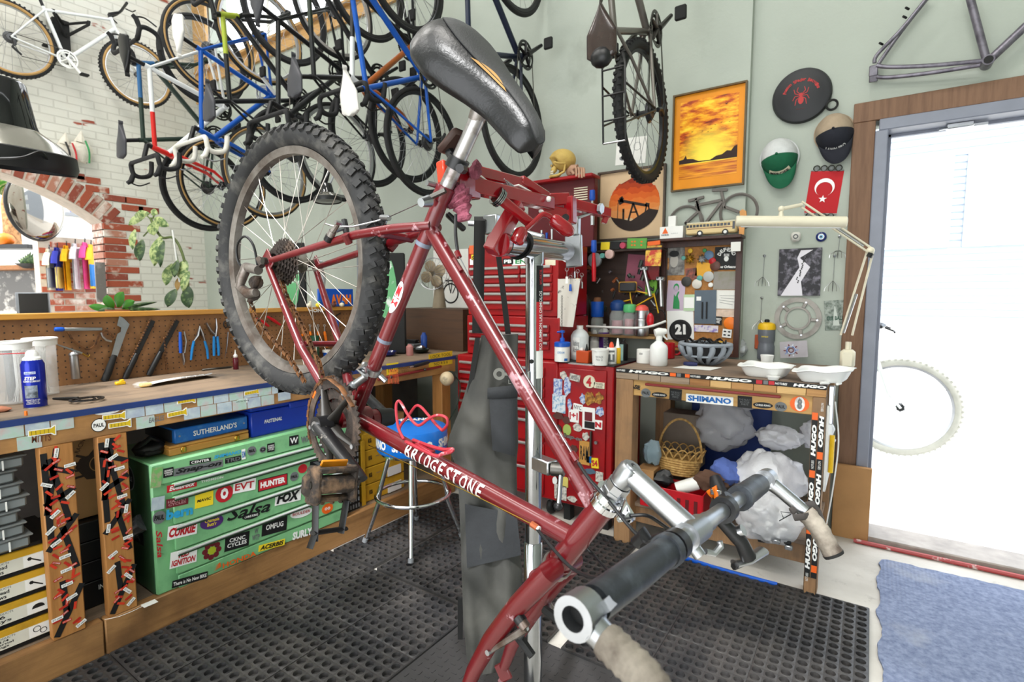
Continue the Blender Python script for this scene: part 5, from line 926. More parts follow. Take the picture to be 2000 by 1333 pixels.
p=on(873,740,'X',BX+.06);t=thing('work_light','round beige work light hanging under the bench corner','lamp',p);b=MB();b.ball(p,.043,worn('beige_globe','#cbb896','#9f8f74',12),18);b.build('globe',t);MB().ball(p+V((.0,.03,.008)),.036,pm('dark_green_shell','#1d2a22',.5),14).build('shell',t);MB().tube(smoothp([p+V((0,.05,.02)),p+V((.02,.09,-.03)),p+V((.02,.09,-.12)),p+V((0,.07,-.2)),p+V((-.05,.05,-.3))]),.004,pm('dark_green_cord','#22352b',.6),6).build('cord',t)
p,q=on(800,718,'X',BX+.02),on(838,708,'X',BX+.02);b=MB();b.tube([p,p.lerp(q,.2)],.004,STEEL,8);dq=b.build('nut_driver');tag(dq,'black handled nut driver held on the red bench rail','nut driver');MB().tube([p.lerp(q,.2),p.lerp(q,.3),p.lerp(q,.9),q],[.007,.01,.01,.007],BLACK,12).build('handle',dq)
b=MB()
for i in range(8):b.tube([on(762+i*2,722,'X',BX+.016),on(758+i*3,750,'X',BX+.03)],.0015,pm('orange_tie','#e0562a',.4),4)
solo(b,'cable_ties','orange cable ties hanging on the red bench rail','cable ties').__setitem__('kind','stuff')
# ---------------------------------------------------------------- red tool cabinets beside the bench
CRED=worn('red_cabinet_enamel','#9a0c13','#74101a',8,.6,.15,.35);CYF=2.5;HND=pm('drawer_pull','#cfcfcf',.3,.8,.05)
def zy(y,x=1000,Y=CYF):return on(x,y,'Y',Y).z
def xy(x,y=700,Y=CYF):return on(x,y,'Y',Y).x
X0,X1,X2=xy(893,750),xy(1089,800),xy(1198,800);ZC=.884
def drawers(root,x0,x1,zs,Y,gap=.012):
 for a,c in zip(zs,zs[1:]):
  d_=MB().box(((x0+x1)/2,Y-.006,(a+c)/2),(x1-x0,.014,a-c-gap),CRED,.003).build('drawer',root);MB().tube([(x0+.006,Y-.02,a-gap/2-.008),(x1-.006,Y-.02,a-gap/2-.008)],.008,HND,8,flat=.6).build('handle',d_)
t=thing('roll_cabinet','wide red roll cabinet with drawers behind the apron','tool cabinet',((X0+X1)/2,CYF+.2,0));MB().box(((X0+X1)/2,CYF+.2,(ZC+.1)/2),(X1-X0,.4,ZC-.1),CRED,.008).build('body',t)
drawers(t,X0+.03,X1-.08,[ZC-.03-.06*i for i in range(6)]+[.42,.28,.12],CYF)
for x in(X0+.06,X1-.06):
 for y in(CYF+.05,CYF+.35):MB().torus(.03,.018,BLACKM,fr((x,y,.05),(0,1,0),(0,0,1)),20,8).box((x,y,.08),(.03,.05,.04),STEEL).build('caster',t)
t=thing('side_cabinet','narrow red side cabinet covered with fridge magnets beside the workbench table','tool cabinet',((X1+X2)/2,CYF+.2,0));MB().box(((X1+X2)/2,CYF+.2,(ZC+.1)/2),(X2-X1-.004,.4,ZC-.1),CRED,.006).build('body',t)
for x in(X1+.05,X2-.05):MB().box((x,CYF+.05,.05),(.04,.05,.1),BLACKM).build('foot',t)
dr_=MB().box(((X1+X2)/2-.012,CYF-.006,.49),(X2-X1-.05,.014,.74),CRED,.004).build('door',t);DF=CYF-.0135
q=on(1166,864,'Y',DF);MB().tube([q,q+V((0,-.018,0))],[.007,.009],STEEL,12).build('knob',dr_);q=on(1156,866,'Y',DF);MB().box(q+V((0,-.012,0)),(.01,.02,.13),DKSTEEL,.003).build('pull_handle',dr_)
MB().box(((X1+X2)/2,CYF+.19,ZC+.002),(X2-X1,.38,.004),pm('rubber_top_mat','#2a2a2c',.6)).build('top_mat',t)
def magnet(x,y,w_,h_,m,lab,shape='r',txt=None,fg=INK,rot=0.,bold=.02,extra=None):
 s=(on(x,y,'Y',DF)-CAM).dot(FW)/FPX*1.12;W_,H_=w_*s,h_*s;T=FY(on(x,y,'Y',DF))@Matrix.Rotation(rot,4,'Z');q=MB(T);rr=random.Random(int(x*7+y))
 if shape=='r':q.box((0,0,.002),(W_,H_,.004),m,.0008)
 elif shape=='o':q.prism([(a*W_/2,b_*H_/2)for a,b_ in circ(20)],.004,m)
 else:q.prism([(a*W_/2*rr.uniform(.6,1.1),b_*H_/2*rr.uniform(.65,1.1))for a,b_ in circ(13)],.005,m)
 if extra:extra(q,W_,H_)
 if txt:q.text(txt,W_*.8,H_*.6,fg,Matrix.Translation((0,0,.0035)),bold)
 tag(q.build('fridge_magnet'),lab,'magnet','magnets on the red side cabinet')
DEL=worn('blue_white_relief','#c9cfdb','#5b76b8',60,.52,.06);OCH=worn('ochre_relief','#c08a35','#6f3f18',50,.5,.1);BRN=pm('brown_relief','#54302a',.7);PALE=worn('pale_relief','#cfcac2','#8a857f',70,.55,.06)
def car(q,W_,H_):q.box((W_*.1,-H_*.28,.005),(W_*.8,H_*.3,.003),INK).box((0,H_*.1,.005),(W_*.6,H_*.4,.002),MAR)
for a in((1101,734,15,16,PALE,'pale windmill magnet at the top corner of the red door','s'),(1123,738,20,12,PALE,'white lettered magnet near the top of the red door','r','WIEN',GREYP,-.15),(1090,757,17,30,DEL,'blue and white tile magnet under the pale windmill','r'),(1109,757,18,36,DEL,'blue figurine magnet beside the blue tile','s'),
    (1092,789,26,32,worn('palm_tile','#d5dbe0','#6f9ec2',50,.55,.05),'white tile magnet with blue palm trees','r'),(1113,790,10,26,DEL,'small blue windmill magnet beside the palm tile','s'),(1129,796,18,12,WHITEP,'small white text magnet above the maple leaf one','r','NYC',GREYP,-.1),(1121,813,20,22,WHITEP,'white maple leaf flag magnet','r','|+|',REDP,0.,.04),
    (1091,812,24,14,BRN,'dark brown relief magnet under the palm tile','s'),(1107,821,16,15,BRN,'brown relief magnet beside the maple leaf one','s'),(1150,818,24,39,WHITEP,'white card magnet with a black tram','r',None,None,0.,0,car),(1169,830,15,16,WHITEP,'white magnet with a red letter N','r','N',REDP,0.,.08),(1172,804,17,20,DEL,'grey blue shield magnet at the door edge','s'),
    (1139,780,14,22,DEL,'blue owl magnet beside the ochre dog head','s'),(1152,778,22,28,OCH,'ochre dog head magnet, darker one','s'),(1170,778,18,25,OCH,'golden elephant head magnet under the wheel drive badge','s'),(1108,840,16,20,pm('lime_relief','#9db05a',.6),'lime green arch magnet','o'),(1128,836,20,17,PALE,'white building magnet above the chrome script','s'),(1090,838,16,16,pm('dark_relief','#3a2a24',.7),'dark round magnet at the tube edge','s'),
    (1144,853,14,17,PALE,'white starfish magnet at the end of the chrome script','s'),(1121,876,18,15,BRN,'brown leather magnet below the chrome script','s'),(1142,885,20,42,pm('tan_tag','#c48f45',.7),'tan luggage tag magnet beside the pull handle','r','RAM',INK),(1151,898,10,12,BLUEP,'small blue magnet behind the tan tag','r'),(1162,905,14,18,YELP,'yellow square magnet by the knob','r','S4',REDP,.1,.05),
    (1153,921,22,12,pm('slate_relief','#4c6478',.6),'slate blue fish magnet low on the door','s'),(1171,932,14,18,PALE,'pale paper magnet low at the door edge','r'),(1084,939,9,14,WHITEP,'white round magnet below the height lever','o'),(1095,962,24,26,PALE,'white line drawing magnet low on the door','r'),(1104,942,12,18,pm('yellow_relief','#d5c46a',.6),'pale yellow magnet beside the lever','r'),(1118,975,20,12,PALE,'white bird magnet at the foot of the door','s'),(1160,955,20,22,pm('grey_relief','#6b5b52',.7),'grey brown relief magnet near the headset','s')):magnet(*a)
T=FY(on(1161,747,'Y',DF));q=MB(T);s=.0028;q.prism([(x*.034-.028,y*.034)for x,y in circ(24)],.004,CREAM).box((.028,-.014,.002),(.06,.032,.004),CREAM,.001).text('4',.03,.05,REDP,Matrix.Translation((-.03,0,.0035)),.04).text('WHEEL\nDRIVE',.045,.026,INK,Matrix.Translation((.03,-.014,.0035)));tag(q.build('emblem_badge'),'cream emblem badge lettered 4 wheel drive on the red door','badge')
T=FY(on(1118,855,'Y',DF))@Matrix.Rotation(-.08,4,'Z');q=MB(T);q.text('Snap-on',.12,.03,STEEL,Matrix(),.05,.3,.004);tag(q.build('script_badge'),'chrome script badge among the magnets on the red door','badge')
XT0,XT1,YT=xy(914,560,2.56),xy(1090,560,2.56),2.56
t=thing('middle_chest','red intermediate chest with three silver drawer pulls under the taller top chest','tool chest',((XT0+XT1)/2,YT+.17,ZC));za=zy(618,1000,YT);MB().box(((XT0+XT1)/2,YT+.18,(ZC+.001+za)/2),(XT1-XT0+.02,.36,za-ZC-.002),CRED,.005).build('body',t);drawers(t,XT0+.02,XT1-.05,[zy(632,1000,YT),zy(648,1000,YT),zy(663,1000,YT),zy(680,1000,YT)],YT,.006)
t=thing('top_chest','red top chest with rows of silver drawer pulls behind the stand pole','tool chest',((XT0+XT1)/2,YT+.17,za));zb=zy(478,1000,YT);MB().box(((XT0+XT1)/2,YT+.18,(za+zb)/2+.001),(XT1-XT0,.36,zb-za-.002),CRED,.005).build('body',t)
zs=[zy(y,1000,YT)for y in(520,537,554,571,588,606)];xm=xy(1018,540,YT);drawers(t,XT0+.025,xm-.004,zs[:3],YT,.006);drawers(t,xm+.004,XT1-.035,zs[:3],YT,.006);drawers(t,XT0+.025,XT1-.035,zs[2:],YT,.006)
for x,y,w_,h_,m,tx,lab in((1022,511,46,12,WHITEP,'ENE','white sticker with green letters'),(992,511,22,10,INK,'PB',None),(922,488,12,14,pm('orange_figure','#d8673a',.6),None,None),(925,503,9,9,YELP,'o',None),(921,512,7,10,WHITEP,None,None),(1075,513,20,10,CREAM,None,None)):
 s=(on(x,y,'Y',YT)-CAM).dot(FW)/FPX*1.15;q=MB(FY(on(x,y,'Y',YT-.0005)));q.card(w_*s,h_*s,m,Matrix());
 if tx:q.text(tx,w_*s*.7,h_*s*.6,GREEN if tx=='ENE' else WHITEP if tx=='PB' else INK,Matrix(),.04)
 q.build('sticker',t,smooth=0,label=lab)
YL=2.93;zl0,zl1=zb,zy(352,1100,YL);xl0,xl1=xy(1030,380,YL),xy(1160,380,YL)
t2=thing('raised_chest','raised dark red chest lid under the skull with hanging tools','tool chest',((xl0+xl1)/2,YL,zl0));DRED=pm('dark_red_enamel','#57101a',.4,0,.15)
MB().box(((xl0+xl1)/2,YL+.03,(zl0+zl1)/2),(xl1-xl0,.05,zl1-zl0),DRED,.005).build('panel',t2);MB().box(((xl0+xl1)/2,YL+.01,zl1),(xl1-xl0+.02,.12,.02),CRED,.005).build('top_edge',t2);b=MB()
for i in range(6):b.box((xy(1134,380,YL),YL+.002,zl1-.06-.014*i),(.09,.004,.006),CREAM)
b.build('vent_grille',t2)
CHB=pm('blue_grip','#1a4fb0',.4)
for i,(x,y0,y1,m)in enumerate(((1048,455,500,STEEL),(1058,450,510,STEEL),(1068,455,505,CHB),(1078,448,500,STEEL),(1008,458,480,CHB),(1026,462,480,STEEL))):
 p,q=on(x,y0,'Y',2.86),on(x,y1,'Y',2.86);solo(MB().tube([p,p.lerp(q,.6),q],[.008,.006,.009],m,10),'wrench',('steel wrench','long steel wrench','blue handled wrench','thin steel wrench','blue dipped spanner','short steel spanner')[i]+' hanging under the raised lid behind the clamp tube','wrench','wrenches under the raised lid')
p,q=on(1060,458,'Y',2.84),on(1030,470,'Y',2.84);solo(MB().tube([p,q],.009,CHB,10),'torque_bar','blue bar across the wrenches under the lid','tool')
for k,(x,y0,y1)in enumerate(((1157,372,440),(1160,470,550))):p,q=on(x,y0,'Y',2.85),on(x,y1,'Y',2.85);d_=thing('locking_pliers',('upper','lower')[k]+' blue handled steel pliers hanging at the edge of the raised lid','pliers',q);MB().tube([p,p.lerp(q,.25),p.lerp(q,.3)],[.016,.018,.01],CHB,10).build('grip',d_);MB().tube([p.lerp(q,.3),p.lerp(q,.6),q],[.008,.014,.012],STEEL if k==0 else RED,10).build('jaw',d_)
SKU=worn('yellowed_plaster','#c9ab5e','#a98a45',12,.6,.15,.7);so=V((on(1091,332,'Y',2.9).x,2.93,zl1+.012));sk=thing('skull','yellowish plaster skull resting on the raised red lid','skull',so)
ST=fr(so,V((-.55,-.55,0)).normalized(),(0,0,1))@Matrix.Rotation(0,4,'Z')
def skf(i,j):
 th=pi*i;ph=2*pi*j;x,y,z=sin(th)*cos(ph),cos(th),sin(th)*sin(ph)
 X_=.082*x-.012;Y_=.112+.066*y;Z_=.06*z
 if x>0:X_+=-.012*max(0,-y)*x
 if y<-.2:Z_*=1-.25*(-y-.2);X_-=.0
 for sz in(-1,1):
  d2=((Y_-.098)/.017)**2+((Z_-sz*.026)/.018)**2
  if x>.2:X_-=.022*math.exp(-d2)
 if x>.3:X_-=.016*math.exp(-(((Y_-.073)/.013)**2+(Z_/.009)**2))
 if x>.2:X_+=.006*math.exp(-((Y_-.123)/.01)**2)*(1-(Z_/.05)**2)
 return(X_,Y_,Z_)
b=MB(ST);b.surf(skf,36,48,SKU,wv=True);b.box((.045,.05,0),(.035,.045,.05),SKU,.014)
for s in(-1,1):b.tube([(.052,.085,s*.04),(.03,.078,s*.056),(-.01,.078,s*.058)],[.008,.006,.005],SKU,8)
b.build('cranium',sk,smooth=70);b=MB(ST)
for s in(-1,1):b.tube([(-.012,.075,s*.05),(-.006,.03,s*.05),(.03,.01,s*.036),(.062,.008,s*.012),(.066,.008,0)],[.009,.012,.012,.011,.011],SKU,10,flat=.7)
b.build('jaw',sk);b=MB(ST)
for k in range(9):
 a=-.9+1.8*k/8
 for y0,y1 in((.031,.041),(.019,.029)):b.box((.042+.024*cos(a),(y0+y1)/2,.026*sin(a)),(.006,.009,.0055),CREAM,.001)
b.build('teeth_print',sk,label='row of teeth');b=MB(ST)
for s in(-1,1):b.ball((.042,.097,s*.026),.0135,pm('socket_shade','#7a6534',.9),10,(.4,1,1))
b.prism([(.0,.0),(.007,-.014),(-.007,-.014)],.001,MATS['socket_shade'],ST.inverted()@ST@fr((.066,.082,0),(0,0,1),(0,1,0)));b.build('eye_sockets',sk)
HSK=pm('mannequin_skin','#b08a72',.6,0,.1);ho=on(1122,352,'Y',2.9);ho.y=2.93;ho.z=zl1+.012;hd=MB()
hx=V((1,0,0));hy=V((0,-1,0));hz=V((0,0,1));palm=[ho+hx*-.07+hz*.03+V((0,.01,0)),ho+hx*-.035+hz*.042,ho+hx*.0+hz*.036]
hd.tube(palm,[.022,.032,.034],HSK,14,flat=.6)
for k,(L_,dx)in enumerate(((.07,-.012),(.08,.006),(.078,.024),(.062,.04))):
 r0=ho+hx*(dx-.005)+hz*(.04-.004*k)+hy*(.014);hd.tube(smoothp([r0,r0+hx*.022+hy*.012+hz*.004,r0+hx*(.03+.3*L_*.3)+hy*.03+hz*-.014,r0+hx*(.034+.1*L_)+hy*.038+hz*(-.02-.5*L_)]),[.0095-.0002*i for i in range(19)],HSK,10)
hd.tube(smoothp([ho+hx*-.03+hz*.03+hy*.02,ho+hx*-.01+hz*.022+hy*.04,ho+hx*.006+hz*.0+hy*.048]),[.011-.0002*i for i in range(13)],HSK,10);solo(hd,'mannequin_hand','flesh coloured mannequin hand draped over the raised lid beside the skull','mannequin hand',smooth=60)
def bot(x,y,w_,top,prof,m,name,lab,cat='bottle',parts=(),z=ZC+.0045,n=22):
 p=on(x,y,'Z',z);s=(p-CAM).dot(FW)/FPX;r=w_*s/2;h=(y-top)*s*1.0;T=Matrix.Translation(p);t=thing(name,lab,cat,p);MB(T).lathe([(r*a,h*c)for a,c in prof],m,n).build('body',t)
 for nm,pr,m2 in parts:MB(T).lathe([(r*a,h*c)for a,c in pr],m2,n).build(nm,t)
 return t,T,r,h,V((-p.x,-p.y,0)).normalized()
CYL=[(.96,0),(1,.02),(1,.96),(.9,1)]
t,T,r,h,vd=bot(1098,706,30,676,CYL,WHITE,'cream_jar','white cream jar with a blue pump top on the red side cabinet','jar',(('lid',[(1.05,.98),(1.05,1.22),(.95,1.26),(.3,1.28),(.3,1.5),(.12,1.55),(.1,1.85),(.3,1.87),(.3,2.0),(0,2.02)],BLUE),));MB(T).tube([(0,0,h*1.93),tuple(-RT*.03+V((0,0,h*1.9)))],[.007,.004],BLUE,8).build('spout',t);wrap(t,T,r,h*.62,.04,.012,None,'CREAM',pm('pale_blue_print','#7f9fc8',.5),-.2,vd);wrap(t,T,r,h*.15,.02,.014,BLUEP,None,None,.5,vd)
t,T,r,h,vd=bot(1132,702,35,636,[(.96,0),(1,.02),(1,.7),(.75,.82),(.32,.9),(.32,.92)],pm('milky_plastic','#dfe3e4',.3),'alcohol_bottle','tall milky rubbing alcohol bottle behind the cream jar',parts=(('cap',[(.36,.9),(.36,1),(0,1.005)],WHITE),));wrap(t,T,r,h*.4,.045,.1,WHITEP,'Rubbing\nAlcohol',GREYP,-.45,vd)
p=on(1141,709,'Z',ZC+.0045);s=(p-CAM).dot(FW)/FPX;t=thing('orange_bottle','square orange bottle with a black nozzle in front of the alcohol','bottle',p);MB(Matrix.Translation(p)).box((0,0,12*s),(27*s,20*s,24*s),pm('rust_orange','#b4420f',.4,0,.04),.004).build('body',t);MB(Matrix.Translation(p)).lathe([(.009,24*s),(.009,26*s),(.006,29*s),(.002,37*s),(0,37*s)],BLACK,12,FZ((10*s*.5,0,0))).build('nozzle',t);MB(Matrix.Translation(p)).lathe([(.011,24*s),(.01,28*s),(0,29*s)],WHITE,12,FZ((-.02,.01,0))).build('cap',t)
t,T,r,h,vd=bot(1172,713,33,684,[(.9,0),(1,.98),(1.06,.98),(1.06,1.08),(.9,1.1),(0,1.1)],WHITE,'tub','white lidded tub in front of the spray cans','tub');wrap(t,T,r,h*.5,.04,.025,None,'WAX\nNo 2',GREYP,-.1,vd,0)
t,T,r,h,vd=bot(1161,690,18,645,[(1,0),(1,.5),(.85,.55),(1,.6),(.95,.75),(.5,.82),(.4,.95),(.3,1),(0,1)],WHITE,'squeeze_bottle','white squeeze bottle between alcohol and purple can')
t,T,r,h,vd=bot(1179,690,21,633,[(.95,0),(1,.02),(1,.7),(.7,.8)],pm('violet_can','#5a2c86',.3,.2),'spray_can','purple and white spray can behind the tub','spray can',(('cap',[(.95,.7),(.9,.78),(.5,.84),(.35,.86),(.35,1),(0,1)],WHITE),));wrap(t,T,r,h*.38,.03,.06,WHITEP,'BIKE',PUR,.4,vd)
t,T,r,h,vd=bot(1194,711,20,679,CYL,WHITE,'glue_bottle','white glue bottle with orange cap',parts=(('cap',[(.45,1),(.45,1.15),(.2,1.33),(0,1.35)],pm('coral_cap','#e2502f',.4)),));wrap(t,T,r,h*.5,.035,.06,GREYP,'T',WHITEP,0,vd,.06)
t,T,r,h,vd=bot(1206,710,12,679,CYL,YELLOW,'dropper_bottle','slim yellow and white dropper bottle beside the glue',parts=(('nozzle',[(.9,1),(.6,1.1),(.25,1.55),(0,1.6)],WHITE),))
t,T,r,h,vd=bot(1217,704,18,664,[(.96,0),(1,.02),(1,.8),(.4,.92),(.4,1),(0,1)],BLACK,'black_bottle','black bottle with a pale teal label at the cabinet edge');wrap(t,T,r,h*.4,.02,.09,pm('teal_label','#9fc2bd',.6),None,None,-.4,vd)
t,T,r,h,vd=bot(1110,690,22,640,[(1,0),(1,.5),(.5,.7),(.7,.8),(.6,1),(0,1)],pm('ghost_plastic','#d5d6d6',.3,alpha=.8),'clear_bottle','translucent white bottle behind the blue pump')
b=MB();p=on(1130,712,'Z',ZC+.0045);b.box(p+V((.02,-.008,.003)),(.14,.03,.006),CLEAR,.001);solo(b,'clear_tray','clear plastic tray along the front of the side cabinet top','tray')
# ---------------------------------------------------------------- wooden side table with the clutter on and under it
TY0,TY1,TX0,TX1,TZ=2.43,3.12,-1.03,-.13,.892
OLD=wood('weathered_bench_wood','#8d7866','#6d5a49','X',.8,.7,'#5c5048');BLK=[wood('block_%d'%i,a,c,'X',1.2,.6)for i,(a,c)in enumerate((('#9a8672','#7c6a58'),('#b3854f','#94683a'),('#cfa96f','#b48a52'),('#a0703f','#80552c')))];PINEL=wood('table_leg_pine','#a07a55','#825f3f','Z',.8,.65,'#6d5844');PALEP=wood('pale_rail_pine','#c39a5c','#a97f45','X',.8,.55)
tb=thing('work_table','wooden workbench table with taped front edge beside the red side cabinet','workbench',((TX0+TX1)/2,(TY0+TY1)/2,0))
MB().box(((TX0+TX1)/2,(TY0+TY1)/2+.002,TZ-.011),(TX1-TX0,TY1-TY0,.022),OLD,.003).build('tabletop',tb)
xs=[TX0+(TX1-TX0)*f for f in(0,.13,.25,.4,.5,.6,.7,.8,.92,1)];b=MB()
for i in range(9):b.box(((xs[i]+xs[i+1])/2,TY0+.02,TZ-.037),(xs[i+1]-xs[i]-.002,.04,.03),BLK[(0,0,0,3,2,1,1,2,1)[i]],.001)
b.build('butcher_block_trim',tb)
def tst(x0,y0,x1,y1,h,*a,par=tb,Y=None,**k):return sticker(par,'Y',TY0-.0015 if Y is None else Y,1180+x0/4,600+y0/4,1180+x1/4,600+y1/4,h/4,*a,**k)
q=MB(FY((0,0,0)));fy=lambda x,z,e=0:FY((x,TY0-.001-e,z))
b=MB();b.card(TX1-TX0,.02,INK,fy((TX0+TX1)/2,TZ-.011));b.build('edge_tape',tb,smooth=0,label='black lettered tape along the edge')
for x0,y0,x1,y1,h,m,tx,fg in((98,488,165,494,16,None,'NOTUBES',WHITEP),(190,497,500,518,30,None,'HUGO',WHITEP),(515,520,560,524,22,ORAP,None,None),(568,525,600,529,22,GREYP,None,None),(632,529,668,534,24,ORAP,None,None),(674,534,752,541,18,None,'NOTUBES',WHITEP),(790,545,1150,572,32,None,'HUGO',WHITEP),(1188,572,1235,577,24,REDP,None,None),(1245,577,1280,581,24,GREYP,None,None),(1285,582,1330,587,26,REDP,None,None),(1335,588,1430,598,20,None,'NOTUBES',WHITEP),(1475,600,1735,628,36,None,'HUGO',WHITEP)):
 T,w_,h_=sheet('Y',TY0-.0022,1180+x0/4,600+y0/4,1180+x1/4,600+y1/4,h/4);T=FY((T[0][3],TY0-.0022,TZ-.011));b=MB()
 if m:b.card(w_,.016,m,T)
 if tx:b.text(tx,w_,.013 if tx=='HUGO' else .009,fg,T,.06 if tx=='HUGO' else .02,.15)
 b.build('tape_print',tb,smooth=0)
AY=TY0+.012;MB().box((-.585,AY+.018,.805),(.83,.036,.088),PALEP,.002).build('apron_board',tb)
for x in(TX0+.045,TX1-.04):
 for y in(TY0+.045,TY1-.045):MB().box((x if x<-.5 else TX1-.024,y,.42),(.088 if x<-.5 else .048,.088,.84),PINEL,.004).build('leg',tb)
for y in(TY0+.1,TY1-.09):MB().box(((TX0+TX1)/2,y,.14),(TX1-TX0-.1,.04,.09),PINEL,.003).build('stretcher',tb)
MB().box(((TX0+TX1)/2,(TY0+TY1)/2,.195),(TX1-TX0-.03,TY1-TY0-.12,.02),OLD,.002).build('lower_shelf',tb)
b=MB();p,q=on(1260,751,'Y',TY0-.006),on(1525,776,'Y',TY0-.006);bar(b,p,q,.012,.012,pm('oxblood_rail','#7c2424',.4));b.build('tool_rail',tb,label='dark red magnetic rail')
S=dict(Y=AY-.0012)
tst(150,605,285,632,60,None,'NEASE',INK,fit=(.95,.55),bold=.05,**S);tst(288,668,364,676,70,GREYP,'PAUL',INK,True,fit=(.7,.35),bold=.04,**S);tst(370,682,492,692,40,INK,'CHRIS KING',WHITEP,True,fit=(.75,.32),**S);tst(510,680,606,692,92,INK,'THE BUILT\nBICYCLE\nPARTS',GREYP,fit=(.8,.55),bold=0,**S);tst(636,708,1004,740,66,WHITEP,'SHIMANO',BLUEP,fit=(.92,.68),bold=.05,**S)
tst(1042,738,1155,748,92,INK,'THE BUILT\nBICYCLE\nPARTS',GREYP,fit=(.8,.55),bold=0,**S);tst(1162,762,1318,774,46,INK,'CHRIS KING',WHITEP,True,fit=(.75,.32),**S);tst(1332,776,1428,784,74,GREYP,'PAUL',INK,True,fit=(.7,.35),bold=.04,**S);tst(1450,752,1602,766,120,ORAP,None,None,True,**S);tst(1488,754,1568,762,110,WHITEP,'8',GREYP,True,fit=(.5,.75),bold=.03,**S)
for x,c in((TX1-.036,0),(TX1-.012,1)):
 b=MB();b.card(.021,.68,INK,fy(x,.42));b.build('edge_tape',tb,smooth=0);b=MB()
 for k in range(3):z=.66-.24*k+(.04 if c else 0);T=fy(x,z,.0008)@Matrix.Rotation(-pi/2 if c else pi/2,4,'Z');b.text('HUGO',.13,.017,WHITEP,T,.06,.15).card(.03,.02,ORAP,T@Matrix.Translation((.1,0,0)),.0006).text('NOTUBES',.035,.009,WHITEP,T@Matrix.Translation((-.1,0,0)))
 b.build('tape_print',tb,smooth=0)
def ont(x,y):p=on(x,y,'Z',TZ+.0005);return p,(p-CAM).dot(FW)/FPX
def btl(x,y,w_,top,*a,**k):return bot(x,y,w_,top,*a,z=TZ+.0005,**k)
t,T,r,h,vd=btl(1286,714,34,646,[(.94,0),(1,.02),(1,.5),(.9,.58),(.35,.7),(.33,.74)],pm('spray_white','#e6e8e8',.35,0,.02),'spray_bottle','white trigger spray bottle on the table beside the red mug','spray bottle');rt=RT
b=MB(T);b.tube([V((0,0,h*.74)),V((0,0,h*.86))],r*.36,WHITE,14).tube([-rt*r*.5+V((0,0,h*.93)),V((0,0,h*.96)),rt*r*.8+V((0,0,h*.98))],[r*.42,r*.5,r*.3],WHITE,12).tube([rt*r*.35+V((0,0,h*.9)),rt*r*.6+V((0,0,h*.82)),rt*r*.95+V((0,0,h*.74))],[.006,.005,.004],WHITE,8);b.build('trigger',t)
t,T,r,h,vd=btl(1259,709,31,682,CYL,WHITE,'tub','white tub with a bar code behind the spray bottle','tub');wrap(t,T,r,h*.7,.02,.016,WHITEP,'|||||',INK,-.5,vd)
t,T,r,h,vd=btl(1302,700,30,670,[(.9,0),(1,.05),(1,1),(.9,1),(.88,.1),(0,.08)],RED,'mug','red enamel mug behind the spray bottle','mug');MB(T).torus(r*.55,.006,RED,fr(rt*r*1.25+V((0,0,h*.5)),rt,(0,0,1)),24,8).build('handle',t)
HG=pm('grey_helmet_shell','#8e96a0',.4,0,.06);HF=pm('black_eps_foam','#1c1c1e',.8);p,s=ont(1376,712);hm=thing('bike_helmet','grey vented bike helmet lying upside down on the table','helmet',p);ra,rb_,rh=48*s,40*s,40*s;HT_=Matrix.Translation(p)@Matrix.Rotation(rad(-10),4,'Z')
b=MB(HT_)
def hp(a,e,k=1.):c=cos(e);return(ra*k*c*cos(a),rb_*k*c*sin(a),rh-rh*k*sin(e)*.98)
b.surf(lambda i,j:hp(2*pi*i,.1+1.45*j,.965),40,10,HF,wu=True);b.build('liner',hm);b=MB(HT_)
for k in range(13):
 a=2*pi*k/13;b.tube([hp(a+.05*sin(6*e),e,1.0)for e in[.0+1.45*q/9 for q in range(10)]],[.011,.0155,.015,.014,.013,.012,.011,.01,.01,.01],HG,10,flat=.55)
b.tube([hp(2*pi*i/40,.0)for i in range(40)],.0095,HG,8,closed=True).tube([hp(2*pi*i/40,.62)for i in range(40)],.006,HG,8,closed=True);b.surf(lambda i,j:hp(2*pi*i,1.1+.42*j,1.02),30,4,HG,wu=True);b.build('shell',hm);b=MB(HT_)
b.tube([(ra*.8*cos(a),rb_*.8*sin(a),rh+.012+.012*sin(7*a))for a in[2*pi*i/40 for i in range(40)]],.006,BLACKM,6,closed=True,flat=.5)
for a in(.6,1.8,3.2,4.6):b.tube(smoothp([(ra*.8*cos(a),rb_*.8*sin(a),rh),(ra*.5*cos(a+.5),rb_*.5*sin(a+.5),rh*.8),(ra*.2*cos(a),rb_*.2*sin(a),rh*1.25),(ra*.6*cos(a+2),rb_*.6*sin(a+2),rh*1.05)]),.004,BLACKM,6,flat=.4)
b.build('straps',hm);b=MB(HT_);b.box((ra*.5,0,rh*1.12),(.04,.012,.005),YELLOW,.001,Matrix.Rotation(.4,4,'Z'));b.build('buckle_label',hm)
p,s=ont(1352,716);solo(MB().tube([p+V((-.04,-.0,.012)),p+V((-.01,-.01,.012)),p+V((.025,0,.012))],[.009,.012,.009],pm('navy_pouch','#1a2150',.6),10),'pouch','navy roll lying under the grey helmet','pouch')
p,s=ont(1355,719);b=MB();b.surf(lambda i,j:p+V((-.09+.18*i+.03*j,-.055+.11*j,.001+.004*i*j)),6,4,PAPER);solo(b,'paper_sheet','white paper sheet at the front of the table under the helmet','paper')
p,s=ont(1442,700);CLP=pm('crinkled_clear_film','#c3c7ca',.15,.2,.1,alpha=.6);b=MB();b.ball(p+V((0,.03,.05)),.055,CLP,16,(.8,.7,.9),amp=.18,seed=4);solo(b,'clear_bag','crinkled clear bag standing beside the helmet','plastic bag',smooth=25)
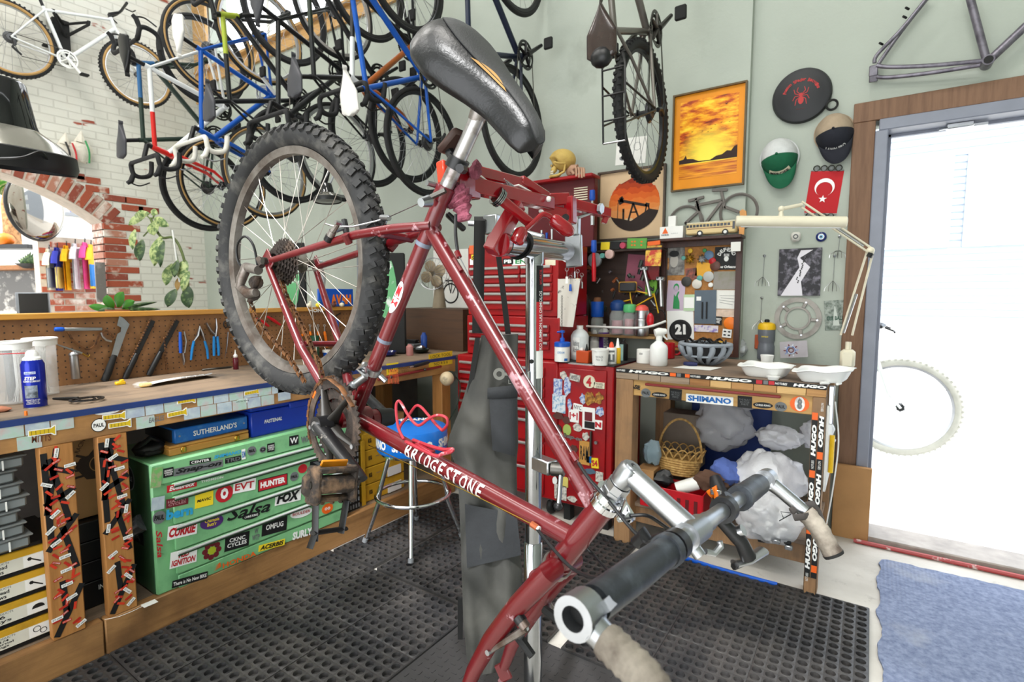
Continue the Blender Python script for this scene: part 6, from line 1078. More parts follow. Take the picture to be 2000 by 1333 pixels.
t,T,r,h,vd=btl(1495,702,31,642,[(.95,0),(1,.03),(1,.42),(.92,.5),(.92,.56),(1,.62),(1,.98)],pm('smoky_bottle','#6f737c',.25,0,0,alpha=.9),'water_bottle','smoky grey sports bottle with a yellow lid on the table','bottle',(('lid',[(1.03,.97),(1.05,1.08),(.9,1.16),(.5,1.2),(0,1.2)],YELLOW),('valve',[(.28,1.18),(.3,1.27),(.2,1.3),(0,1.3)],BLACK)));wrap(t,T,r,h*.75,.035,.008,None,'CHRYSALIS',YELP,-.2,vd)
FOAM=pm('white_foam','#e9e9e7',.6,0,.02);p,s=ont(1497,738);ft=thing('takeout_box','open white foam takeout box on the table corner','takeout box',p)
def tray(c,ang,tilt,w_,d_,h):
 T=Matrix.Translation(c)@Matrix.Rotation(ang,4,'Z')@Matrix.Rotation(tilt,4,'Y');q=MB(T)
 pr=[(.7,0.001),(.82,.5),(.9,.92),(1.05,1.0),(1.06,.94),(.92,.86),(.86,.5),(.74,.06),(0,.05)]
 def sq(r_,a):n=(abs(cos(a))**6+abs(sin(a))**6)**(-1/6);return(r_*w_/2*n*cos(a),r_*d_/2*n*sin(a))
 q.surf(lambda i,j:(*sq(pr[int(j*8+.5)][0],2*pi*i),h*pr[int(j*8+.5)][1]+.003*sin(12*pi*i)*(pr[int(j*8+.5)][0]>.9)),48,8,FOAM,wu=True);return q
tray(p+V((-.01,.06,0)),rad(-6),0,.2,.19,.05).build('base',ft);tray(p+V((.215,.02,.004)),rad(-8),rad(-4),.2,.2,.05).build('lid',ft)
p,s=ont(1493,726);solo(MB(Matrix.Translation(p+V((.0,.06,.03)))).lathe([(.024,0),(.03,.042),(.028,.042),(.022,.004),(0,.004)],FOAM,24),'sauce_cup','small foam cup standing in the takeout box','cup');p,s=ont(1510,742);solo(MB(Matrix.Translation(p)).lathe([(.02,0),(.027,.014),(.025,.014),(0,.003)],FOAM,24),'foam_saucer','shallow white lid lying in front of the takeout box','lid')
p,s=ont(1560,700);t=thing('parts_tray','dark tray heaped with small parts along the back of the table','tray',p);MB().box(p+V((.02,.03,.012)),(.3,.09,.024),pm('dark_tray','#3a322d',.7),.004).build('tray',t);b=MB();rr=random.Random(3)
for i in range(46):c=p+V((-.12+.28*rr.random(),.03+.03*rr.uniform(-1,1),.03+.018*rr.random()));b.tube([c,c+V((rr.uniform(-.025,.025),rr.uniform(-.015,.015),rr.uniform(-.004,.012)))],rr.uniform(.003,.008),rr.choice((STEEL,BLACK,DKSTEEL,GREY)),6)
tag(b.build('hardware_heap'),'heap of small metal and black parts in the dark tray','parts',kind='stuff');solo(MB().ball(p+V((.055,-.0,.05)),.02,pm('coral_plastic','#e2604f',.4),12,(1,.6,.8),amp=.2),'reflector','coral red piece on the heaped parts tray','reflector')
q=on(1650,690,'Y',3.12);b=MB();c=p+V((.12,.04,.04));b.add([c+V((-.03,0,0)),c+V((.05,.02,0)),c+V((.01,.01,.075)),c+V((.02,-.02,0))],[(0,1,2),(0,2,3),(3,2,1),(0,3,1)],CREAM);solo(b,'folded_card','cream folded card peak standing behind the parts tray','card',smooth=0)
q=on(1550,683,'Y',3.14);T=FY(q)@Matrix.Rotation(.12,4,'Z')@Matrix.Rotation(-.25,4,'X');b=MB(T);b.card(.13,.088,pm('grey_card','#a9a4ab',.7),Matrix(),.0015);b.torus(.02,.004,DEL,Matrix.Translation((-.012,-.004,.003)),22,5).torus(.011,.002,MAR,Matrix.Translation((-.012,-.004,.003)),18,4)
for i in range(10):a=2*pi*i/10;b.box((0,0,0),(.012,.006,.001),MAR if i%2 else DEL,0,Matrix.Translation((-.012+.03*cos(a),-.004+.028*sin(a),.002))@Matrix.Rotation(a,4,'Z'))
solo(b,'print_card','grey card printed with a gear propped under the big chainring','card',smooth=0)
p,s=ont(1628,752);b=MB();rr=random.Random(9)
for i in range(7):c=p+V((rr.uniform(-.05,.03),rr.uniform(-.02,.05),.007));b.tube([c,c+V((rr.uniform(-.03,.03),rr.uniform(-.03,.03),0))],.006,rr.choice((STEEL,BLACK,WHITE)),6)
tag(b.build('loose_hardware'),'loose bolts at the front corner of the table','parts',kind='stuff')
LMP=pm('cream_lamp_enamel','#d9d2bc',.4,0,.04);base=on(1655,706,'Y',2.88);lp=thing('drafting_lamp','cream articulated drafting lamp with a long tubular shade clamped to the table','lamp',base)
MB().box(base+V((0,0,.012)),(.06,.06,.085),LMP,.012).tube([base+V((0,0,.055)),base+V((0,0,.09))],.012,LMP,10).build('base',lp)
j0,j1,j2=on(1653,655,'Y',2.88),on(1700,490,'Y',2.84),on(1566,400,'Y',2.72);b=MB()
for o in(-.014,.014):b.tube([j0+V((o*1.6,0,0)),j1+V((o*.8,0,0))],.0048,LMP,8)
for o in(-.012,.014):b.tube([j1+V((0,0,o)),j2+V((0,0,o))],.0048,LMP,8)
b.build('arm',lp);MB().tube([j0+V((-.012,.0,.01)),j0.lerp(j1,.5)+V((-.006,0,0))],.006,STEEL,8).build('spring',lp);b=MB();b.tube([j1.lerp(j2,.1),j1.lerp(j2,.62)],.0055,STEEL,8);b.build('spring',lp)
MB().ball(j1,.017,LMP,12).tube([j1+V((-.004,-.02,-.03)),j1+V((.004,-.02,-.012))],.012,BLACK,8).build('elbow',lp);h0,h1=on(1437,432,'Y',2.60),on(1654,434,'Y',2.72);hc=h0.lerp(h1,.42);MB().tube([j2,hc+V((0,.0,.055)),hc+V((0,0,.02))],[.008,.009,.012],LMP,10).ball(hc+V((0,0,.055)),.014,LMP,10).build('neck',lp)
MB().tube([h0,h0.lerp(h1,.01),h0.lerp(h1,.99),h1],[.02,.0245,.0245,.02],LMP,20).tube([h0.lerp(h1,.05)+V((0,0,-.02)),h0.lerp(h1,.95)+V((0,0,-.02))],.008,WHITE,10).build('shade',lp)
b=MB();b.box((TX1+.006,2.62,.62),(.01,.3,.36),WHITE,.002);solo(b,'whiteboard','white board hanging on the table end','board')
b=MB();b.torus(.02,.004,STEEL,FX((TX1+.016,2.62,.84)),20,6).box((TX1+.014,2.5,.8),(.02,.02,.16),STEEL,.003);solo(b,'steel_hook','steel ring and clamp on the table end','hook');b=MB();b.tube([(TX1+.022,2.56,.5),(TX1+.022,2.56,.66)],.01,YELLOW,8);solo(b,'yellow_marker','yellow marker hanging on the white board at the table end','marker');b=MB();b.tube(smoothp([(TX1+.02,2.7,.78),(TX1+.04,2.72,.6),(TX1+.03,2.7,.4),(TX1+.01,2.68,.2)]),.003,WHITE,6);solo(b,'lamp_cord','white cord hanging down the table end','cord')
b=MB();q=on(1655,985,'Y',3.1);b.box((.005-.04,3.15,.19),(.16,.03,.38),CARDB,.002);solo(b,'cardboard_sheet','flat cardboard carton leaning on the wall beside the door','cardboard')
SH=.206;WK=worn('wicker_straw','#c9a263','#a57d43',60,.5,.1,.7);p=on(1308,925,'Z',.42);p=V((-.79,2.68,.34));bk=thing('wicker_basket','straw wicker basket with a hoop handle under the table','basket',p);KT=Matrix.Translation(p)@Matrix.Rotation(-.2,4,'Z')@Matrix.Rotation(-.12,4,'X');a_,b__=.125,.1
b=MB(KT)
for k in range(7):z=.012*k;g=1+.018*k*1.2;b.tube([(a_*.8*g*cos(t)+.0025*cos(20*t+k*pi),b__*.8*g*sin(t),z)for t in[2*pi*i/60 for i in range(60)]],.007,WK,6,closed=True)
b.surf(lambda i,j:(a_*.8*j*cos(2*pi*i),b__*.8*j*sin(2*pi*i),0),24,3,WK,wu=True);b.build('weave',bk);b=MB(KT)
for k in range(18):t0=2*pi*k/18;b.tube([(a_*(.92+.16*sin(pi*u))*cos(t0+.75*u),b__*(.92+.16*sin(pi*u))*sin(t0+.75*u),.075+.055*sin(pi*u))for u in[i/10 for i in range(11)]],.0035,WK,6)
b.build('border_trim',bk);b=MB(KT);b.tube([(a_*.98*cos(t),.01,.07+.2*sin(t))for t in[pi*i/24 for i in range(25)]],.006,WK,8,flat=.6);b.build('handle',bk)
MB(KT).tube([(-.03,0,-.134),(-.03,0,-.0)],.05,BLACKM,12)
MILK=pm('milky_film','#dcdce0',.2,0,.06,4,.35,40,alpha=.5);MILKW=pm('white_film','#e9e9ee',.22,0,.06,5,.35,40,alpha=.86)
def bag(c,r,sc_,m,name,lab,amp=.14,seed=1,cat='plastic bag',n=56):
 b=MB();b.ball((0,0,0),r,m,n,sc_,amp=amp,seed=seed);sv=V((seed*7.3,seed*3.1,0));k_=.1 if 'bag' in name else .08
 for i,p in enumerate(b.v):
  q=1.5*p/r;f_=1-k_*2+k_*(2*abs(mnoise.noise(q*1.3+sv))+1.0*abs(mnoise.noise(q*2.2+sv))+.25*abs(mnoise.noise(q*5+sv)));b.v[i]=p*f_+V(c)
 return solo(b,name,lab,cat,smooth=32)
bag(V((-.62,2.93,.56)),.17,(1.0,.6,.95),MILK,'clear_bag','big milky clear bag against the blue board under the table',.12,2);bag(V((-.52,2.95,.70)),.09,(1.5,.6,.55),MILK,'clear_bag','milky bag end slumped over the blue board',.2,5);bag(V((-.36,2.66,.385)),.165,(1.05,.7,1.0),MILKW,'trash_bag','large white plastic bag filling the table\'s open side',.1,3);bag(V((-.32,2.425,.29)),.12,(1.15,.55,1.05),MILK,'parts_bag','clear bag of dark parts hanging over the lower shelf',.1,8);bag(V((-.34,2.8,.56)),.1,(1.3,.7,.6),MILKW,'carrier_bag','grey white carrier bag with a dark print lying behind the white bag',.16,6);bag(V((-.19,2.9,.58)),.1,(.8,.8,.8),MILKW,'paper_bag','crumpled white bag at the back leg of the table',.2,12)
b=MB();rr=random.Random(5)
for i in range(60):c=V((-.32+rr.uniform(-.085,.085),2.425+rr.uniform(-.03,.03),.27+rr.uniform(-.08,.07)));b.box(c,(.03,.02,.02),rr.choice((BLACK,GREY,WHITE,STEEL)),.004,None)
tag(b.build('bag_contents'),'dark grey parts showing through the clear bag','parts',kind='stuff')
b=MB();b.box((-.62,3.08,.52),(.42,.02,.62),pm('navy_board','#14306e',.6,0,.1),.004).torus(.012,.003,WHITEP,FY((-.46,3.068,.40)),14,5).text('Classics',.12,.05,ORAP,FY((-.66,3.0685,.78)),.03);solo(b,'navy_board','navy blue board with orange lettering leaning under the table','board',smooth=20)
bag(V((-.82,3.0,.76)),.1,(1.0,.6,.9),pm('maroon_cloth','#3d1218',.9,0,.2,6,.4,20),'maroon_cloth','dark maroon cloth stuffed at the back under the table top',.2,15,'cloth');b=MB();b.box((-.83,2.94,.45),(.2,.14,.3),pm('grey_box','#75695e',.8),.004);solo(b,'grey_box','grey brown box behind the basket','box')
bag(V((-.53,2.62,.4)),.09,(.9,.7,.75),pm('blue_rag','#5a6fb5',.95,0,.15,8,.5,25),'blue_cloth','periwinkle blue cloth between basket and white bag',.2,9,'cloth',24);bag(V((-.6,2.56,.36)),.085,(1.1,.6,.6),pm('brown_rag','#5e4436',.95,0,.2,8,.5,25),'brown_cloth','crumpled brown cloth below the blue one',.25,19,'cloth',24)
t=thing('red_crate','red plastic crate on the lower shelf under the table','crate',(-.76,2.55,SH));b=MB();c=V((-.755,2.545,SH+.055))
for s in(-1,1):b.box(c+V((0,.075*s,0)),(.3,.006,.11),RED,.002).box(c+V((.15*s,0,0)),(.006,.15,.11),RED,.002)
b.box(c+V((0,0,-.05)),(.3,.15,.006),RED);b.build('body',t);b=MB()
for k in range(7):b.box(c+V((-.12+.04*k,-.079,-.008)),(.016,.003,.06),pm('crate_slot','#5c0a10',.6))
b.build('slat',t)
b=MB();b.tube([V((-.74,2.52,SH+.1)),V((-.65,2.55,SH+.14))],.032,WHITE,16);solo(b,'white_canister','white canister lying in the red crate','canister');bag(V((-.81,2.54,SH+.13)),.055,(1,.8,.8),BLACK,'cable_coil','coil of black cable in the red crate',.25,4,'cable',16);b=MB();b.box((-.9,2.56,SH+.12),(.09,.1,.1),CARDB,.002);solo(b,'small_carton','small brown carton at the end of the red crate','box');bag(V((-.89,2.58,.45)),.06,(.8,.7,1.2),pm('bluish_film','#93a9b5',.2,0,.1,alpha=.6),'clear_pouch','bluish clear pouch with yellow stripe beside the front leg',.2,22,n=18)
t=thing('cycling_shoe','black and grey cycling shoe on the lower shelf beside the crate','shoe',(-.5,2.5,SH));b=MB();b.tube(smoothp([(-.57,2.53,.4),(-.54,2.5,.34),(-.5,2.49,.28),(-.47,2.48,.235)]),[.022+.02*sin(pi*i/18)+.004 for i in range(19)],pm('grey_black_shoe','#2a2a2d',.5,0,.3,10),14,flat=.8);b.build('upper',t);MB().box((-.545,2.46,.35),(.05,.012,.03),CHROME,.004,None).build('buckle',t)
b=MB();b.tube([(-.575,2.47,.33),(-.55,2.465,.36),(-.54,2.46,.32)],[.02,.026,.018],ORANGE,12,flat=.5);solo(b,'orange_light','orange reflector lamp at the crate corner','reflector')
b=MB();b.box((-.46,2.47,.33),(.05,.04,.02),WHITEP,.004).text('onos',.04,.012,REDP,FY((-.46,2.449,.33)),.03);solo(b,'lettered_packet','white packet with red lettering beside the black shoe','packet')
b=MB();pts=smoothp([on(x,y,'Z',.012)for x,y in((1225,1055),(1290,1075),(1350,1095),(1430,1120),(1518,1143))]);b.tube(pts,.011,BLUE,8,flat=.7);solo(b,'blue_hose','blue plastic strip lying on the floor in front of the table','hose')
# ---------------------------------------------------------------- pictures, caps and signs on the walls
WA,WB=BY-.0015,DY-.0015
def wsheet(x0,y0,x1,y1,h,Y):return sheet('Y',Y,x0,y0,x1,y1,h)
def sunset_mat():
 m,N,L,B=newmat('sunset_print');v=coords(N,L,(1,1,1),'Generated');sx=N.new('ShaderNodeSeparateXYZ');L.new(v,sx.inputs[0]);n1_=noise(N,L,coords(N,L,(2.0,1,9),'Generated'),1.5,6,.62)
 c=ramp(N,L,n1_,[(.3,'#5a1606'),(.42,'#c04a08'),(.52,'#f09a0a'),(.66,'#ffd83a')]);g=N.new('ShaderNodeTexGradient');g.gradient_type='SPHERICAL';mp=N.new('ShaderNodeMapping');mp.inputs['Location'].default_value=(-.95,0,-.78);mp.inputs['Scale'].default_value=(1.9,0,2.6);L.new(v,mp.inputs[0]);L.new(mp.outputs[0],g.inputs[0])
 c=mix(N,L,ramp(N,L,g.outputs['Fac'],[(.0,0.),(.75,1.)]),c,'#ffe94d');w_=ramp(N,L,sx.outputs[2],[(.185,1.),(.19,0.)]);wv=noise(N,L,coords(N,L,(1.5,1,40),'Generated'),1.2,3);c=mix(N,L,w_,c,ramp(N,L,wv,[(.35,'#a8380a'),(.6,'#f0a018')]));L.new(c,B.inputs['Base Color']);B.inputs['Roughness'].default_value=.35;return m
def framed(name,lab,pxs,Y,fw,fm,matte,dep=.022):
 (x0,y0),(x1,y1),(x2,y2),(x3,y3)=pxs;P=[on(x,y,'Y',Y-dep)for x,y in pxs];l=(P[0].x+P[3].x)/2;r_=(P[1].x+P[2].x)/2;tp_=(P[0].z+P[1].z)/2;bt=(P[2].z+P[3].z)/2;w_,h_=r_-l,tp_-bt;c=V(((l+r_)/2,Y,(tp_+bt)/2));t=thing(name,lab,'picture',c);q=MB();out=[(-w_/2,-h_/2),(w_/2,-h_/2),(w_/2,h_/2),(-w_/2,h_/2)];k=fw
 q.ring(out,[(-w_/2+k,-h_/2+k),(w_/2-k,-h_/2+k),(w_/2-k,h_/2-k),(-w_/2+k,h_/2-k)],dep,fm,FY(c));q.build('frame',t,smooth=0);MB().card(w_-k,h_-k,matte,FY(c),.006).build('mount',t,smooth=0);return t,c,w_-2*k,h_-2*k
t,c,w_,h_=framed('sunset_picture','framed orange sunset picture with birds over water',((1313,187),(1459,156),(1453,361),(1311,374)),WA,.009,wood('dark_gilt_frame','#5e4a26','#3d2e17','Z',1,.4),pm('marigold_mount','#e58f08',.5,0,.04))
MB().card(w_*.83,h_*.82,sunset_mat(),FY(c+V((0,-.0065,.01))),.001).build('print',t,smooth=0);b=MB();T=FY(c+V((0,-.008,.01)));rr=random.Random(4);W2,H2=w_*.83,h_*.82;SIL=pm('silhouette_print','#2a0d06',.6,0,0);pts=[(-.5,-.3),(-.5,-.25),(-.42,-.24),(-.38,-.19),(-.36,-.24),(-.25,-.25),(-.15,-.285),(.05,-.29),(.15,-.25),(.25,-.24),(.33,-.2),(.4,-.21),(.45,-.16),(.5,-.15),(.5,-.3)]
b.prism([(x*W2,y*H2)for x,y in pts][::-1],.0006,SIL,T)
for i,(x,y)in enumerate(((.3,.38),(-.28,.1),(-.1,.09),(.05,.1),(.12,.14),(.22,.16),(.36,.15),(.0,.07))):k=.012 if i==0 else .006;b.prism([(x*W2-k,y*H2+k*.5),(x*W2,y*H2-k*.3),(x*W2+k,y*H2+k*.7),(x*W2,y*H2+k*.2)],.0006,SIL,T)
b.build('silhouette_print',t,smooth=0)
t,c,w_,h_=framed('oil_pump_picture','framed picture of an oil pump silhouette in a round orange sky',((1168,332),(1306,324),(1291,467),(1165,469)),WA,.012,wood('dark_walnut_frame','#4a3a2d','#33271d','Z',1,.5),pm('beige_mount','#d1b490',.7,0,.03));R_=h_*.405;T=FY(c+V((.02,-.0065,0)));BANDS=['#8a2a10','#a63a12','#c24a14','#d2601e','#d9702c','#dc8440','#d98f52']
b=MB(T)
for k in range(7):
 ya,yb=R_*(1-k*.2),R_*(1-(k+1)*.2)-.022;m=pm('sky_band_%d'%k,BANDS[k],.8,0,.06);n_=24;up=[];dn=[]
 for i in range(n_+1):
  for L_,y in((up,ya),(dn,yb)):
   yy=max(-R_,min(R_,y));hw=sqrt(max(R_*R_-yy*yy,0));x=-hw+2*hw*i/n_;yw=yy+(.006*sin(i*.9+k*2)+.004*sin(i*1.9+k)if abs(yy)<R_*.99 else 0);yw=max(-sqrt(max(R_*R_-x*x,0)),min(sqrt(max(R_*R_-x*x,0)),yw));L_.append((x,yw,.0005+.0002*k))
 b.add(up+dn,[(i,n_+1+i,n_+2+i,i+1)for i in range(n_)],m)
b.build('sky_print',t,smooth=0);b=MB(T@Matrix.Translation((0,0,.002)));SIL2=pm('dark_brown_silhouette','#21130d',.7,0,0);hill=[(R_*cos(a),R_*sin(a))for a in[pi*1.13+(pi*1.9-pi*1.13)*i/20 for i in range(21)]]+[(R_*.93,-R_*.3),(R_*.6,-R_*.22),(R_*.3,-R_*.4),(-.1*R_,-R_*.62),(-R_*.5,-R_*.5),(-R_*.8,-R_*.45)]
b.prism(hill,.0006,SIL2)
def seg(x0,y0,x1,y1,w_):p,q=V((x0*R_,y0*R_,0)),V((x1*R_,y1*R_,0));b.box((0,0,.0004),((q-p).length,w_*R_,.0008),SIL2,0,fr((p+q)/2,q-p,V((0,0,1)).cross(q-p)))
for a in((-.55,.18,.5,-.1,.1),(-.55,.2,-.42,.28,.14),(-.6,.1,-.42,.18,.2),(.45,-.06,.6,-.1,.14),(-.02,.03,-.2,-.6,.07),(-.02,.03,.22,-.55,.07),(-.15,-.3,.14,-.3,.05),(.5,-.1,.42,-.5,.05),(.58,-.1,.6,-.4,.05),(-.62,.1,-.64,-.5,.025),(-.4,-.2,-.4,-.55,.08),(-.44,-.2,-.36,-.2,.12)):seg(*a)
b.build('pump_silhouette_print',t,smooth=0)
def pin(name,lab,cat,x0,y0,x1,y1,h,m,Y=WA,th=.002,deco=None,group=None,rot=None):
 T,w_,h_=wsheet(x0,y0,x1,y1,h,Y);q=MB(T);q.card(w_,h_,m,Matrix(),th)
 if deco:deco(q,w_,h_,th+.0004)
 return tag(q.build(name,smooth=0),lab,cat,group)
def dtext(s,m,fx=.8,fy=.6,ox=0,oy=0,bold=.02):return lambda q,w_,h_,z:q.text(s,w_*fx,h_*fy,m,Matrix.Translation((ox*w_,oy*h_,0)),bold,0,z+.0003)
def sketch(q,w_,h_,z):q.prism([(-.2*w_+.18*w_*a,-.25*h_+.1*h_*c)for a,c in circ(9)],.0004,GREYP,Matrix.Translation((0,0,z))).torus(.12*w_,.001,GREYP,Matrix.Translation((.2*w_,.15*h_,z)),16,4)
pin('sketch_sheet','pale pencil sketch pinned behind the hanging gray bike','drawing',1203,298,1262,292,52,PAPER,deco=sketch)
BWP=worn('black_white_photo_print','#1f1e24','#e6e4ea',9,.5,.06,.5);
def road(q,w_,h_,z):q.prism([(-.42*w_,-.5*h_),(.1*w_,-.5*h_),(.05*w_,-.2*h_),(.25*w_,.1*h_),(.0,.3*h_),(.3*w_,.46*h_),(.02*w_,.46*h_),(-.06*w_,.3*h_),(.0,.1*h_)],.0006,pm('pale_road_print','#d9d6de',.6,0,0),Matrix.Translation((0,0,z)))
def dots(q,w_,h_,z):
 road(q,w_,h_,z);rr=random.Random(2)
 for i in range(16):q.box((w_*(-.05+.012*i+rr.uniform(-.03,.03)),h_*(-.22+.036*i),z+.001),(w_*.03,h_*.03,.0006),INK)
pin('road_photo','black and white photo of riders on a pale road between trees','photo',1520,533,1603,531,92,worn('dark_tree_print','#201f26','#77737f',30,.58,.08,.6),WB,.012,dots)
def labday(q,w_,h_,z):q.prism([(-.12*w_,-.35*h_),(.2*w_,-.35*h_),(.02*w_,.3*h_),(-.02*w_,.3*h_)],.0005,pm('pale_flask_print','#c8cfc8',.6),Matrix.Translation((0,0,z))).text('CLE BALL',w_*.8,h_*.14,pm('dark_green_print','#1f4a3a',.6),Matrix.Translation((0,-.1*h_,0)),.03,0,z+.001)
pin('flask_poster','small poster of a pale flask lettered CLE BALL beside the lamp arm','poster',1610,617,1652,615,58,worn('mottled_green_print','#4c5a4e','#9aa39a',40,.5,.1),WB,.002,labday)
CKX0,CKX1=1300,1452;P0,P1=on(1300,480,'Y',WA),on(1452,476,'Y',WA);zb_,zt_=.9,on(1400,470,'Y',WA).z;cw=P1.x-P0.x;cc=V(((P0.x+P1.x)/2,WA,(zb_+zt_)/2));ck=thing('cork_board','dark framed cork board crowded with cards and badges','notice board',cc);DMH=wood('dark_mahogany','#43231a','#2e1711','Z',1,.45);chh=zt_-zb_
MB().ring([(-cw/2-.012,-chh/2),(cw/2,-chh/2),(cw/2,chh/2),(-cw/2-.012,chh/2)],[(-cw/2+.01,-chh/2+.02),(cw/2-.03,-chh/2+.02),(cw/2-.03,chh/2-.03),(-cw/2+.01,chh/2-.03)],.03,DMH,FY(cc)).build('frame',ck,smooth=0);MB().card(cw-.02,chh-.03,pm('cork','#a87440',.9,0,.2,60),FY(cc),.008).build('panel',ck,smooth=0);MB().box((cc.x,BY-.06,zt_+.008),(cw+.02,.115,.016),DMH,.002).build('top_ledge',ck)
CK=WA-.0095
def ckp(name,lab,cat,x0,y0,x1,y1,h,m,deco=None,e=0,th=.0015):f=lambda x,y:(1260+x/5.333,450+y/5.333);return pin(name,lab,cat,*f(x0,y0),*f(x1,y1),h/5.333,m,CK-e,th,deco,'cards on the cork board')
def face(q,w_,h_,z):q.prism([(.0*w_+.2*w_*a,.02*h_+.24*h_*c)for a,c in circ(14)],.0004,pm('pale_face_print','#b9b4ad',.7),Matrix.Translation((0,0,z))).prism([(.0*w_+.24*w_*a,.27*h_+.12*h_*c)for a,c in circ(12)],.0006,INK,Matrix.Translation((0,0,z)))
def hand(q,w_,h_,z):
 q.prism([(.1*w_*a,-.02*h_+.12*h_*c)for a,c in circ(10)],.0004,WHITEP,Matrix.Translation((0,0,z)))
 for k,ch in enumerate('DEFEND'):a=pi*(.86-.145*k);q.text(ch,w_*.13,h_*.16,WHITEP,Matrix.Translation((.33*w_*cos(a),.05*h_+.33*h_*sin(a),0))@Matrix.Rotation(a-pi/2,4,'Z'),.04,0,z+.0003)
 for k in range(4):q.box((-.09*w_+.06*w_*k,.14*h_,z),(.03*w_,.12*h_,.0005),WHITEP)
 q.text('New Orleans',w_*.8,h_*.12,WHITEP,Matrix.Translation((0,-.37*h_,0)),.03,0,z+.0003)
def girl(q,w_,h_,z):q.prism([(-.1*w_,-.42*h_),(.28*w_,-.42*h_),(.25*w_,-.2*h_),(.12*w_,.0),(.2*w_,.15*h_),(.12*w_,.15*h_),(0,-.02*h_),(-.1*w_,.06*h_)],.0005,GREEN,Matrix.Translation((0,0,z))).prism([(.0*w_+.16*w_*a,.28*h_+.13*h_*c)for a,c in circ(12)],.0005,GREEN,Matrix.Translation((0,0,z))).prism([(.0*w_+.12*w_*a,.24*h_+.1*h_*c)for a,c in circ(12)],.0008,pm('lilac_print','#b9a6bd',.7),Matrix.Translation((0,0,z)))
def lines(q,w_,h_,z):
 for i in range(4):q.box((0,h_*(.2-.14*i),z),(w_*(.7-.1*(i%2)),h_*.02,.0004),GREYP,0,Matrix.Rotation(-.06*i,4,'Z'))
def ringlogo(q,w_,h_,z):q.torus(.36*w_,.012,INK,Matrix.Translation((0,-.2*h_,z))@Matrix.Scale(.3,4,(0,0,1)),28,6).prism([(.3*w_*a,-.2*h_+.3*w_*c)for a,c in circ(24)],.0004,INK,Matrix.Translation((0,0,z))).text('21',w_*.4,h_*.36,WHITEP,Matrix.Translation((0,-.15*h_,0)),.06,0,z+.001)
ckp('portrait_photo','black and white portrait photo at the top of the cork board','photo',195,330,410,320,290,worn('grey_photo','#55514f','#8d8a86',30,.5,.1),face);ckp('black_poster','black poster with a white hand lettered DEFEND New Orleans','poster',722,295,972,290,240,INK,hand,.002);ckp('road_snapshot','snapshot of a grey road and hedge under the black poster','photo',710,525,972,522,190,worn('grey_road_photo','#8d8780','#6f7350',6,.55,.1));ckp('lilac_card','lilac card with a green figure on the cork board','card',228,680,410,690,320,pm('lilac_card','#c3afc4',.7,0,.03),girl);ckp('drawing_sheet','white line drawing pinned near the frame of the cork board','drawing',738,720,972,724,195,PAPER,lines);ckp('blister_pack','grey blister pack holding two black tools','packet',515,800,740,800,350,pm('slate_packet','#55626f',.5,0,.08),lambda q,w_,h_,z:[q.box((x*w_,-.1*h_,z+.004),(.06*w_,.5*h_,.008),INK)for x in(-.12,.08)]and None or q.box((-.3*w_,.25*h_,z),(.22*w_,.12*h_,.0006),WHITEP),.004,.006)
ckp('seed_packet','white and green packet beside the blister pack','packet',402,755,518,755,170,pm('pale_green_packet','#b5cfa8',.6),lambda q,w_,h_,z:q.card(w_*.9,h_*.66,WHITEP,Matrix.Translation((0,0,z))),.003,.004);ckp('ring_logo_card','white card with a black ring emblem numbered 21','card',228,990,505,985,300,WHITEP,ringlogo,.001);ckp('purple_strip','strip of white paper with purple blots low on the cork board','paper',512,1020,760,1030,70,worn('purple_blot_paper','#ddd6de','#8b79c2',40,.55,.05),None,.003)
for a in(('bow','gold gift bow',470,300,55,BRASS),('silver_bow','silver gift bow',595,300,50,STEEL),('badge','blue and white oval badge',665,260,45,pm('dusty_blue_badge','#5f7d9e',.5)),('badge','round brown wooden badge',730,372,50,worn('brown_badge','#5a2f22','#8d5a3a',30)),('badge','dark grey round badge',430,535,50,pm('charcoal_badge','#33312f',.5)),('badge','white badge with red stripe',540,560,48,pm('pale_badge','#d5cfc6',.5)),('badge','silver lettered badge over the yellow card',660,483,52,pm('silver_badge','#b5b5b2',.4)),('badge','small teal badge',568,500,28,pm('teal_badge','#5fa39a',.5)),('badge','orange round reflector badge',886,970,62,ORANGE),('badge','tiny yellow badge',470,215,24,YELLOW),('badge','tiny green badge',620,210,20,GREEN),('badge','small aqua badge beside the gold bow',400,290,22,pm('teal_badge','#5fa39a',.5)),('badge','white clip badge over the blister pack',682,570,24,WHITE),('badge','red striped beer badge',700,320,34,RED)):
 nm,lab,x,y,r_,m=a;q=on(1260+x/5.333,450+y/5.333,'Y',CK-.007);s=(q-CAM).dot(FW)/FPX;b=MB(FY(q));R2=r_/5.333*s*1.05
 if 'bow' in nm:
  for k in range(8):an=2*pi*k/8;b.tube([(0,0,.002),(R2*.6*cos(an),R2*.6*sin(an),.008),(R2*cos(an),R2*sin(an),.002)],[.002,.006,.001],m,6)
 else:b.lathe([(R2,-.002),(R2,.001),(R2*.8,.004),(0,.005)],m,20)
 tag(b.build(nm),lab+' pinned on the cork board','badge','badges on the cork board')
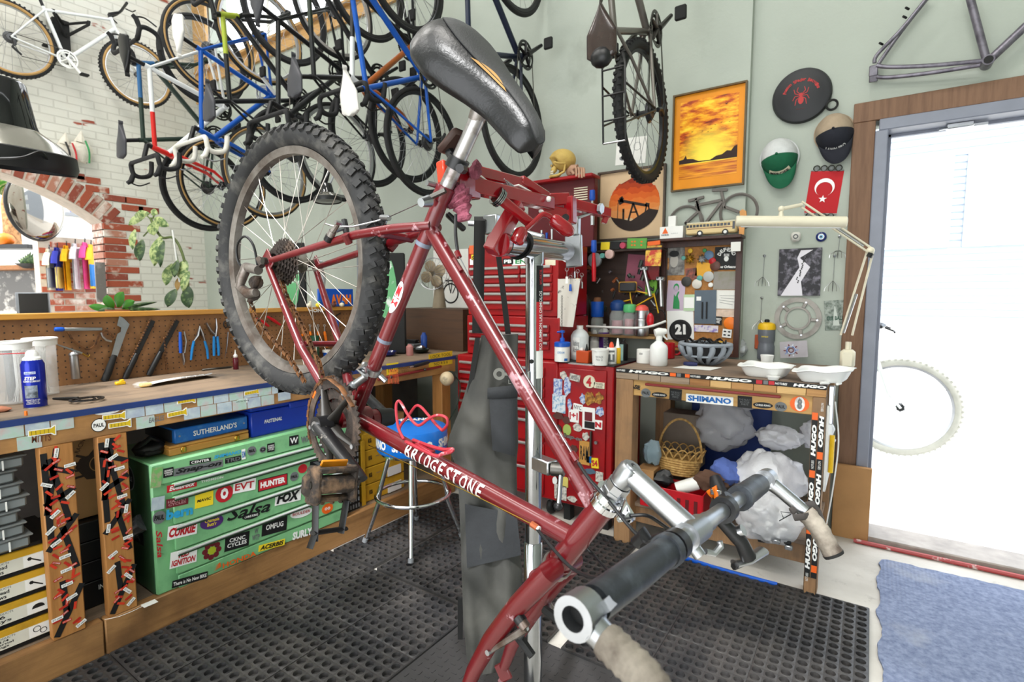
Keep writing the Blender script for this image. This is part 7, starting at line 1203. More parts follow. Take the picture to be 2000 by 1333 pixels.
for a in(('yellow_card','bent yellow card under the silver badge',530,400,690,420,150,pm('amber_card','#dba02e',.6),None),('domino_card','white card with black pips low on the cork board',805,1070,900,1080,90,WHITEP,dtext('::',INK)),('red_figures_card','red and brown picture card in the middle of the cork board',420,460,540,450,120,worn('red_brown_print','#9a4a38','#3f2a22',40,.5,.1),None),('text_card','black and white lettered card near the orange badge',725,940,800,945,90,INK,dtext('FEED\nME',WHITEP)),('crumpled_note','crumpled pinkish note under the line drawing',735,865,965,865,80,pm('pinkish_paper','#d6bfae',.8,0,.15,40),None),('tan_photo_card','tan photo card beside the portrait',148,355,250,350,125,worn('tan_print','#c08a50','#8a5a30',60,.5,.1),None)):ckp(a[0],a[1],'card',*a[2:8],a[8],.004)
LZ=zt_+.0165;p=on(1312,474,'Y',3.09);t=thing('small_carton','small white carton with an orange triangle on the board ledge','box',V((p.x,3.1,LZ)));s=(p-CAM).dot(FW)/FPX;MB().box((p.x,3.1,LZ+.035),(.135,.05,.07),WHITE,.002).build('body',t);b=MB();T=FY((p.x-.035,3.0745,LZ+.04));b.prism([(-.018,-.01),(.018,-.01),(0,.024)],.0005,ORAP,T).text('SANNA',.045,.009,INK,T@Matrix.Translation((0,-.018,0)),.03).text('SUPPLY',.04,.005,GREYP,T@Matrix.Translation((.055,-.012,0)));b.build('lettering',t,smooth=0)
b=MB();b.box((p.x+.0,3.1,LZ+.1),(.045,.035,.06),WHITE,.002);solo(b,'tiny_carton','tiny white carton standing on the small carton','box')
x0,x1=on(1340,470,'Y',3.07).x,on(1438,470,'Y',3.07).x;t=thing('toy_bus','cream toy bus on the ledge above the cork board','toy bus',V(((x0+x1)/2,3.08,LZ)));bw=x1-x0;BUS=pm('cream_bus','#d9c08c',.4,0,.03);MB().box(((x0+x1)/2,3.08,LZ+.042),(bw,.055,.062),BUS,.008).box(((x0+x1)/2-.0,3.08,LZ+.074),(bw*.97,.05,.01),CREAM,.004).build('body',t);b=MB()
for i in range(13):b.box((x0+.012+bw*.068*i,3.0515,LZ+.058),(bw*.05,.003,.014),pm('bus_window','#2b2f38',.2))
b.box((x1-.012,3.0515,LZ+.05),(.012,.003,.04),MATS['bus_window']);b.build('pane',t);MB().box(((x0+x1)/2,3.0518,LZ+.043),(bw*.92,.002,.003),MAR).build('stripe',t)
for x in(x0+bw*.3,x0+bw*.8):MB().lathe([(.016,-.004),(.016,.004),(.009,.005),(0,.005)],BLACK,16,FY((x,3.05,LZ+.016))).lathe([(.009,.005),(.008,.0058),(0,.006)],WHITE,12,FY((x,3.05,LZ+.016))).build('wheel',t)
q=on(1449,462,'Y',3.1);b=MB();b.prism([(-.012,-.07),(.012,-.07),(.014,.0),(.022,.03),(.018,.055),(.0,.065),(-.014,.055),(-.01,.03),(-.018,.01)],.014,pm('peach_wood','#d99a5a',.6),FY((q.x,3.1,LZ+.07)));o=solo(b,'wooden_figure','orange wooden animal figure at the end of the ledge','figurine');q=on(1437,482,'Y',3.06);b=MB();b.box(q,(.05,.003,.05),PAPER);solo(b,'paper_note','white note stuck on the corner of the board frame','note')
GW_=pm('grey_plywood','#6f6a66',.8,0,.08);q0=on(1378,420,'Y',WA);s=(q0-CAM).dot(FW)/FPX*1.13;b=MB(FY(q0-V((0,.004,0))))
def L2(x,y):return((x-1378)*s,(420-y)*s)
for x,y in((1345,432),(1432,420)):b.torus(29*s,.008,GW_,Matrix.Translation((*L2(x,y),.006)),32,4,1,1.0)
for(x0,y0),(x1,y1)in(((1345,432),(1368,412)),((1368,412),(1362,392)),((1345,432),(1375,440)),((1375,440),(1364,396)),((1362,403),(1405,398)),((1375,440),(1405,400)),((1404,385),(1410,412)),((1410,410),(1432,420)),((1390,380),(1412,382)),((1350,394),(1374,390)),((1372,438),(1382,448))):p,q=V((*L2(x0,y0),0)),V((*L2(x1,y1),0));b.box((0,0,.006),((q-p).length+.01,.016,.012),GW_,.002,fr((p+q)/2,q-p,V((0,0,1)).cross(q-p)))
solo(b,'wooden_bicycle','flat gray wooden bicycle cut-out hung under the sunset picture','wall decoration')
q=on(1566,189,'Y',WB);fz=thing('flying_disc','black flying disc with a red spider hung above the caps','flying disc',q);T=FY(q);MB(T).lathe([(.137,0),(.139,.012),(.132,.026),(.115,.032),(.1,.033),(.098,.034),(0,.034)],pm('matte_black_disc','#1b1c20',.5,0,.06),48).build('disc',fz);SPR_=pm('spider_red','#b02a2a',.5,0,0);b=MB(T@Matrix.Translation((0,0,.0345)))
for k,ch in enumerate('Poison Spider Bicycles'):
 a=pi*(.93-.86*k/21)
 if ch!=' ':b.text(ch,.0095,.017 if ch in 'PSBdlp' else .012,SPR_,Matrix.Translation((.078*cos(a),.006+.068*sin(a),0))@Matrix.Rotation(a-pi/2,4,'Z'),.03)
b.text('Moab Utah',.04,.008,pm('dull_red','#5c2226',.6),Matrix.Translation((0,-.07,0)));b.build('lettering',fz,smooth=0);b=MB(T@Matrix.Translation((0,-.005,.0345)));b.prism([(.013*a,-.022+.02*c)for a,c in circ(16)],.0006,SPR_).prism([(.009*a,.005+.01*c)for a,c in circ(12)],.0007,SPR_)
for s_ in(-1,1):
 for(x0,y0),(x1,y1),(x2,y2)in(((.006,.01),(.02,.025),(.014,.044)),((.008,.006),(.028,.014),(.034,.036)),((.008,.0),(.028,.0),(.038,-.02)),((.006,-.006),(.022,-.018),(.026,-.045))):
  for(a0_,c0_),(a1_,c1_)in(((x0,y0),(x1,y1)),((x1,y1),(x2,y2))):p_,q_=V((s_*a0_,c0_,0)),V((s_*a1_,c1_,0));b.box((0,0,.0004),((q_-p_).length,.0032,.0006),SPR_,0,fr((p_+q_)/2,q_-p_,V((0,0,1)).cross(q_-p_)))
b.build('spider_print',fz,smooth=0)
def cap(q,name,lab,mf,mm,mb_,tx,ang,s=1.,patch=None,fg=None):
 t=thing(name,lab,'cap',q);T=FY(q-V((0,.004,0)))@Matrix.Rotation(ang,4,'Z')@Matrix.Scale(s,4)
 def dome(i,j,a0,a1,k=1.):a=a0+(a1-a0)*i;e=pi/2*j;return(.088*k*cos(a)*cos(e),.1*k*sin(a)*cos(e)-.0,.015+.105*k*sin(e))
 b=MB(T);b.surf(lambda i,j:dome(i,j,pi*1.02,pi*1.98,1.004),20,10,mf);b.build('front_panel',t);b=MB(T);b.surf(lambda i,j:dome(i,j,-.02*pi,1.02*pi),20,10,mm);b.ball((0,0,.121),.007,mf,8).torus(.093,.004,mm,Matrix.Translation((0,0,.014))@Matrix.Scale(1.04,4,(0,1,0)),32,6);b.build('crown',t)
 b=MB(T);b.surf(lambda i,j:((.09*cos(pi*1.04+pi*.92*i))*(1-.12*j),-.095*sin(pi*.04+pi*.92*i)-.075*j*sin(pi*.04+pi*.92*i)**.5,.028+.03*sin(pi*i)+.015*j-.02*j*j),24,8,mb_).surf(lambda i,j:((.09*cos(pi*1.04+pi*.92*i))*(1-.12*j),-.095*sin(pi*.04+pi*.92*i)-.075*j*sin(pi*.04+pi*.92*i)**.5,.022+.03*sin(pi*i)+.015*j-.02*j*j),24,8,mb_);b.build('brim',t)
 if tx:
  vs,fs,asp=text_fine(tx,.03,0);b=MB(T)
  def mp(x,y,e):a=-pi/2+x*1.15;ee=.4+y*.32;return(.0*0+.088*cos(a)*cos(ee)*(1+e),.1*sin(a)*cos(ee)*(1+e),.015+.105*sin(ee)*(1+e))
  if patch:b.surf(lambda i,j:mp((i-.5)*1.15,(j-.5)*1.3,.012),14,6,patch)
  b.add([mp(x,y*.8,.02)for x,y in vs],fs,fg);b.build('lettering',t)
 return t
cap(on(1523,310,'Y',WB),'trucker_cap','white and green trucker cap hung on the wall',pm('green_twill','#0f5a3c',.85,0,.08,30,.2),pm('white_mesh','#c9cbcb',.85,0,.06,40,.3),MATS['green_twill'],'MERCIER',rad(8),1.0,CREAM,INK)
MB().ball((0,0,0),.001,WHITE,4)
cap(on(1630,262,'Y',WB),'baseball_cap','dark navy and tan baseball cap hung beside the door casing',pm('navy_twill','#1c1e28',.85,0,.08,30,.2),pm('tan_twill','#a2907a',.85,0,.08,30,.2),MATS['navy_twill'],'LAWN PRO',rad(8),.95,None,WHITEP)
q=on(1625,205,'Y',WB-.03);solo(MB().torus(.024,.006,BLACK,FY(q),20,6),'cap_strap','black strap loop at the top of the navy cap','strap')
T,w_,h_=wsheet(1577,376,1641,376,84,WB);t=thing('flag_pennant','small red pennant with a white crescent and star','pennant',T.translation);b=MB(T);b.surf(lambda i,j:((i-.5)*w_,(j-.5)*h_,.002+.003*sin(4*i)),8,2,pm('flag_red','#b3101c',.7,0,.03));b.build('cloth',t);b=MB(T@Matrix.Translation((0,0,.007)))
o_=[(.045*a*w_/.16,.035+.045*c*w_/.16)for a,c in[(cos(t_),sin(t_))for t_ in[-.95+(2*pi-1.24)*i/30-pi/2+1.57 for i in range(31)]]]
cr_=[(.05*cos(a),.05*sin(a))for a in[-pi/2+.55+(2*pi-1.1)*i/30 for i in range(31)]];ci_=[(.041*cos(a),-.012+.041*sin(a))for a in[-pi/2+.62+(2*pi-1.24)*i/30 for i in range(31)]];b.add([(x*.9,y*.9+.025,0)for x,y in cr_]+[(x*.9,y*.9+.025,0)for x,y in ci_],[(i,i+1,32+i,31+i)for i in range(30)],WHITEP)
b.prism([((.02 if k%2==0 else .008)*cos(pi/2+pi*k/5),-.035+(.02 if k%2==0 else .008)*sin(pi/2+pi*k/5))for k in range(10)],.0005,WHITEP);b.build('crescent_print',t,smooth=0)
for s_ in(1,-1):
 b=MB(T)
 for k in range(4):b.torus(.014,.0025,DKSTEEL,Matrix.Translation((-.05+.033*k,s_*(h_/2+.012),.004)),16,5).torus(.006,.002,STEEL,Matrix.Translation((-.05+.033*k,s_*(h_/2+.012),.005)),12,4)
 b.tube([(-w_/2,s_*h_/2,.003),(w_/2,s_*h_/2,.003)],.003,STEEL,6);b.build('filigree_trim',t)
q=on(1604,463,'Y',WB);t=thing('evil_eye','round blue glass eye amulet hung on the wall','amulet',q);T=FY(q);MB(T).lathe([(.024,0),(.025,.004),(.02,.008),(0,.009)],pm('cobalt_glass','#10205f',.12,0,0),28).build('glass',t);MB(T).prism(circ(20,.0145),.0095,WHITEP).prism(circ(20,.0105),.0099,pm('pale_blue_glass','#7fb4d9',.2)).prism(circ(14,.0045),.0103,INK).build('eye_print',t,smooth=0)
q=on(1555,463,'Y',WB);b=MB(FY(q));b.box((0,0,.012),(.046,.05,.024),pm('ivory_switch','#cfcdc6',.5),.01).torus(.01,.003,GREYP,Matrix.Translation((0,0,.025)),14,5);solo(b,'wall_switch','small ivory round cornered fitting above the road photo','switch')
q=on(1558,622,'Y',WB);t=thing('chainring_plaque','large dull gray five-arm chainring hung under the road photo','chainring',q);T=FY(q);GM=worn('dull_cast_metal','#9b9690','#85807b',20,.55,.1,.55,.5);b=MB(T);R_=.113;b.ring(circ(72,R_),circ(72,R_*.78),.006,GM).ring(circ(48,R_*.56),circ(48,R_*.47),.006,GM)
for k in range(5):a=2*pi*k/5-1.35;b.box((0,0,0),(R_*.3,.018,.006),GM,.002,Matrix.Translation((R_*.67*cos(a),R_*.67*sin(a),.003))@Matrix.Rotation(a,4,'Z')).tube([(R_*.82*cos(a),R_*.82*sin(a),.006),(R_*.82*cos(a),R_*.82*sin(a),.009)],.005,STEEL,8)
b.build('ring',t)
for k,(x,y,y2)in enumerate(((1493,500,555),(1630,500,565),(1488,582,640),(1640,462,500))):
 q,e=on(x,y,'Y',WB),on(x-4,y2,'Y',WB-.01);b=MB();b.tube(smoothp([q,q.lerp(e,.5),e]),.0015,STEEL,5)
 for i in range(5):b.tube(smoothp([e.lerp(q,.25),e+V((-.03+.015*i,-.012,.01+.01*(i%2))),e+V((-.035+.018*i,-.02,-.012))]),.0013,(STEEL,DKSTEEL)[i%2],4)
 b.ball(q+V((0,-.004,0)),.008,STEEL,8);solo(b,'wire_ornament',('hanging twisted wire ornament near the wall step above the bottle','hanging twisted wire ornament beside the road photo','thin wire ornament hanging above the sports bottle','dark wire ornament hanging behind the lamp arm')[k],'wire ornament','wire ornaments on the wall')
q=on(1466,640,'Y',WB);b=MB();b.box(on(1480,668,'Y',WB-.01),(.03,.02,.08),pm('rust_block','#a14a26',.7),.003);solo(b,'rust_block','rust coloured block on the wall behind the sports bottle','block')
SX0,SX1=on(1142,560,'Y',3.15).x,on(1302,560,'Y',3.15).x;zs0,zs1,zs2=on(1230,655,'Y',3.0).z,on(1230,490,'Y',3.1).z,on(1230,470,'Y',3.1).z;shf=thing('wall_shelf','dark wall shelf crowded with jars between red lid and cork board','shelf',((SX0+SX1)/2,3.1,zs0));SHW=wood('dark_shelf_wood','#3d2a22','#2b1d17','X',1,.6)
b=MB();b.box(((SX0+SX1)/2,3.16,(zs0+zs2)/2),(SX1-SX0,.016,zs2-zs0),SHW);b.build('back_panel',shf);MB().box(((SX0+SX1)/2,3.06,zs0-.008),(SX1-SX0,.2,.016),wood('pale_shelf_edge','#a5804f','#8a673c','X',1,.6),.002).build('board',shf);MB().box(((SX0+SX1)/2,3.1,zs1),(SX1-SX0,.11,.014),SHW,.002).build('board',shf);MB().tube(smoothp([on(1113,632,'Y',2.9),on(1135,637,'Y',2.9),on(1200,640,'Y',2.9),on(1260,640,'Y',2.92),on(1300,628,'Y',3.0)]),.007,WHITE,10).build('guard_rail',shf)
def sh(x,y,w_,top,prof,m,name,lab,cat,Y=3.0,parts=()):
 p=on(x,y,'Y',Y);dz_=zs0-p.z;s=(p-CAM).dot(FW)/FPX;r=w_*s/2;h=(y-top)*s+dz_*-1;h=on(x,top,'Y',Y).z-zs0-.001;p.z=zs0+.001;t=thing(name,lab,cat,p);MB(Matrix.Translation(p)).lathe([(r*a,h*c)for a,c in prof],m,20).build('body',t)
 for nm,pr,m2 in parts:MB(Matrix.Translation(p)).lathe([(r*a,h*c)for a,c in pr],m2,20).build(nm,t)
 return t
JAR=[(.9,0),(1,.03),(1,.7),(.8,.8),(.8,.86)];JARG=pm('jar_glass','#c9d0ce',.1,0,0,alpha=.3)
sh(1206,652,32,598,JAR,JARG,'glass_jar','clear jar with a blue ball lid and pinkish filling','jar',2.98,(('filling',[(.7,.05),(.7,.5),(0,.5)],pm('pink_filling','#b5707c',.6)),('lid',[(.8,.84),(.95,.95),(.9,1.1),(.5,1.2),(0,1.22)],pm('navy_green_ball','#1c3f78',.4))))
sh(1229,652,26,602,JAR,JARG,'glass_jar','clear jar with a green lid and pinkish packets','jar',2.97,(('filling',[(.7,.05),(.7,.6),(0,.6)],MATS['pink_filling']),('lid',[(.85,.84),(1,.9),(.9,1.12),(.3,1.15),(0,1.16)],pm('mint_lid','#5fbf7a',.4))))
sh(1253,655,28,600,[(.95,0),(1,.03),(1,.55),(.93,.58),(1,.62),(.93,.68),(1,.72),(.93,.78),(1,.82),(.95,.88)],STEEL,'steel_shaker','steel shaker with a red dome lid on the crowded shelf','shaker',2.98,(('dome_lid',[(.95,.87),(.8,1.0),(.4,1.07),(0,1.08)],pm('salmon_lid','#d9544a',.4)),))
sh(1138,655,21,575,[(.95,0),(1,.02),(1,.45),(1.02,.46),(1.02,.48),(1,.5),(1,.9),(.7,1),(0,1)],STEEL,'steel_flask','tall steel flask with black bands at the shelf end','flask',2.98);sh(1166,652,24,612,JAR,JARG,'glass_jar','clear jar beneath a blue cup on the crowded shelf','jar',2.98,(('blue_cup',[(.95,.82),(1.05,.86),(1.05,1.55),(.95,1.56),(0,1.5)],BLUE),('brown_top',[(.7,1.5),(.5,1.75),(0,1.78)],pm('brown_top','#8a5a3a',.7))))
sh(1190,575,1,574,CYL,WHITE,'peg','tiny white peg on the crowded shelf','peg')if False else None
b=MB();q=on(1270,626,'Y',2.95);b.ball(q,.034,pm('glossy_red','#c01522',.25),20,(.65,.5,1.25));solo(b,'red_bell','glossy red oval bell at the end of the guard rail','bell')
t=thing('toy_bicycle','small yellow toy bicycle standing behind the jars','toy bicycle',on(1245,650,'Y',3.05));YF=pm('toy_yellow','#e0b00f',.35);zf=lambda x,y:on(x,y,'Y',3.04)
for x,y in((1204,610),(1282,622)):MB().torus(.056,.003,BLACK,FY(zf(x,y)),32,6).build('wheel',t)
b=MB()
for p_,q_ in(((1228,566),(1277,576)),((1277,573),(1286,612)),((1230,566),(1232,586)),((1231,586),(1206,592)),((1232,584),(1236,602)),((1236,602),(1277,578)),((1217,566),(1228,566))):b.tube([zf(*p_),zf(*q_)],.0038,YF if p_[0]!=1217 else ORANGE,8)
b.build('frame',t)
for k,(x,y0,x2,y2,lab)in enumerate(((1258,525,1270,580,'silver seatpost with a drilled clamp leaning over the jars'),(1290,545,1292,600,'upright polished seatpost beside the lime note'))):
 p_,q_=on(x,y0,'Y',3.06),on(x2,y2,'Y',3.0);t=thing('seatpost',lab,'seatpost',q_);MB().tube([p_,q_],.011,ALU,14).build('tube',t);b=MB();b.box(p_,(.05,.03,.026),ALU,.006)
 for i in(-1,1):b.tube([p_+V((.012*i,-.014,.004)),p_+V((.012*i,-.0165,.004))],.005,BLACKM,10)
 b.build('clamp',t)
b=MB();b.box(on(1226,561,'Y',3.02),(.105,.02,.055),pm('charcoal_case','#2c2d30',.5),.008);bx_=b.build('tool_case');tag(bx_,'charcoal tool case edged in ochre among the shelf clutter','case');MB().box(on(1226,561,'Y',3.03),(.115,.012,.065),pm('ochre_edge','#b5862f',.5),.008).build('edge',bx_)
for a in(('magenta_book','dusty magenta booklet standing at the back of the shelf','book',1224,532,1268,536,72,pm('dusty_magenta','#8a4a5c',.7),3.13),('seed_packet','green and orange snack packet at the top of the shelf','packet',1226,476,1264,476,20,pm('leaf_green_packet','#5c9a3f',.5),3.05),('soup_packet','red, yellow and white packet beside the cork board','packet',1262,500,1292,500,40,worn('red_yellow_packet','#c23a2a','#e8c04a',18,.5,.05),3.06),('yellow_carton','small yellow carton on the upper shelf','box',1175,481,1192,481,15,YELP,3.05),('black_carton','small black carton with gold print on the upper shelf','box',1193,480,1212,480,15,INK,3.05),('lime_note','lime green handwritten note behind the upright seatpost','note',1262,555,1284,555,44,pm('lime_paper','#6fa83c',.7),3.1),('red_jar_label','dark red spice packet beside the portrait photo','packet',1262,530,1288,530,34,pm('dark_red_glass','#6a1019',.2),3.08),('amber_note','orange card strip above the red packet','card',1266,477,1290,474,8,ORAP,3.05)):
 nm,lab,cat,x0,y0,x1,y1,h,m,Y=a;pin(nm,lab,cat,x0,y0,x1,y1,h,m,Y,.012,dtext(':: :',INK if nm!='seed_packet' else ORAP,.6,.5)if nm in('lime_note','seed_packet')else None)
for a in((1162,508,14,GREY,'grey round tin lid leaning on the upper shelf'),(1191,497,9,pm('pale_pink_disc','#c9a8a0',.5),'pale pink round badge on the shelf edge'),(1177,500,5,pm('teal_badge','#5fa39a',.5),'tiny teal disc between tin lid and pink badge'),(1217,480,6,pm('magenta_disc','#b03a56',.5),'small magenta disc beside the black carton')):x,y,r_,m,lab=a;q=on(x,y,'Y',3.02);s=(q-CAM).dot(FW)/FPX;solo(MB(FY(q)).lathe([(r_*s,-.01),(r_*s,.01),(r_*s*.9,.012),(0,.012)],m,22),'disc',lab,'disc')
b=MB();rr=random.Random(8)
for i in range(34):p_=on(1150+rr.uniform(0,130),rr.uniform(515,600),'Y',3.1-.04*rr.random());b.tube([p_,p_+V((rr.uniform(-.03,.03),0,rr.uniform(-.05,.05)))],rr.uniform(.006,.014),rr.choice((BLACK,DKSTEEL,BRN,STEEL,pm('smoked_green','#27332b',.4),pm('copper_tone','#8a4a26',.5))),8)
tag(b.build('shelf_clutter'),'dark jumble of small tools and parts at the back of the shelf','clutter',kind='stuff')
for k,(x,y,m,lab)in enumerate(((1107,545,WHITE,'white key tag hanging below the end plate'),(1114,560,BLUE,'round blue key tag'),(1105,568,RED,'small red key tag'),(1128,548,YELLOW,'yellow key loop'),(1136,555,STEEL,'bunch of steel keys'),(1100,530,CARDB,'wooden key fob'),(1122,535,STEEL,'steel carabiner clip'))):
 p_=on(x,y,'Y',2.5+.04*k);q_=V((p_.x,p_.y,p_.z+.05));b=MB();b.torus(.01,.0015,STEEL,FY(q_),14,4).tube([q_,p_],.0015,STEEL,4).tube([p_+V((0,0,.012)),p_+V((0,0,-.025))],[.007,.009],m,8,flat=.5);solo(b,'key_tag',lab+' on the cabinet side rack','key tag','keys hung beside the top chest')
b=MB();p_,q_=on(1086,545,'Y',2.54),on(1130,640,'Y',2.54);b.surf(lambda i,j:V((p_.x+(q_.x-p_.x)*i*(1-.3*j),2.56+.01*sin(6*i),p_.z+(q_.z-p_.z)*j)),8,8,worn('dalmatian_cloth','#cfc9c0','#3a322d',22,.64,.03));solo(b,'spotted_mitt','cream oven mitt with dark spots hung beside the top chest','mitt');b=MB();q_=on(1097,655,'Y',2.53)
for i in range(26):b.torus(.005,.0012,DKSTEEL,Matrix.Translation(q_+V((0,0,.0085*i)))@Matrix.Rotation(pi/2*(i%2),4,'Z')@Matrix.Rotation(pi/2,4,'X'),8,4)
solo(b,'hanging_chain','thin dark chain hanging over the spotted mitt','chain')
# ---------------------------------------------------------------- rubber mats and carpet
MATB=worn('black_mat_rubber','#2a2a2c','#454240',9,.6,.15,.5,c3='#565250',sc3=3,thr3=.6)
def make_mat(nm,lab,x,y,n=22,ny=22,pit=.0405,flat=False):
 q=MB();h=.013;N_=16;sq=[((cos(a)/max(abs(cos(a)),abs(sin(a)))),sin(a)/max(abs(cos(a)),abs(sin(a))))for a in[2*pi*k/N_ for k in range(N_)]];p2=pit/2
 for i in range(n):
  for j in range(ny):
   cx,cy=(i+.5-n/2)*pit,(j+.5-ny/2)*pit;vs=[(cx+p2*a,cy+p2*c,h-(.002 if(i in(7,14)and a<-.99)or(j in(7,14)and c<-.99)else 0))for a,c in sq]+[(cx+.0155*cos(2*pi*k/N_),cy+.0155*sin(2*pi*k/N_),h+.0012)for k in range(N_)]+[(cx+.0132*cos(2*pi*k/N_),cy+.0132*sin(2*pi*k/N_),.001)for k in range(N_)]
   q.add(vs,[(k,(k+1)%N_,N_+(k+1)%N_,N_+k)for k in range(N_)]+[(N_+k,N_+(k+1)%N_,2*N_+(k+1)%N_,2*N_+k)for k in range(N_)]+[tuple(range(2*N_,3*N_))],MATB)
 w_,v_=n*pit,ny*pit;q.box((0,0,.0004),(w_,v_,.0008),MATB)
 for s_ in(-1,1):q.box((0,s_*v_/2,h/2-.0005),(w_,.006,h-.001),MATB).box((s_*w_/2,0,h/2-.0005),(.006,v_,h-.001),MATB)
 o=q.build(nm,smooth=25);o.location=(x,y,.0015);return tag(o,lab,'floor mat','perforated floor mats')
m0=make_mat('rubber_mat','perforated black rubber mat under the stool beside the bench',-1.352,2.0)
for lab,x,y in(('perforated black rubber mat in front of the wooden table',-.395,1.992),('perforated black rubber mat along the base board below the green chest',-1.676,1.09),('perforated black rubber mat at the bench end under the organizers',-1.676,.19)):
 o=m0.copy();sc.collection.objects.link(o);o.location=(x,y,.0015);o['label']=lab
make_mat('rubber_mat','narrow perforated rubber mat strip between the stool and the base board',-1.965,2.0,7)
DPM=MB();DPM.box((-.765,1.025,.004),(.926,1.05,.008),pm('diamond_rubber','#3a393a',.6,0,.15,8),.002)
for i in range(30):
 for j in range(33):DPM.box((-1.2+.031*i,.53+.031*j,.0085),(.018,.005,.002),MATS['diamond_rubber'],0,None)if(i+j)%2 else DPM.box((-1.2+.031*i,.53+.031*j,.0085),(.005,.018,.002),MATS['diamond_rubber'])
solo(DPM,'tread_plate_mat','dark rubber mat with raised diamond pattern between the perforated mats','floor mat',smooth=0)
def carpet_mat():
 m,N,L,B=newmat('blue_grey_carpet');v=coords(N,L);wv=N.new('ShaderNodeTexWave');wv.inputs['Scale'].default_value=22;wv.inputs['Distortion'].default_value=.6;L.new(v,wv.inputs['Vector']);c=ramp(N,L,noise(N,L,v,60,4),[(.3,'#66718f'),(.7,'#8c97b3')]);c=mix(N,L,ramp(N,L,noise(N,L,v,3,5),[(.6,0.),(.7,.5)]),c,'#a9adb8');L.new(c,B.inputs['Base Color']);B.inputs['Roughness'].default_value=.95;bump(N,L,B,wv.outputs[1],.35,.004);return m
b=MB();rr=random.Random(6);ed=[(.1,1.6)]+[(.085+rr.uniform(-.004,.004)+.008*sin(i*.7),1.7+.0417*i*.72*1.0)for i in range(1,41)]+[(.1,2.95)]+[(.12+.03*i,2.96+rr.uniform(-.006,.006)+.0006*i)for i in range(40)]+[(1.9,2.98),(1.9,1.6)]
b.prism(ed[::-1],.008,carpet_mat(),FZ((0,0,.001)));solo(b,'carpet','blue grey ribbed carpet mat with a frayed edge inside the door','carpet')
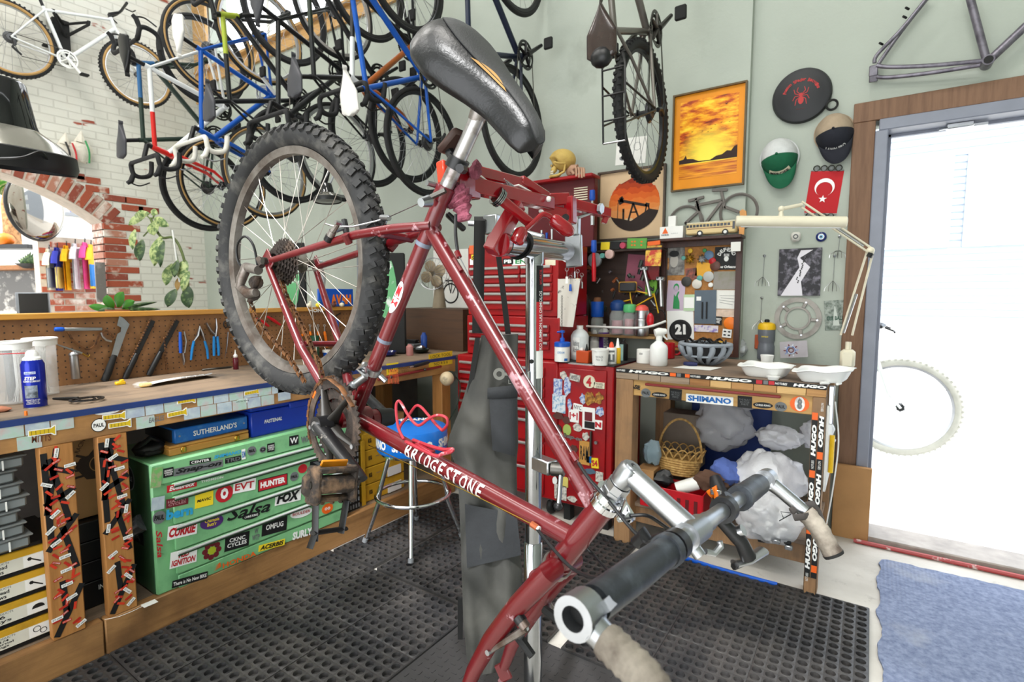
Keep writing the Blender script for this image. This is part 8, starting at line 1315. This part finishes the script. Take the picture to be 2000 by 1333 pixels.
# ---------------------------------------------------------------- bicycles hung in the row, on the walls and outside
TYB=pm('black_tyre','#1b1b1c',.75,0,.1);GUM=pm('gum_sidewall','#a8844f',.7);RIMB=pm('black_rim','#222326',.4,.4);RIMS=pm('silver_rim','#b9babd',.3,.9);SPK=pm('steel_spokes','#8f9093',.35,.9,0);HUBB=pm('black_hub','#202022',.4,.3);TAPEB=pm('black_bar_tape','#18181a',.75);TAPEW=pm('white_bar_tape_clean','#dcd9d0',.7)
def make_bike(nm,lab,M,c1,c2=None,sad=BLACK,tape=TAPEB,gum=False,rim=RIMB,tt=None,dtm=None,mtb=False,crank=BLACK,R=.338,ty=None,group='bicycles hung in a row along the wall'):
 t=thing(nm,lab,'bicycle',M=M,group=group);c2=c2 or c1;tr=.024 if mtb else .0145;P=lambda q,n_,par=t:q.build(n_,par,True)
 BB=V((.41,-.06,0));SC=BB+V((-.292,.956,0))*(.44 if mtb else .515);fh=V((1.03 if mtb else .985,0,0));ax_=V((-.305,.952,0));foot=fh-V((.952,.305,0))*.043;CRn=foot+ax_*(.40 if mtb else .37);HB=CRn+ax_*.015;HT_=HB+ax_*.125;r=.016
 b=MB();b.tube([BB,SC+(SC-BB).normalized()*.03],r,c1,12);L_=SC.lerp(HT_-ax_*.02,.55);b.tube([SC,L_],r*.92,c1,12).tube([L_,HT_-ax_*.02],r*.92,tt or c1,12).tube([BB,HB+ax_*.02],r*1.15,dtm or c1,12).tube([HB,HT_],.019,tt or c1,12).tube([BB-V((0,0,.036)),BB+V((0,0,.036))],.02,c1,12)
 for s_ in(1,-1):b.tube([BB+V((-.01,0,.015*s_)),BB.lerp(V((0,0,0)),.35)+V((0,0,.03*s_)),V((0,0,.062*s_))],[.011,.01,.008],c1,8).tube([SC+V((0,0,.012*s_)),SC.lerp(V((0,0,0)),.3)+V((0,0,.035*s_)),V((0,0,.062*s_))],[.008,.008,.007],c1,8)
 P(b,'frame');b=MB()
 for s_ in(1,-1):b.tube([CRn+V((0,0,.03*s_)),CRn+V((.008,-.03,.048*s_)),foot.lerp(CRn,.3)+V((0,0,.05*s_)),fh+V((0,0,.05*s_))],[.013,.014,.012,.008],c2,8)
 b.tube([CRn+V((0,0,-.035)),CRn+V((0,0,.035))],.015,c2,10);P(b,'fork')
 for c in(V((0,0,0)),fh):wheel_parts(t,Matrix.Translation(c),R,tr,False,(ty or TYB,rim,SPK,HUBB),True,24,.012,.02,.05,.018 if not mtb else .012,56)
 if gum:
  for c in(V((0,0,0)),fh):
   b=MB();[b.torus(R-tr*1.5,tr*.62,GUM,FZ(c+V((0,0,s_*tr*.6))),56,6)for s_ in(1,-1)];P(b,'sidewall')
 if mtb:
  for c in(V((0,0,0)),fh):
   b=MB()
   for k in range(60):
    for s_ in(1,-1):b.box((0,0,0),(.012,.014,.018),ty or TYB,0,Matrix.Translation(c)@Matrix.Rotation(2*pi*(k+.25*s_)/60,4,'Z')@Matrix.Translation((R-.004,0,.012*s_)))
   P(b,'tread_pattern')
 so_=SC+(SC-BB).normalized()*.13;b=MB();b.tube([SC+(SC-BB).normalized()*.03,so_],.0136,pm('seatpost_dark','#2a2a2c',.35,.5),12);P(b,'seatpost');b=MB()
 b.tube([so_+V((-.13,.03,0)),so_+V((-.1,.035,0)),so_+V((-.04,.03,0)),so_+V((.03,.026,0)),so_+V((.11,.026,0)),so_+V((.135,.02,0))],[.04,.066,.055,.03,.022,.012],sad,14,flat=.42 if True else 1)if False else b.surf(lambda i,j:(so_.x-.13+.265*i,so_.y+.032-.028*(1-abs(cos(pi*(j-.5))))-.004*i,sin(pi*(j-.5)*1.25)*(.004+(.066 if i<.45 else .066-(i-.45)*.085/.55)*min(1,(i*12)**.5)*min(1,((1-i)*14+.05)**.5))),22,14,sad);P(b,'saddle')
 st0=HT_+ax_*.03;b=MB();b.tube([HT_,st0],.016,BLACK,10);bc_=st0+V((.1,.03,0))if not mtb else st0+V((.09,.05,0));b.tube([st0,bc_],.0145,BLACK,10);P(b,'stem');b=MB()
 if mtb:b.tube([bc_+V((-.03,0,-.29)),bc_+V((0,0,-.06)),bc_+V((0,0,.06)),bc_+V((-.03,0,.29))],.0125,BLACK,10)
 else:
  b.tube([bc_+V((0,0,-.19)),bc_+V((0,0,.19))],.0135,tape,10)
  for s_ in(1,-1):b.tube(smoothp([bc_+V((0,0,.19*s_)),bc_+V((.02,0,.21*s_)),bc_+V((.075,-.012,.212*s_)),bc_+V((.088,-.06,.212*s_)),bc_+V((.06,-.12,.214*s_)),bc_+V((-.03,-.135,.216*s_))]),.0155,tape,10)
 hbar=P(b,'handlebar');b=MB()
 for s_ in(1,-1):
  b=MB()
  if mtb:b.tube([bc_+V((-.0,-.01,.17*s_)),bc_+V((.05,-.03,.2*s_)),bc_+V((.05,-.035,.27*s_))],.006,BLACK,8)
  else:b.tube([bc_+V((.07,-.01,.212*s_)),bc_+V((.125,.012,.212*s_)),bc_+V((.14,.035,.212*s_))],[.015,.017,.013],tape,10).tube(smoothp([bc_+V((.135,.015,.212*s_)),bc_+V((.15,-.04,.212*s_)),bc_+V((.12,-.11,.22*s_))]),.005,STEEL if tape is TAPEW else BLACK,6)
  P(b,'brake_lever',hbar)
 b=MB()
 for R_,z in((.088,.048),(.07,.04)):b.ring([((R_ if k%2 else R_-.005)*cos(2*pi*k/88),(R_ if k%2 else R_-.005)*sin(2*pi*k/88))for k in range(88)],circ(88,R_-.016),.003,crank,FZ(BB+V((0,0,z))))
 for k in range(5):b.tube([BB+V((0,0,.05)),BB+V((.074*cos(k*1.2566),.074*sin(k*1.2566),.05))],[.015,.008],crank,8,flat=.5)
 cra=P(b,'crankset');b=MB();d_=V((.1,-.135,0));b.tube([BB+V((0,0,.065)),BB+d_+V((0,0,.08))],[.015,.011],crank,8);P(b,'crank_arm',cra);b=MB();b.tube([BB+V((0,0,-.065)),BB-d_+V((0,0,-.08))],[.015,.011],crank,8);P(b,'crank_arm',cra)
 for s_ in(1,-1):b=MB();b.box(BB+d_*s_+V((0,0,.13*s_)),(.07,.022,.06),BLACKM,.006);P(b,'pedal',cra)
 b=MB()
 for k in range(6):b.lathe([(.03+.0045*k,0),(.03+.0045*k,.002)],pm('cassette_steel','#6b6b6e',.4,.8),24,FZ((0,0,.048-.004*k)))
 b.tube([V((.01,-.02,.07)),V((.02,-.06,.07)),V((.0,-.09,.07)),V((.06,-.14,.065))],[.012,.014,.012,.01],BLACK,8);P(b,'derailleur');b=MB();b.tube([BB+V((.0,.08,.045)),V((0,.045,.045)),V((-.04,0,.045)),V((.02,-.06,.05)),V((.06,-.15,.06)),BB+V((0,-.08,.045)),BB+V((.075,-.03,.045)),BB+V((.075,.03,.045))],.0035,DKSTEEL,4,closed=True);P(b,'chain');return t
def place(px_,py_,d,ty,tilt=0,yaw=0,mtb=False):
 Pp=dp(px_,py_,d);B_=Matrix(((0,0,1,0),(0,-1,0,0),(1,0,0,0),(0,0,0,1)))if ty=='R' else Matrix(((0,0,-1,0),(0,-1,0,0),(-1,0,0,0),(0,0,0,1)))
 return Matrix.Translation(Pp)@Matrix.Rotation(rad(yaw),4,'Z')@Matrix.Rotation(rad(tilt),4,'X')@B_@Matrix.Translation((0 if ty=='R' else-(1.03 if mtb else .985),0,0))
WHF=pm('white_frame_paint','#d9dbdb',.3,0,.03);REF=pm('signal_red_paint','#c5221c',.3,0,.04);BLF=pm('cobalt_frame_paint','#1350a8',.3,0,.06);DBF=pm('steel_blue_paint','#2a5d8c',.35,0,.05);DGF=pm('dark_green_paint','#22332a',.4,0,.1);LIM=pm('lime_paint','#9aa832',.4,0,.04);BKF=pm('satin_black_paint','#17181a',.35,0,.1);ORF=pm('burnt_orange_paint','#a3561c',.35);GRF=pm('forest_fleck_paint','#1e2a1c',.4);NVF=pm('navy_paint','#141d33',.35);SADW=pm('white_saddle','#d8d6d2',.5,0,.04);SADG=pm('grey_saddle','#3b3b40',.5,0,.1)
make_bike('road_bike','steel blue and dark green road bike hung handlebar up at the end of the row',place(402,368,4.2,'R',-2),DGF,DGF,SADG,tt=DBF)
make_bike('road_bike','red and white road bike hung front wheel down near the brick wall',place(437,360,4.05,'F',3),WHF,REF,BLACK,gum=True,tt=REF)
make_bike('road_bike','cobalt blue bike with white bar tape and white saddle hung front wheel down',place(520,338,3.95,'F'),BLF,BLF,SADW,TAPEW,True,RIMS,crank=WHITE)
make_bike('road_bike','black and lime road bike hung handlebar up below the window',place(568,305,3.85,'R'),BKF,BKF,SADG,tt=LIM)
make_bike('road_bike','satin black bike with black saddle hung front wheel down before the window',place(661,299,3.75,'F'),BKF,BKF,SADG,rim=RIMS)
make_bike('road_bike','black and forest green bike hung handlebar up in the middle of the row',place(722,268,3.65,'R'),BKF,GRF,SADG,tt=GRF)
make_bike('road_bike','black bike with white top tube and orange fork hung front wheel down',place(796,256,3.55,'F'),BKF,ORF,SADW,tt=WHF,dtm=ORF)
make_bike('road_bike','bright blue road bike with white saddle and bottle cages nearest the raised black saddle',place(828,280,3.4,'R',8),BLF,BLF,SADW,rim=RIMB)
make_bike('city_bike','navy bike hung alone on its front wheel behind the big black saddle',place(1003,240,3.25,'R',0),NVF,NVF,group=None)
GTB=pm('titanium_grey_paint','#77726c',.35,.6,.08);gb=make_bike('touring_bike','gray mountain bike with black rear rack and riveted leather saddle hung beside the sunset picture',place(1256,222,2.7,'R',4,mtb=True),GTB,GTB,pm('dark_leather','#2c1d18',.25,0,.2,coat=.3),mtb=True,R=.345,crank=DKSTEEL,group=None)
b=MB();k_=.36
for s_ in(1,-1):b.tube([(-.2,k_+.012,.055*s_),(.13,k_+.012,.055*s_),(.19,k_-.03,.03*s_)],.005,BLACK,8).tube([(-.12,k_+.01,.055*s_),(0,.02,.07*s_)],.005,BLACK,8).tube([(.05,k_+.01,.055*s_),(.01,.02,.07*s_)],.005,BLACK,8)
for u in(-.2,-.1,.01,.12):b.tube([(u,k_+.012,-.055),(u,k_+.012,.055)],.0045,BLACK if u>-.2 else ALU,8)
b.build('rear_rack',gb,True);b=MB();b.ball((.13,.5,0),.05,BLACK,12,(.9,.7,1));b.build('saddle_bag',gb,True)
wx=-6.36;rh_=on(18,75,'X',wx);fh_=on(268,145,'X',wx);sc_=(fh_-rh_).length/1.03
wbk=make_bike('mountain_bike','white tan-tyred bike mounted on the brick wall',fr(rh_,fh_-rh_,(0,0,1))@Matrix.Scale(sc_,4),WHF,WHF,WHITE,gum=True,rim=RIMS,mtb=True,R=.345,crank=WHITE,group=None)
b=MB();q_=on(118,60,'X',LX+.03);bar(b,q_+V((0,0,.1)),q_+V((0,0,-.28)),.13,.05,BLACKM,(1,0,0))
for x,y in((104,12),(173,35)):e_=on(x,y,'X',wx);b.tube([q_+V((.02,.03,-.05)),e_+V((0,0,-.06)),e_+V((.0,0,-.03))],[.014,.012,.016],BLACKM,8);b.tube([q_+V((.02,.02,.06)),e_+V((0,0,-.04))],.012,BLACKM,8)
solo(b,'wall_bracket','black folding wall bracket carrying the white bike','bracket')
make_bike('parked_bike','bicycle parked outside the open door, coloured pale as if in daylight glare',fr(dp(1748,795,3.75)-V((1.0,0.03,0)),(1,.03,0),(0,0,1)),WHF,WHF,WHITE,TAPEW,rim=RIMS,mtb=True,R=.345,crank=STEEL,group=None,ty=pm('glare_pale_tyre','#b9b6ae',.8))  # daylight glare is put into the pale frame, saddle and tyre colours
FY_=3.15;w2=lambda x,y,o=0:on(x,y,'Y',FY_+o);GFM=worn('brushed_grey_frame','#7a7680','#5c5862',20,.55,.1,.35,.6);b=MB();D0,BBp,STt=w2(1706,138),w2(1928,122),w2(1893,-10)
b.tube([BBp,STt],.0155,GFM,14).tube([BBp,w2(2015,40)],.017,GFM,14).tube([BBp+V((0,-.035,0)),BBp+V((0,.035,0))],.022,GFM,18).tube([BBp+V((0,-.0365,0)),BBp+V((0,-.035,0))],.0165,BLACKM,16)
for o,y0,y1 in((-.05,128,118),(.04,150,128)):b.tube(smoothp([w2(1712,y0,o),w2(1740,y0+3 if o<0 else y0+1,o),w2(1820,y0 if o<0 else y0-8,o*.8),BBp+V((0,o*.5,0))]),.0095,GFM,10).tube(smoothp([w2(1708,y0-5,o),w2(1714,y0-22,o),w2(1760,58 if o<0 else 62,o),w2(1812,-6 if o<0 else-4,o)]),.0085,GFM,10);b.box(w2(1706,138 if o<0 else 150,o),(.035,.006,.05),GFM,.003)
for x,y in((1775,18),(1770,35),(1724,87)):b.tube([w2(x,y,-.05),w2(x-6,y-3,-.07)],.005,BLACKM,8)
solo(b,'frameset','bare brushed gray bicycle frame hung on the wall above the door','bike frame')
# ---------------------------------------------------------------- lamps, plants and the room behind the arch
def shade_lamp(c,r,lab,tilt,ax_):
 t=thing('magnifier_lamp',lab,'lamp',c);T=Matrix.Translation(c)@Matrix.Rotation(tilt,4,ax_);MB(T).lathe([(r,-.012*r/.115),(r*1.03,0),(r,.022*r/.115),(r*.96,.024*r/.115)],BLACK,40,caps=False).build('rim',t);MB(T).lathe([(r*.96,.022*r/.115),(r*.8,.04*r/.115),(r*.52,.062*r/.115)],pm('polished_reflector','#a8a59c',.15,.9,.05),40,caps=False).build('reflector',t);MB(T).lathe([(r*.54,.058*r/.115),(r*.5,.07*r/.115),(r*.38,.14*r/.115),(r*.33,.145*r/.115),(0,.145*r/.115)],pm('gloss_black_cap','#0c0c0e',.08,0,0,coat=.4),36).build('cap',t);MB(T).lathe([(r*.95,-.004),(0,-.008)],pm('lens_grey','#4d4a4b',.12,0,.1),36).build('lens',t);return t,T
lc=dp(-6,312,1.0);t,T=shade_lamp(lc,.118,'black magnifier lamp with a polished shade reaching over the bench end',rad(8),'Y');MB().tube([lc+V((0,0,.09)),lc+V((-.05,-.1,.16)),lc+V((-.3,-.35,.3)),V((-2.5,-.2,1.2)),V((-2.5,-.2,ZT+.01))],.009,BLACK,8).build('arm',t);MB(T).tube(smoothp([(.1,.05,.005),(.135,.03,.02),(.15,-.0,.004),(.13,-.03,-.004)]),.002,BLACK,6).build('wire',t)
lc=on(640,392,'X',-2.55);t,T=shade_lamp(lc,.075,'small clear rimmed magnifier lamp seen through the spokes',rad(-4),'Y');MB().tube([lc+V((0,0,.06)),lc+V((-.08,.15,.25)),lc+V((-.12,.3,-.1)),V((-2.66,2.2,ZT+.008))],.007,GREY,8).build('arm',t)
LEAF=worn('variegated_leaf','#4d6a35','#a9b578',40,.5,.08,.5);LEAFD=worn('dark_leaf','#27421f','#6f8650',30,.58,.08,.5);LEAFG=pm('bright_leaf','#3a7d1e',.45,0,.2,10);STEM=pm('plant_stem','#5d6b3c',.6)
def leaf(q,x0,y0,x1,y1,w_,m,d,curl=.2):
 a,c=dp(x0,y0,d),dp(x1,y1,d-.04);ax_=c-a;sd_=ax_.cross(FW).normalized()*(w_/2*d/FPX);q.surf(lambda i,j:a+ax_*i+sd_*((j-.5)*2*sin(pi*min(1,i*.97+.03))**.7)-FW*(curl*ax_.length*(sin(pi*i)*.5-.5*abs(j-.5))),10,6,m)
dpl=3.62;t=thing('potted_dieffenbachia','tall drooping plant with speckled pale leaves behind the pegboard','plant',dp(365,600,dpl));b=MB()
for a in((285,418,250,440,16,0),(262,420,292,417,14,0),(294,412,308,418,14,0),(300,426,329,442,18,0),(300,431,300,460,24,0),(262,448,258,488,15,0),(276,468,272,510,22,1),(312,462,300,520,24,0),(318,470,312,522,16,1),(335,515,323,558,22,0),(346,508,340,542,16,1),(360,508,352,545,26,0),(368,530,356,570,16,0),(342,565,326,600,22,1),(366,560,368,602,26,1),(350,540,346,568,12,2)):leaf(b,*a[:5],(LEAF,LEAFD,pm('dry_leaf','#9a7a45',.7))[a[5]],dpl-.03*(a[0]%5))
b.build('leaves',t,smooth=60);b=MB()
for L_ in(((368,600),(366,540),(354,490),(338,465),(316,464),(300,440),(294,426)),((338,466),(345,500),(350,520)),((300,440),(280,462)),((296,430),(285,420)),((298,428),(303,416))):b.tube(smoothp([dp(x,y,dpl)for x,y in L_]),.009 if len(L_)>3 else .005,STEM,8)
b.tube([dp(337,450,dpl-.02),dp(352,560,dpl-.02)],.006,WHITE,6);b.build('stem',t);p=dp(366,612,dpl);MB(Matrix.Translation((p.x,p.y,1.0))).lathe([(.07,0),(.09,.13),(.08,.13),(.06,.1)],pm('terracotta','#a5663f',.8),20).build('pot',t)
t=thing('potted_fern','low bright green leafy plant behind the cap rail','plant',dp(235,612,3.3));b=MB()
for a in((216,604,172,598,14),(218,604,208,576,22),(228,600,240,570,22),(238,602,262,588,18),(236,604,305,590,8),(238,606,312,604,8),(224,604,190,608,10),(240,604,275,596,10)):leaf(b,*a,LEAFG if a[4]>12 else LEAFD,3.3)
b.build('leaves',t,smooth=60);p=dp(236,612,3.3);MB(Matrix.Translation((p.x,p.y,1.0))).lathe([(.06,0),(.08,.16),(.07,.16),(.05,.1)],MATS['terracotta'],18).build('pot',t)
solo(MB().box((-3.45,1.6,.5),(1.2,2.6,1.0),pm('counter_grey','#6b6460',.7)),'side_counter','low counter standing behind the pegboard with plants on it','counter')
GBP=worn('green_skull_print','#54a065','#d5dbd5',14,.55,.05)
for nm,lab,cs_ in(('skateboard_deck','black board with green and white art seen through the spokes',(557,475,598,592)),('sports_helmet_bag','black rounded board with green streaks behind the tyre',(738,495,792,618))):
 x0,y0,x1,y1=cs_;c=dp((x0+x1)/2,(y0+y1)/2,3.3);s=3.3/FPX;w_,h_=(x1-x0)*s,(y1-y0)*s;zt9=c.z+h_/2;zb9=1.001 if x0<600 else ZT+.001;h_=zt9-zb9;c.z=(zt9+zb9)/2;T=fr(c,RT,(0,0,1));b=MB(T);b.box((0,0,0),(w_,h_,.02),BLACKM,.009);o=b.build('skate_deck');tag(o,lab,'board');b=MB(T);b.prism([(-w_*.12+w_*.32*a,h_*.12+h_*.3*c_*(1+.12*sin(5*i)))for i,(a,c_)in enumerate(circ(22))],.002,GBP,Matrix.Translation((0,0,.0105)));b.build('printed_emblem',o)
q=on(612,592,'X',PBX-.05);c=on(647,578,'X',PBX-.05);t=thing('shop_sign','blue sign with raised orange letters standing on the cap rail','sign',c);Ts=FX((PBX-.0,c.y+.0,1.178+.055));MB(Ts).box((0,0,-.006),(.26,.11,.012),BLUE,.003).build('panel',t);b=MB(Ts)
for k,ch in enumerate('AVAH'):b.text(ch,.04,.06,ORANGE,Matrix.Translation((-.02+.037*k,-.01,0)),.06)
b.build('lettering',t,smooth=0)
for k,y in enumerate((1.89,1.95,2.06,2.12)):b=MB();b.ball((PBX+.02,y,1.19),.014,(CREAM,YELP,BRN,CREAM)[k],10,(1,1.2,1)).ball((PBX+.02,y+.008,1.208),.008,(CREAM,GREEN,BRN,BLUEP)[k],8);solo(b,'figurine',('cream animal figurine','green and yellow figurine','brown animal figurine','blue capped figurine')[k]+' on the cap rail before the blue sign','figurine','figurines on the cap rail')
c=on(846,535,'Y',2.75);t=thing('desk_fan','vintage beige desk fan behind the seat tube','fan',c);T=Matrix.Translation(c)@Matrix.Rotation(rad(20),4,'Z')@Matrix.Rotation(pi/2,4,'X');b=MB(T)
for z in(.02,-.03):b.torus(.11,.0025,STEEL,FZ((0,0,z)),32,5)
for k in range(20):a=2*pi*k/20;b.tube([(.02*cos(a),.02*sin(a),.035),(.11*cos(a),.11*sin(a),.02),(.11*cos(a),.11*sin(a),-.03)],.0012,STEEL,4)
b.build('guard_grille',t);b=MB(T)
for k in range(4):a=pi/2*k+.4;b.ball((.055*cos(a),.055*sin(a),0),.042,pm('bronze_blade','#8d7d66',.4,.4),12,(1,1,.12))
b.build('blade',t);MB(T).tube([(0,0,-.1),(0,0,-.03)],.035,pm('beige_motor','#8a7d68',.5),14).build('motor',t);zb2=1.158;MB().tube([c+V((0,.06,0)),V((c.x,c.y+.06,zb2))],[.02,.05],MATS['beige_motor'],14).build('stand',t);solo(MB().box((c.x+.02,2.85,(zb2+ZT)/2),(.62,.36,zb2-ZT-.004),wood('brown_cabinet','#4d3421','#38261a','X',.8)),'small_cabinet','dark brown cabinet standing behind the bench clutter under the fan','cabinet')
T,w_,h_=sheet('Y',BY-.002,846,548,916,548,120);t=thing('bicycle_poster','white poster of an upright city bicycle behind the top tube','poster',T.translation);MB(T).card(w_,h_,PAPER,Matrix(),.003).build('sheet',t);b=MB(T@Matrix.Translation((0,-.04,.004)))
b.torus(.075,.006,INK,Matrix.Translation((.0,-.06,0)),32,5)
for p_,q_ in(((0,-.06),(.02,.06)),((0,-.06),(-.03,.05)),((-.05,.035),(.06,.04)),((.02,-.06),(.07,.03)),((-.06,.04),(.03,.04))):b.tube([(*p_,0),(*q_,0)],.004,INK,5)
b.build('bicycle_print',t)
for k,(x,y)in enumerate(((126,300),(157,296))):
 c=on(x,y,'X',LX+.08);t=thing('wall_planter',('white string wrapped garland with red and black bands','white string wrapped planter with a green band')[k]+' on the brick wall','wall decoration',c);b=MB();b.ball(c,.1,pm('white_fluff','#d5cfc2',.9,0,.1,20,.5),14,(.5,.9,1.15),amp=.15,seed=k);b.tube([c+V((0,0,.08)),c+V((.0,.02,.2))],[.05,.005],MATS['white_fluff'],8);b.build('bundle',t);b=MB();[b.tube(smoothp([c+V((.05,dy,.1)),c+V((.066,dy+.02,0)),c+V((.05,dy+.02,-.11))]),.008,m_,6)for dy,m_ in(((.0,BLACK),(.05,RED))if k==0 else((.03,GREEN),))];b.build('ribbon',t)
T,w_,h_=sheet('X',LX+.02,184,552,208,552,78);b=MB(T@Matrix.Rotation(-.03,4,'Z'));b.card(w_*.8,h_,worn('grey_plank','#6f6a66','#a9a6a3',6,.6,.1,.8),Matrix(),.02);solo(b,'grey_plank','weathered gray plank leaning on the brick jamb','plank')
FX_=-8.5;FAR=pm('far_room_white','#d9d9d6',.8);struct(MB().box((-11,2,2.5),(.2,9,5),FAR),'wall_far');yb0=on(80,560,'X',FX_).y;zt2=on(150,466,'X',FX_).z;b=MB();b.box((FX_-.1,yb0+1.0,zt2/2),(.2,2.0,zt2),MORT)
for r_ in range(int(zt2/.08)):
 for k in range(9):y_=yb0+.11+.22*k+(.11 if r_%2 else 0);b.box((FX_,y_,.04+.08*r_),(.012,.205,.066),REDB[(r_*3+k*5)%3],.003)if y_<yb0+1.95 else None
struct(b,'partition')
for k,(x,y0,y1,m1,m2,lab)in enumerate(((96,487,567,CREAM,GREY,'cream and grey'),(112,484,568,pm('royal_jersey','#3037a0',.8),pm('straw_jersey','#c9b26a',.8),'blue and straw'),(130,480,567,pm('yellow_jersey','#e5a90c',.8),None,'bright yellow'),(147,476,565,pm('white_jersey','#d8d8dc',.8),None,'plain white'),(166,474,565,pm('pink_jersey','#dd4b92',.8),None,'hot pink'),(178,478,564,pm('amber_jersey','#d9a928',.8),pm('azure_jersey','#2a6fb5',.8),'yellow and azure'))):
 c=on(x,y0,'X',FX_+.06+.02*k);e_=on(x,y1,'X',FX_+.06+.02*k);h_=c.z-e_.z;t=thing('cycling_jersey',lab+' cycling jersey hanging on the brick partition behind the arch','jersey',e_,'jerseys behind the arch');T=FX(c)@Matrix.Rotation(rad(52),4,'Y');b=MB(T);wj=.078;b.surf(lambda i,j:((j-.5)*2*wj*(.55+.45*min(1,i*6))*(1+.06*sin(3*i)),-h_*i,.01*sin(9*j+k)),12,12,m1).surf(lambda i,j:((j-.5)*2*wj*(.55+.45*min(1,i*6)),-h_*i,-.016),6,6,m1)
 for s_ in(1,-1):b.tube([(s_*wj*.7,-.05,0),(s_*wj*1.3,-.13,0),(s_*wj*1.5,-.2,0)],[.03,.034,.036],m1,8,flat=.5)
 b.build('body',t,smooth=70);b=MB(T);b.tube(smoothp([(0,.0,0),(0,.03,0),(.012,.045,0),(0,.055,0)]),.006,BLACK,6);b.build('hanger',t)
 if m2:b=MB(T);b.box((0,-h_*.7,.0),(wj*2.05,h_*.5,.03),m2,.01);b.build('colour_band',t)
c=on(70,405,'X',-8.3);R_=(c-on(70,460,'X',-8.3)).length*1.15;t=thing('convex_mirror','large round convex mirror behind the arch','mirror',c);T=FX(c)@Matrix.Rotation(rad(35),4,'Y');MB(T).lathe([(R_*sin(a),R_*.35*cos(a)*1.0)for a in[pi/2*(1-i/14)for i in range(15)]],pm('mirror_glass','#8f8a82',.04,1.,0),40).build('glass',t);MB(T).torus(R_,.02,BLACK,None,40,8).build('rim',t)
b=MB()
for x,y,w_,h_,m in((148,402,12,26,pm('blue_pane','#3557c5',.3)),(158,404,12,26,pm('violet_pane','#6a58a8',.3)),(168,405,10,26,pm('aqua_pane','#8fd0c5',.3))):q=on(x,y,'X',-10.85);s=(q-CAM).dot(FW)/FPX;b.box(q,(.04,w_*s*1.5,h_*s),m)
b.box(on(158,421,'X',-10.85),(.06,.5,.05),GREY);struct(b,'window_2');t=thing('potted_palm','palm with hanging fronds and tan husk behind the arch','plant',dp(25,480,7.2));b=MB()
for k in range(26):leaf(b,18+(k%7)*3,345+(k%4)*2,-22+k*3.1,385-abs(k-11)*1.2,5,LEAFG if k%3 else LEAF,7.1+.02*k,.5)
b.build('fronds',t,smooth=60);MB().tube([dp(22,355,7.2),dp(20,400,7.2),dp(22,440,7.2),dp(25,480,7.2)],[.06,.1,.09,.1],worn('palm_husk','#b98a5c','#7d5a3a',20,.5,.1,.9),10).build('trunk',t)
p,q=dp(-20,483,6.9),dp(75,483,6.9);t=thing('display_shelf','black shelf carrying a beach ball and plant behind the arch','shelf',q);b=MB();bar(b,p,q,.3,.05,BLACK);b.build('board',t);b=MB();b.ball(dp(8,468,6.8),.11,ORANGE,16,(1,1,.75));o=solo(b,'toy_ball','orange and teal toy ball on the black shelf','ball');
p=dp(55,505,6.9);t=thing('agave_plant','dark spiky plant in a low bowl on the wooden cabinet behind the arch','plant',p);b=MB();[leaf(b,52+k,518,34+k*5,492+abs(k-5)*3,6,LEAFD,6.85,.2)for k in range(11)];b.build('leaves',t);MB(Matrix.Translation(dp(54,520,6.85))).lathe([(.04,-.03),(.13,.03),(.11,.03)],BLACK,16).build('bowl',t)
t=thing('display_cabinet','wood framed glass display cabinet behind the arch','cabinet',dp(30,600,7.0));b=MB();WDC=wood('cabinet_oak','#8a5a30','#6d4522','Y',.8);bar(b,dp(-20,525,7.0),dp(79,523,7.0),.3,.06,WDC);bar(b,dp(75,523,6.95),dp(77,575,6.95),.05,.05,WDC,(1,0,0));b.build('frame',t);T=fr(dp(30,565,7.1),RT,(0,0,1));b=MB(T);b.box((0,0,0),(.66,.6,.02),worn('dim_glass_goods','#4a4642','#9a968f',8,.58,.05,.3));b.build('glass_front',t)
p5=dp(65,612,5.6);solo(MB().box((p5.x,p5.y,(p5.z-.004)/2),(.5,.7,p5.z-.004),pm('counter_grey','#6b6460',.7)),'shop_counter','low counter carrying the computer monitor behind the cap rail','counter')
t=thing('computer_monitor','dark computer monitor with a grey bezel behind the cap rail','monitor',dp(65,612,5.6));T=fr(dp(65,594,5.6),RT+V((0,.35,0)),(0,0,1));MB(T).box((0,0,0),(.3,.24,.03),GREY,.006).build('bezel',t);MB(T).box((.012,0,.016),(.26,.22,.004),pm('dark_screen','#1c1a19',.15)).build('screen',t)
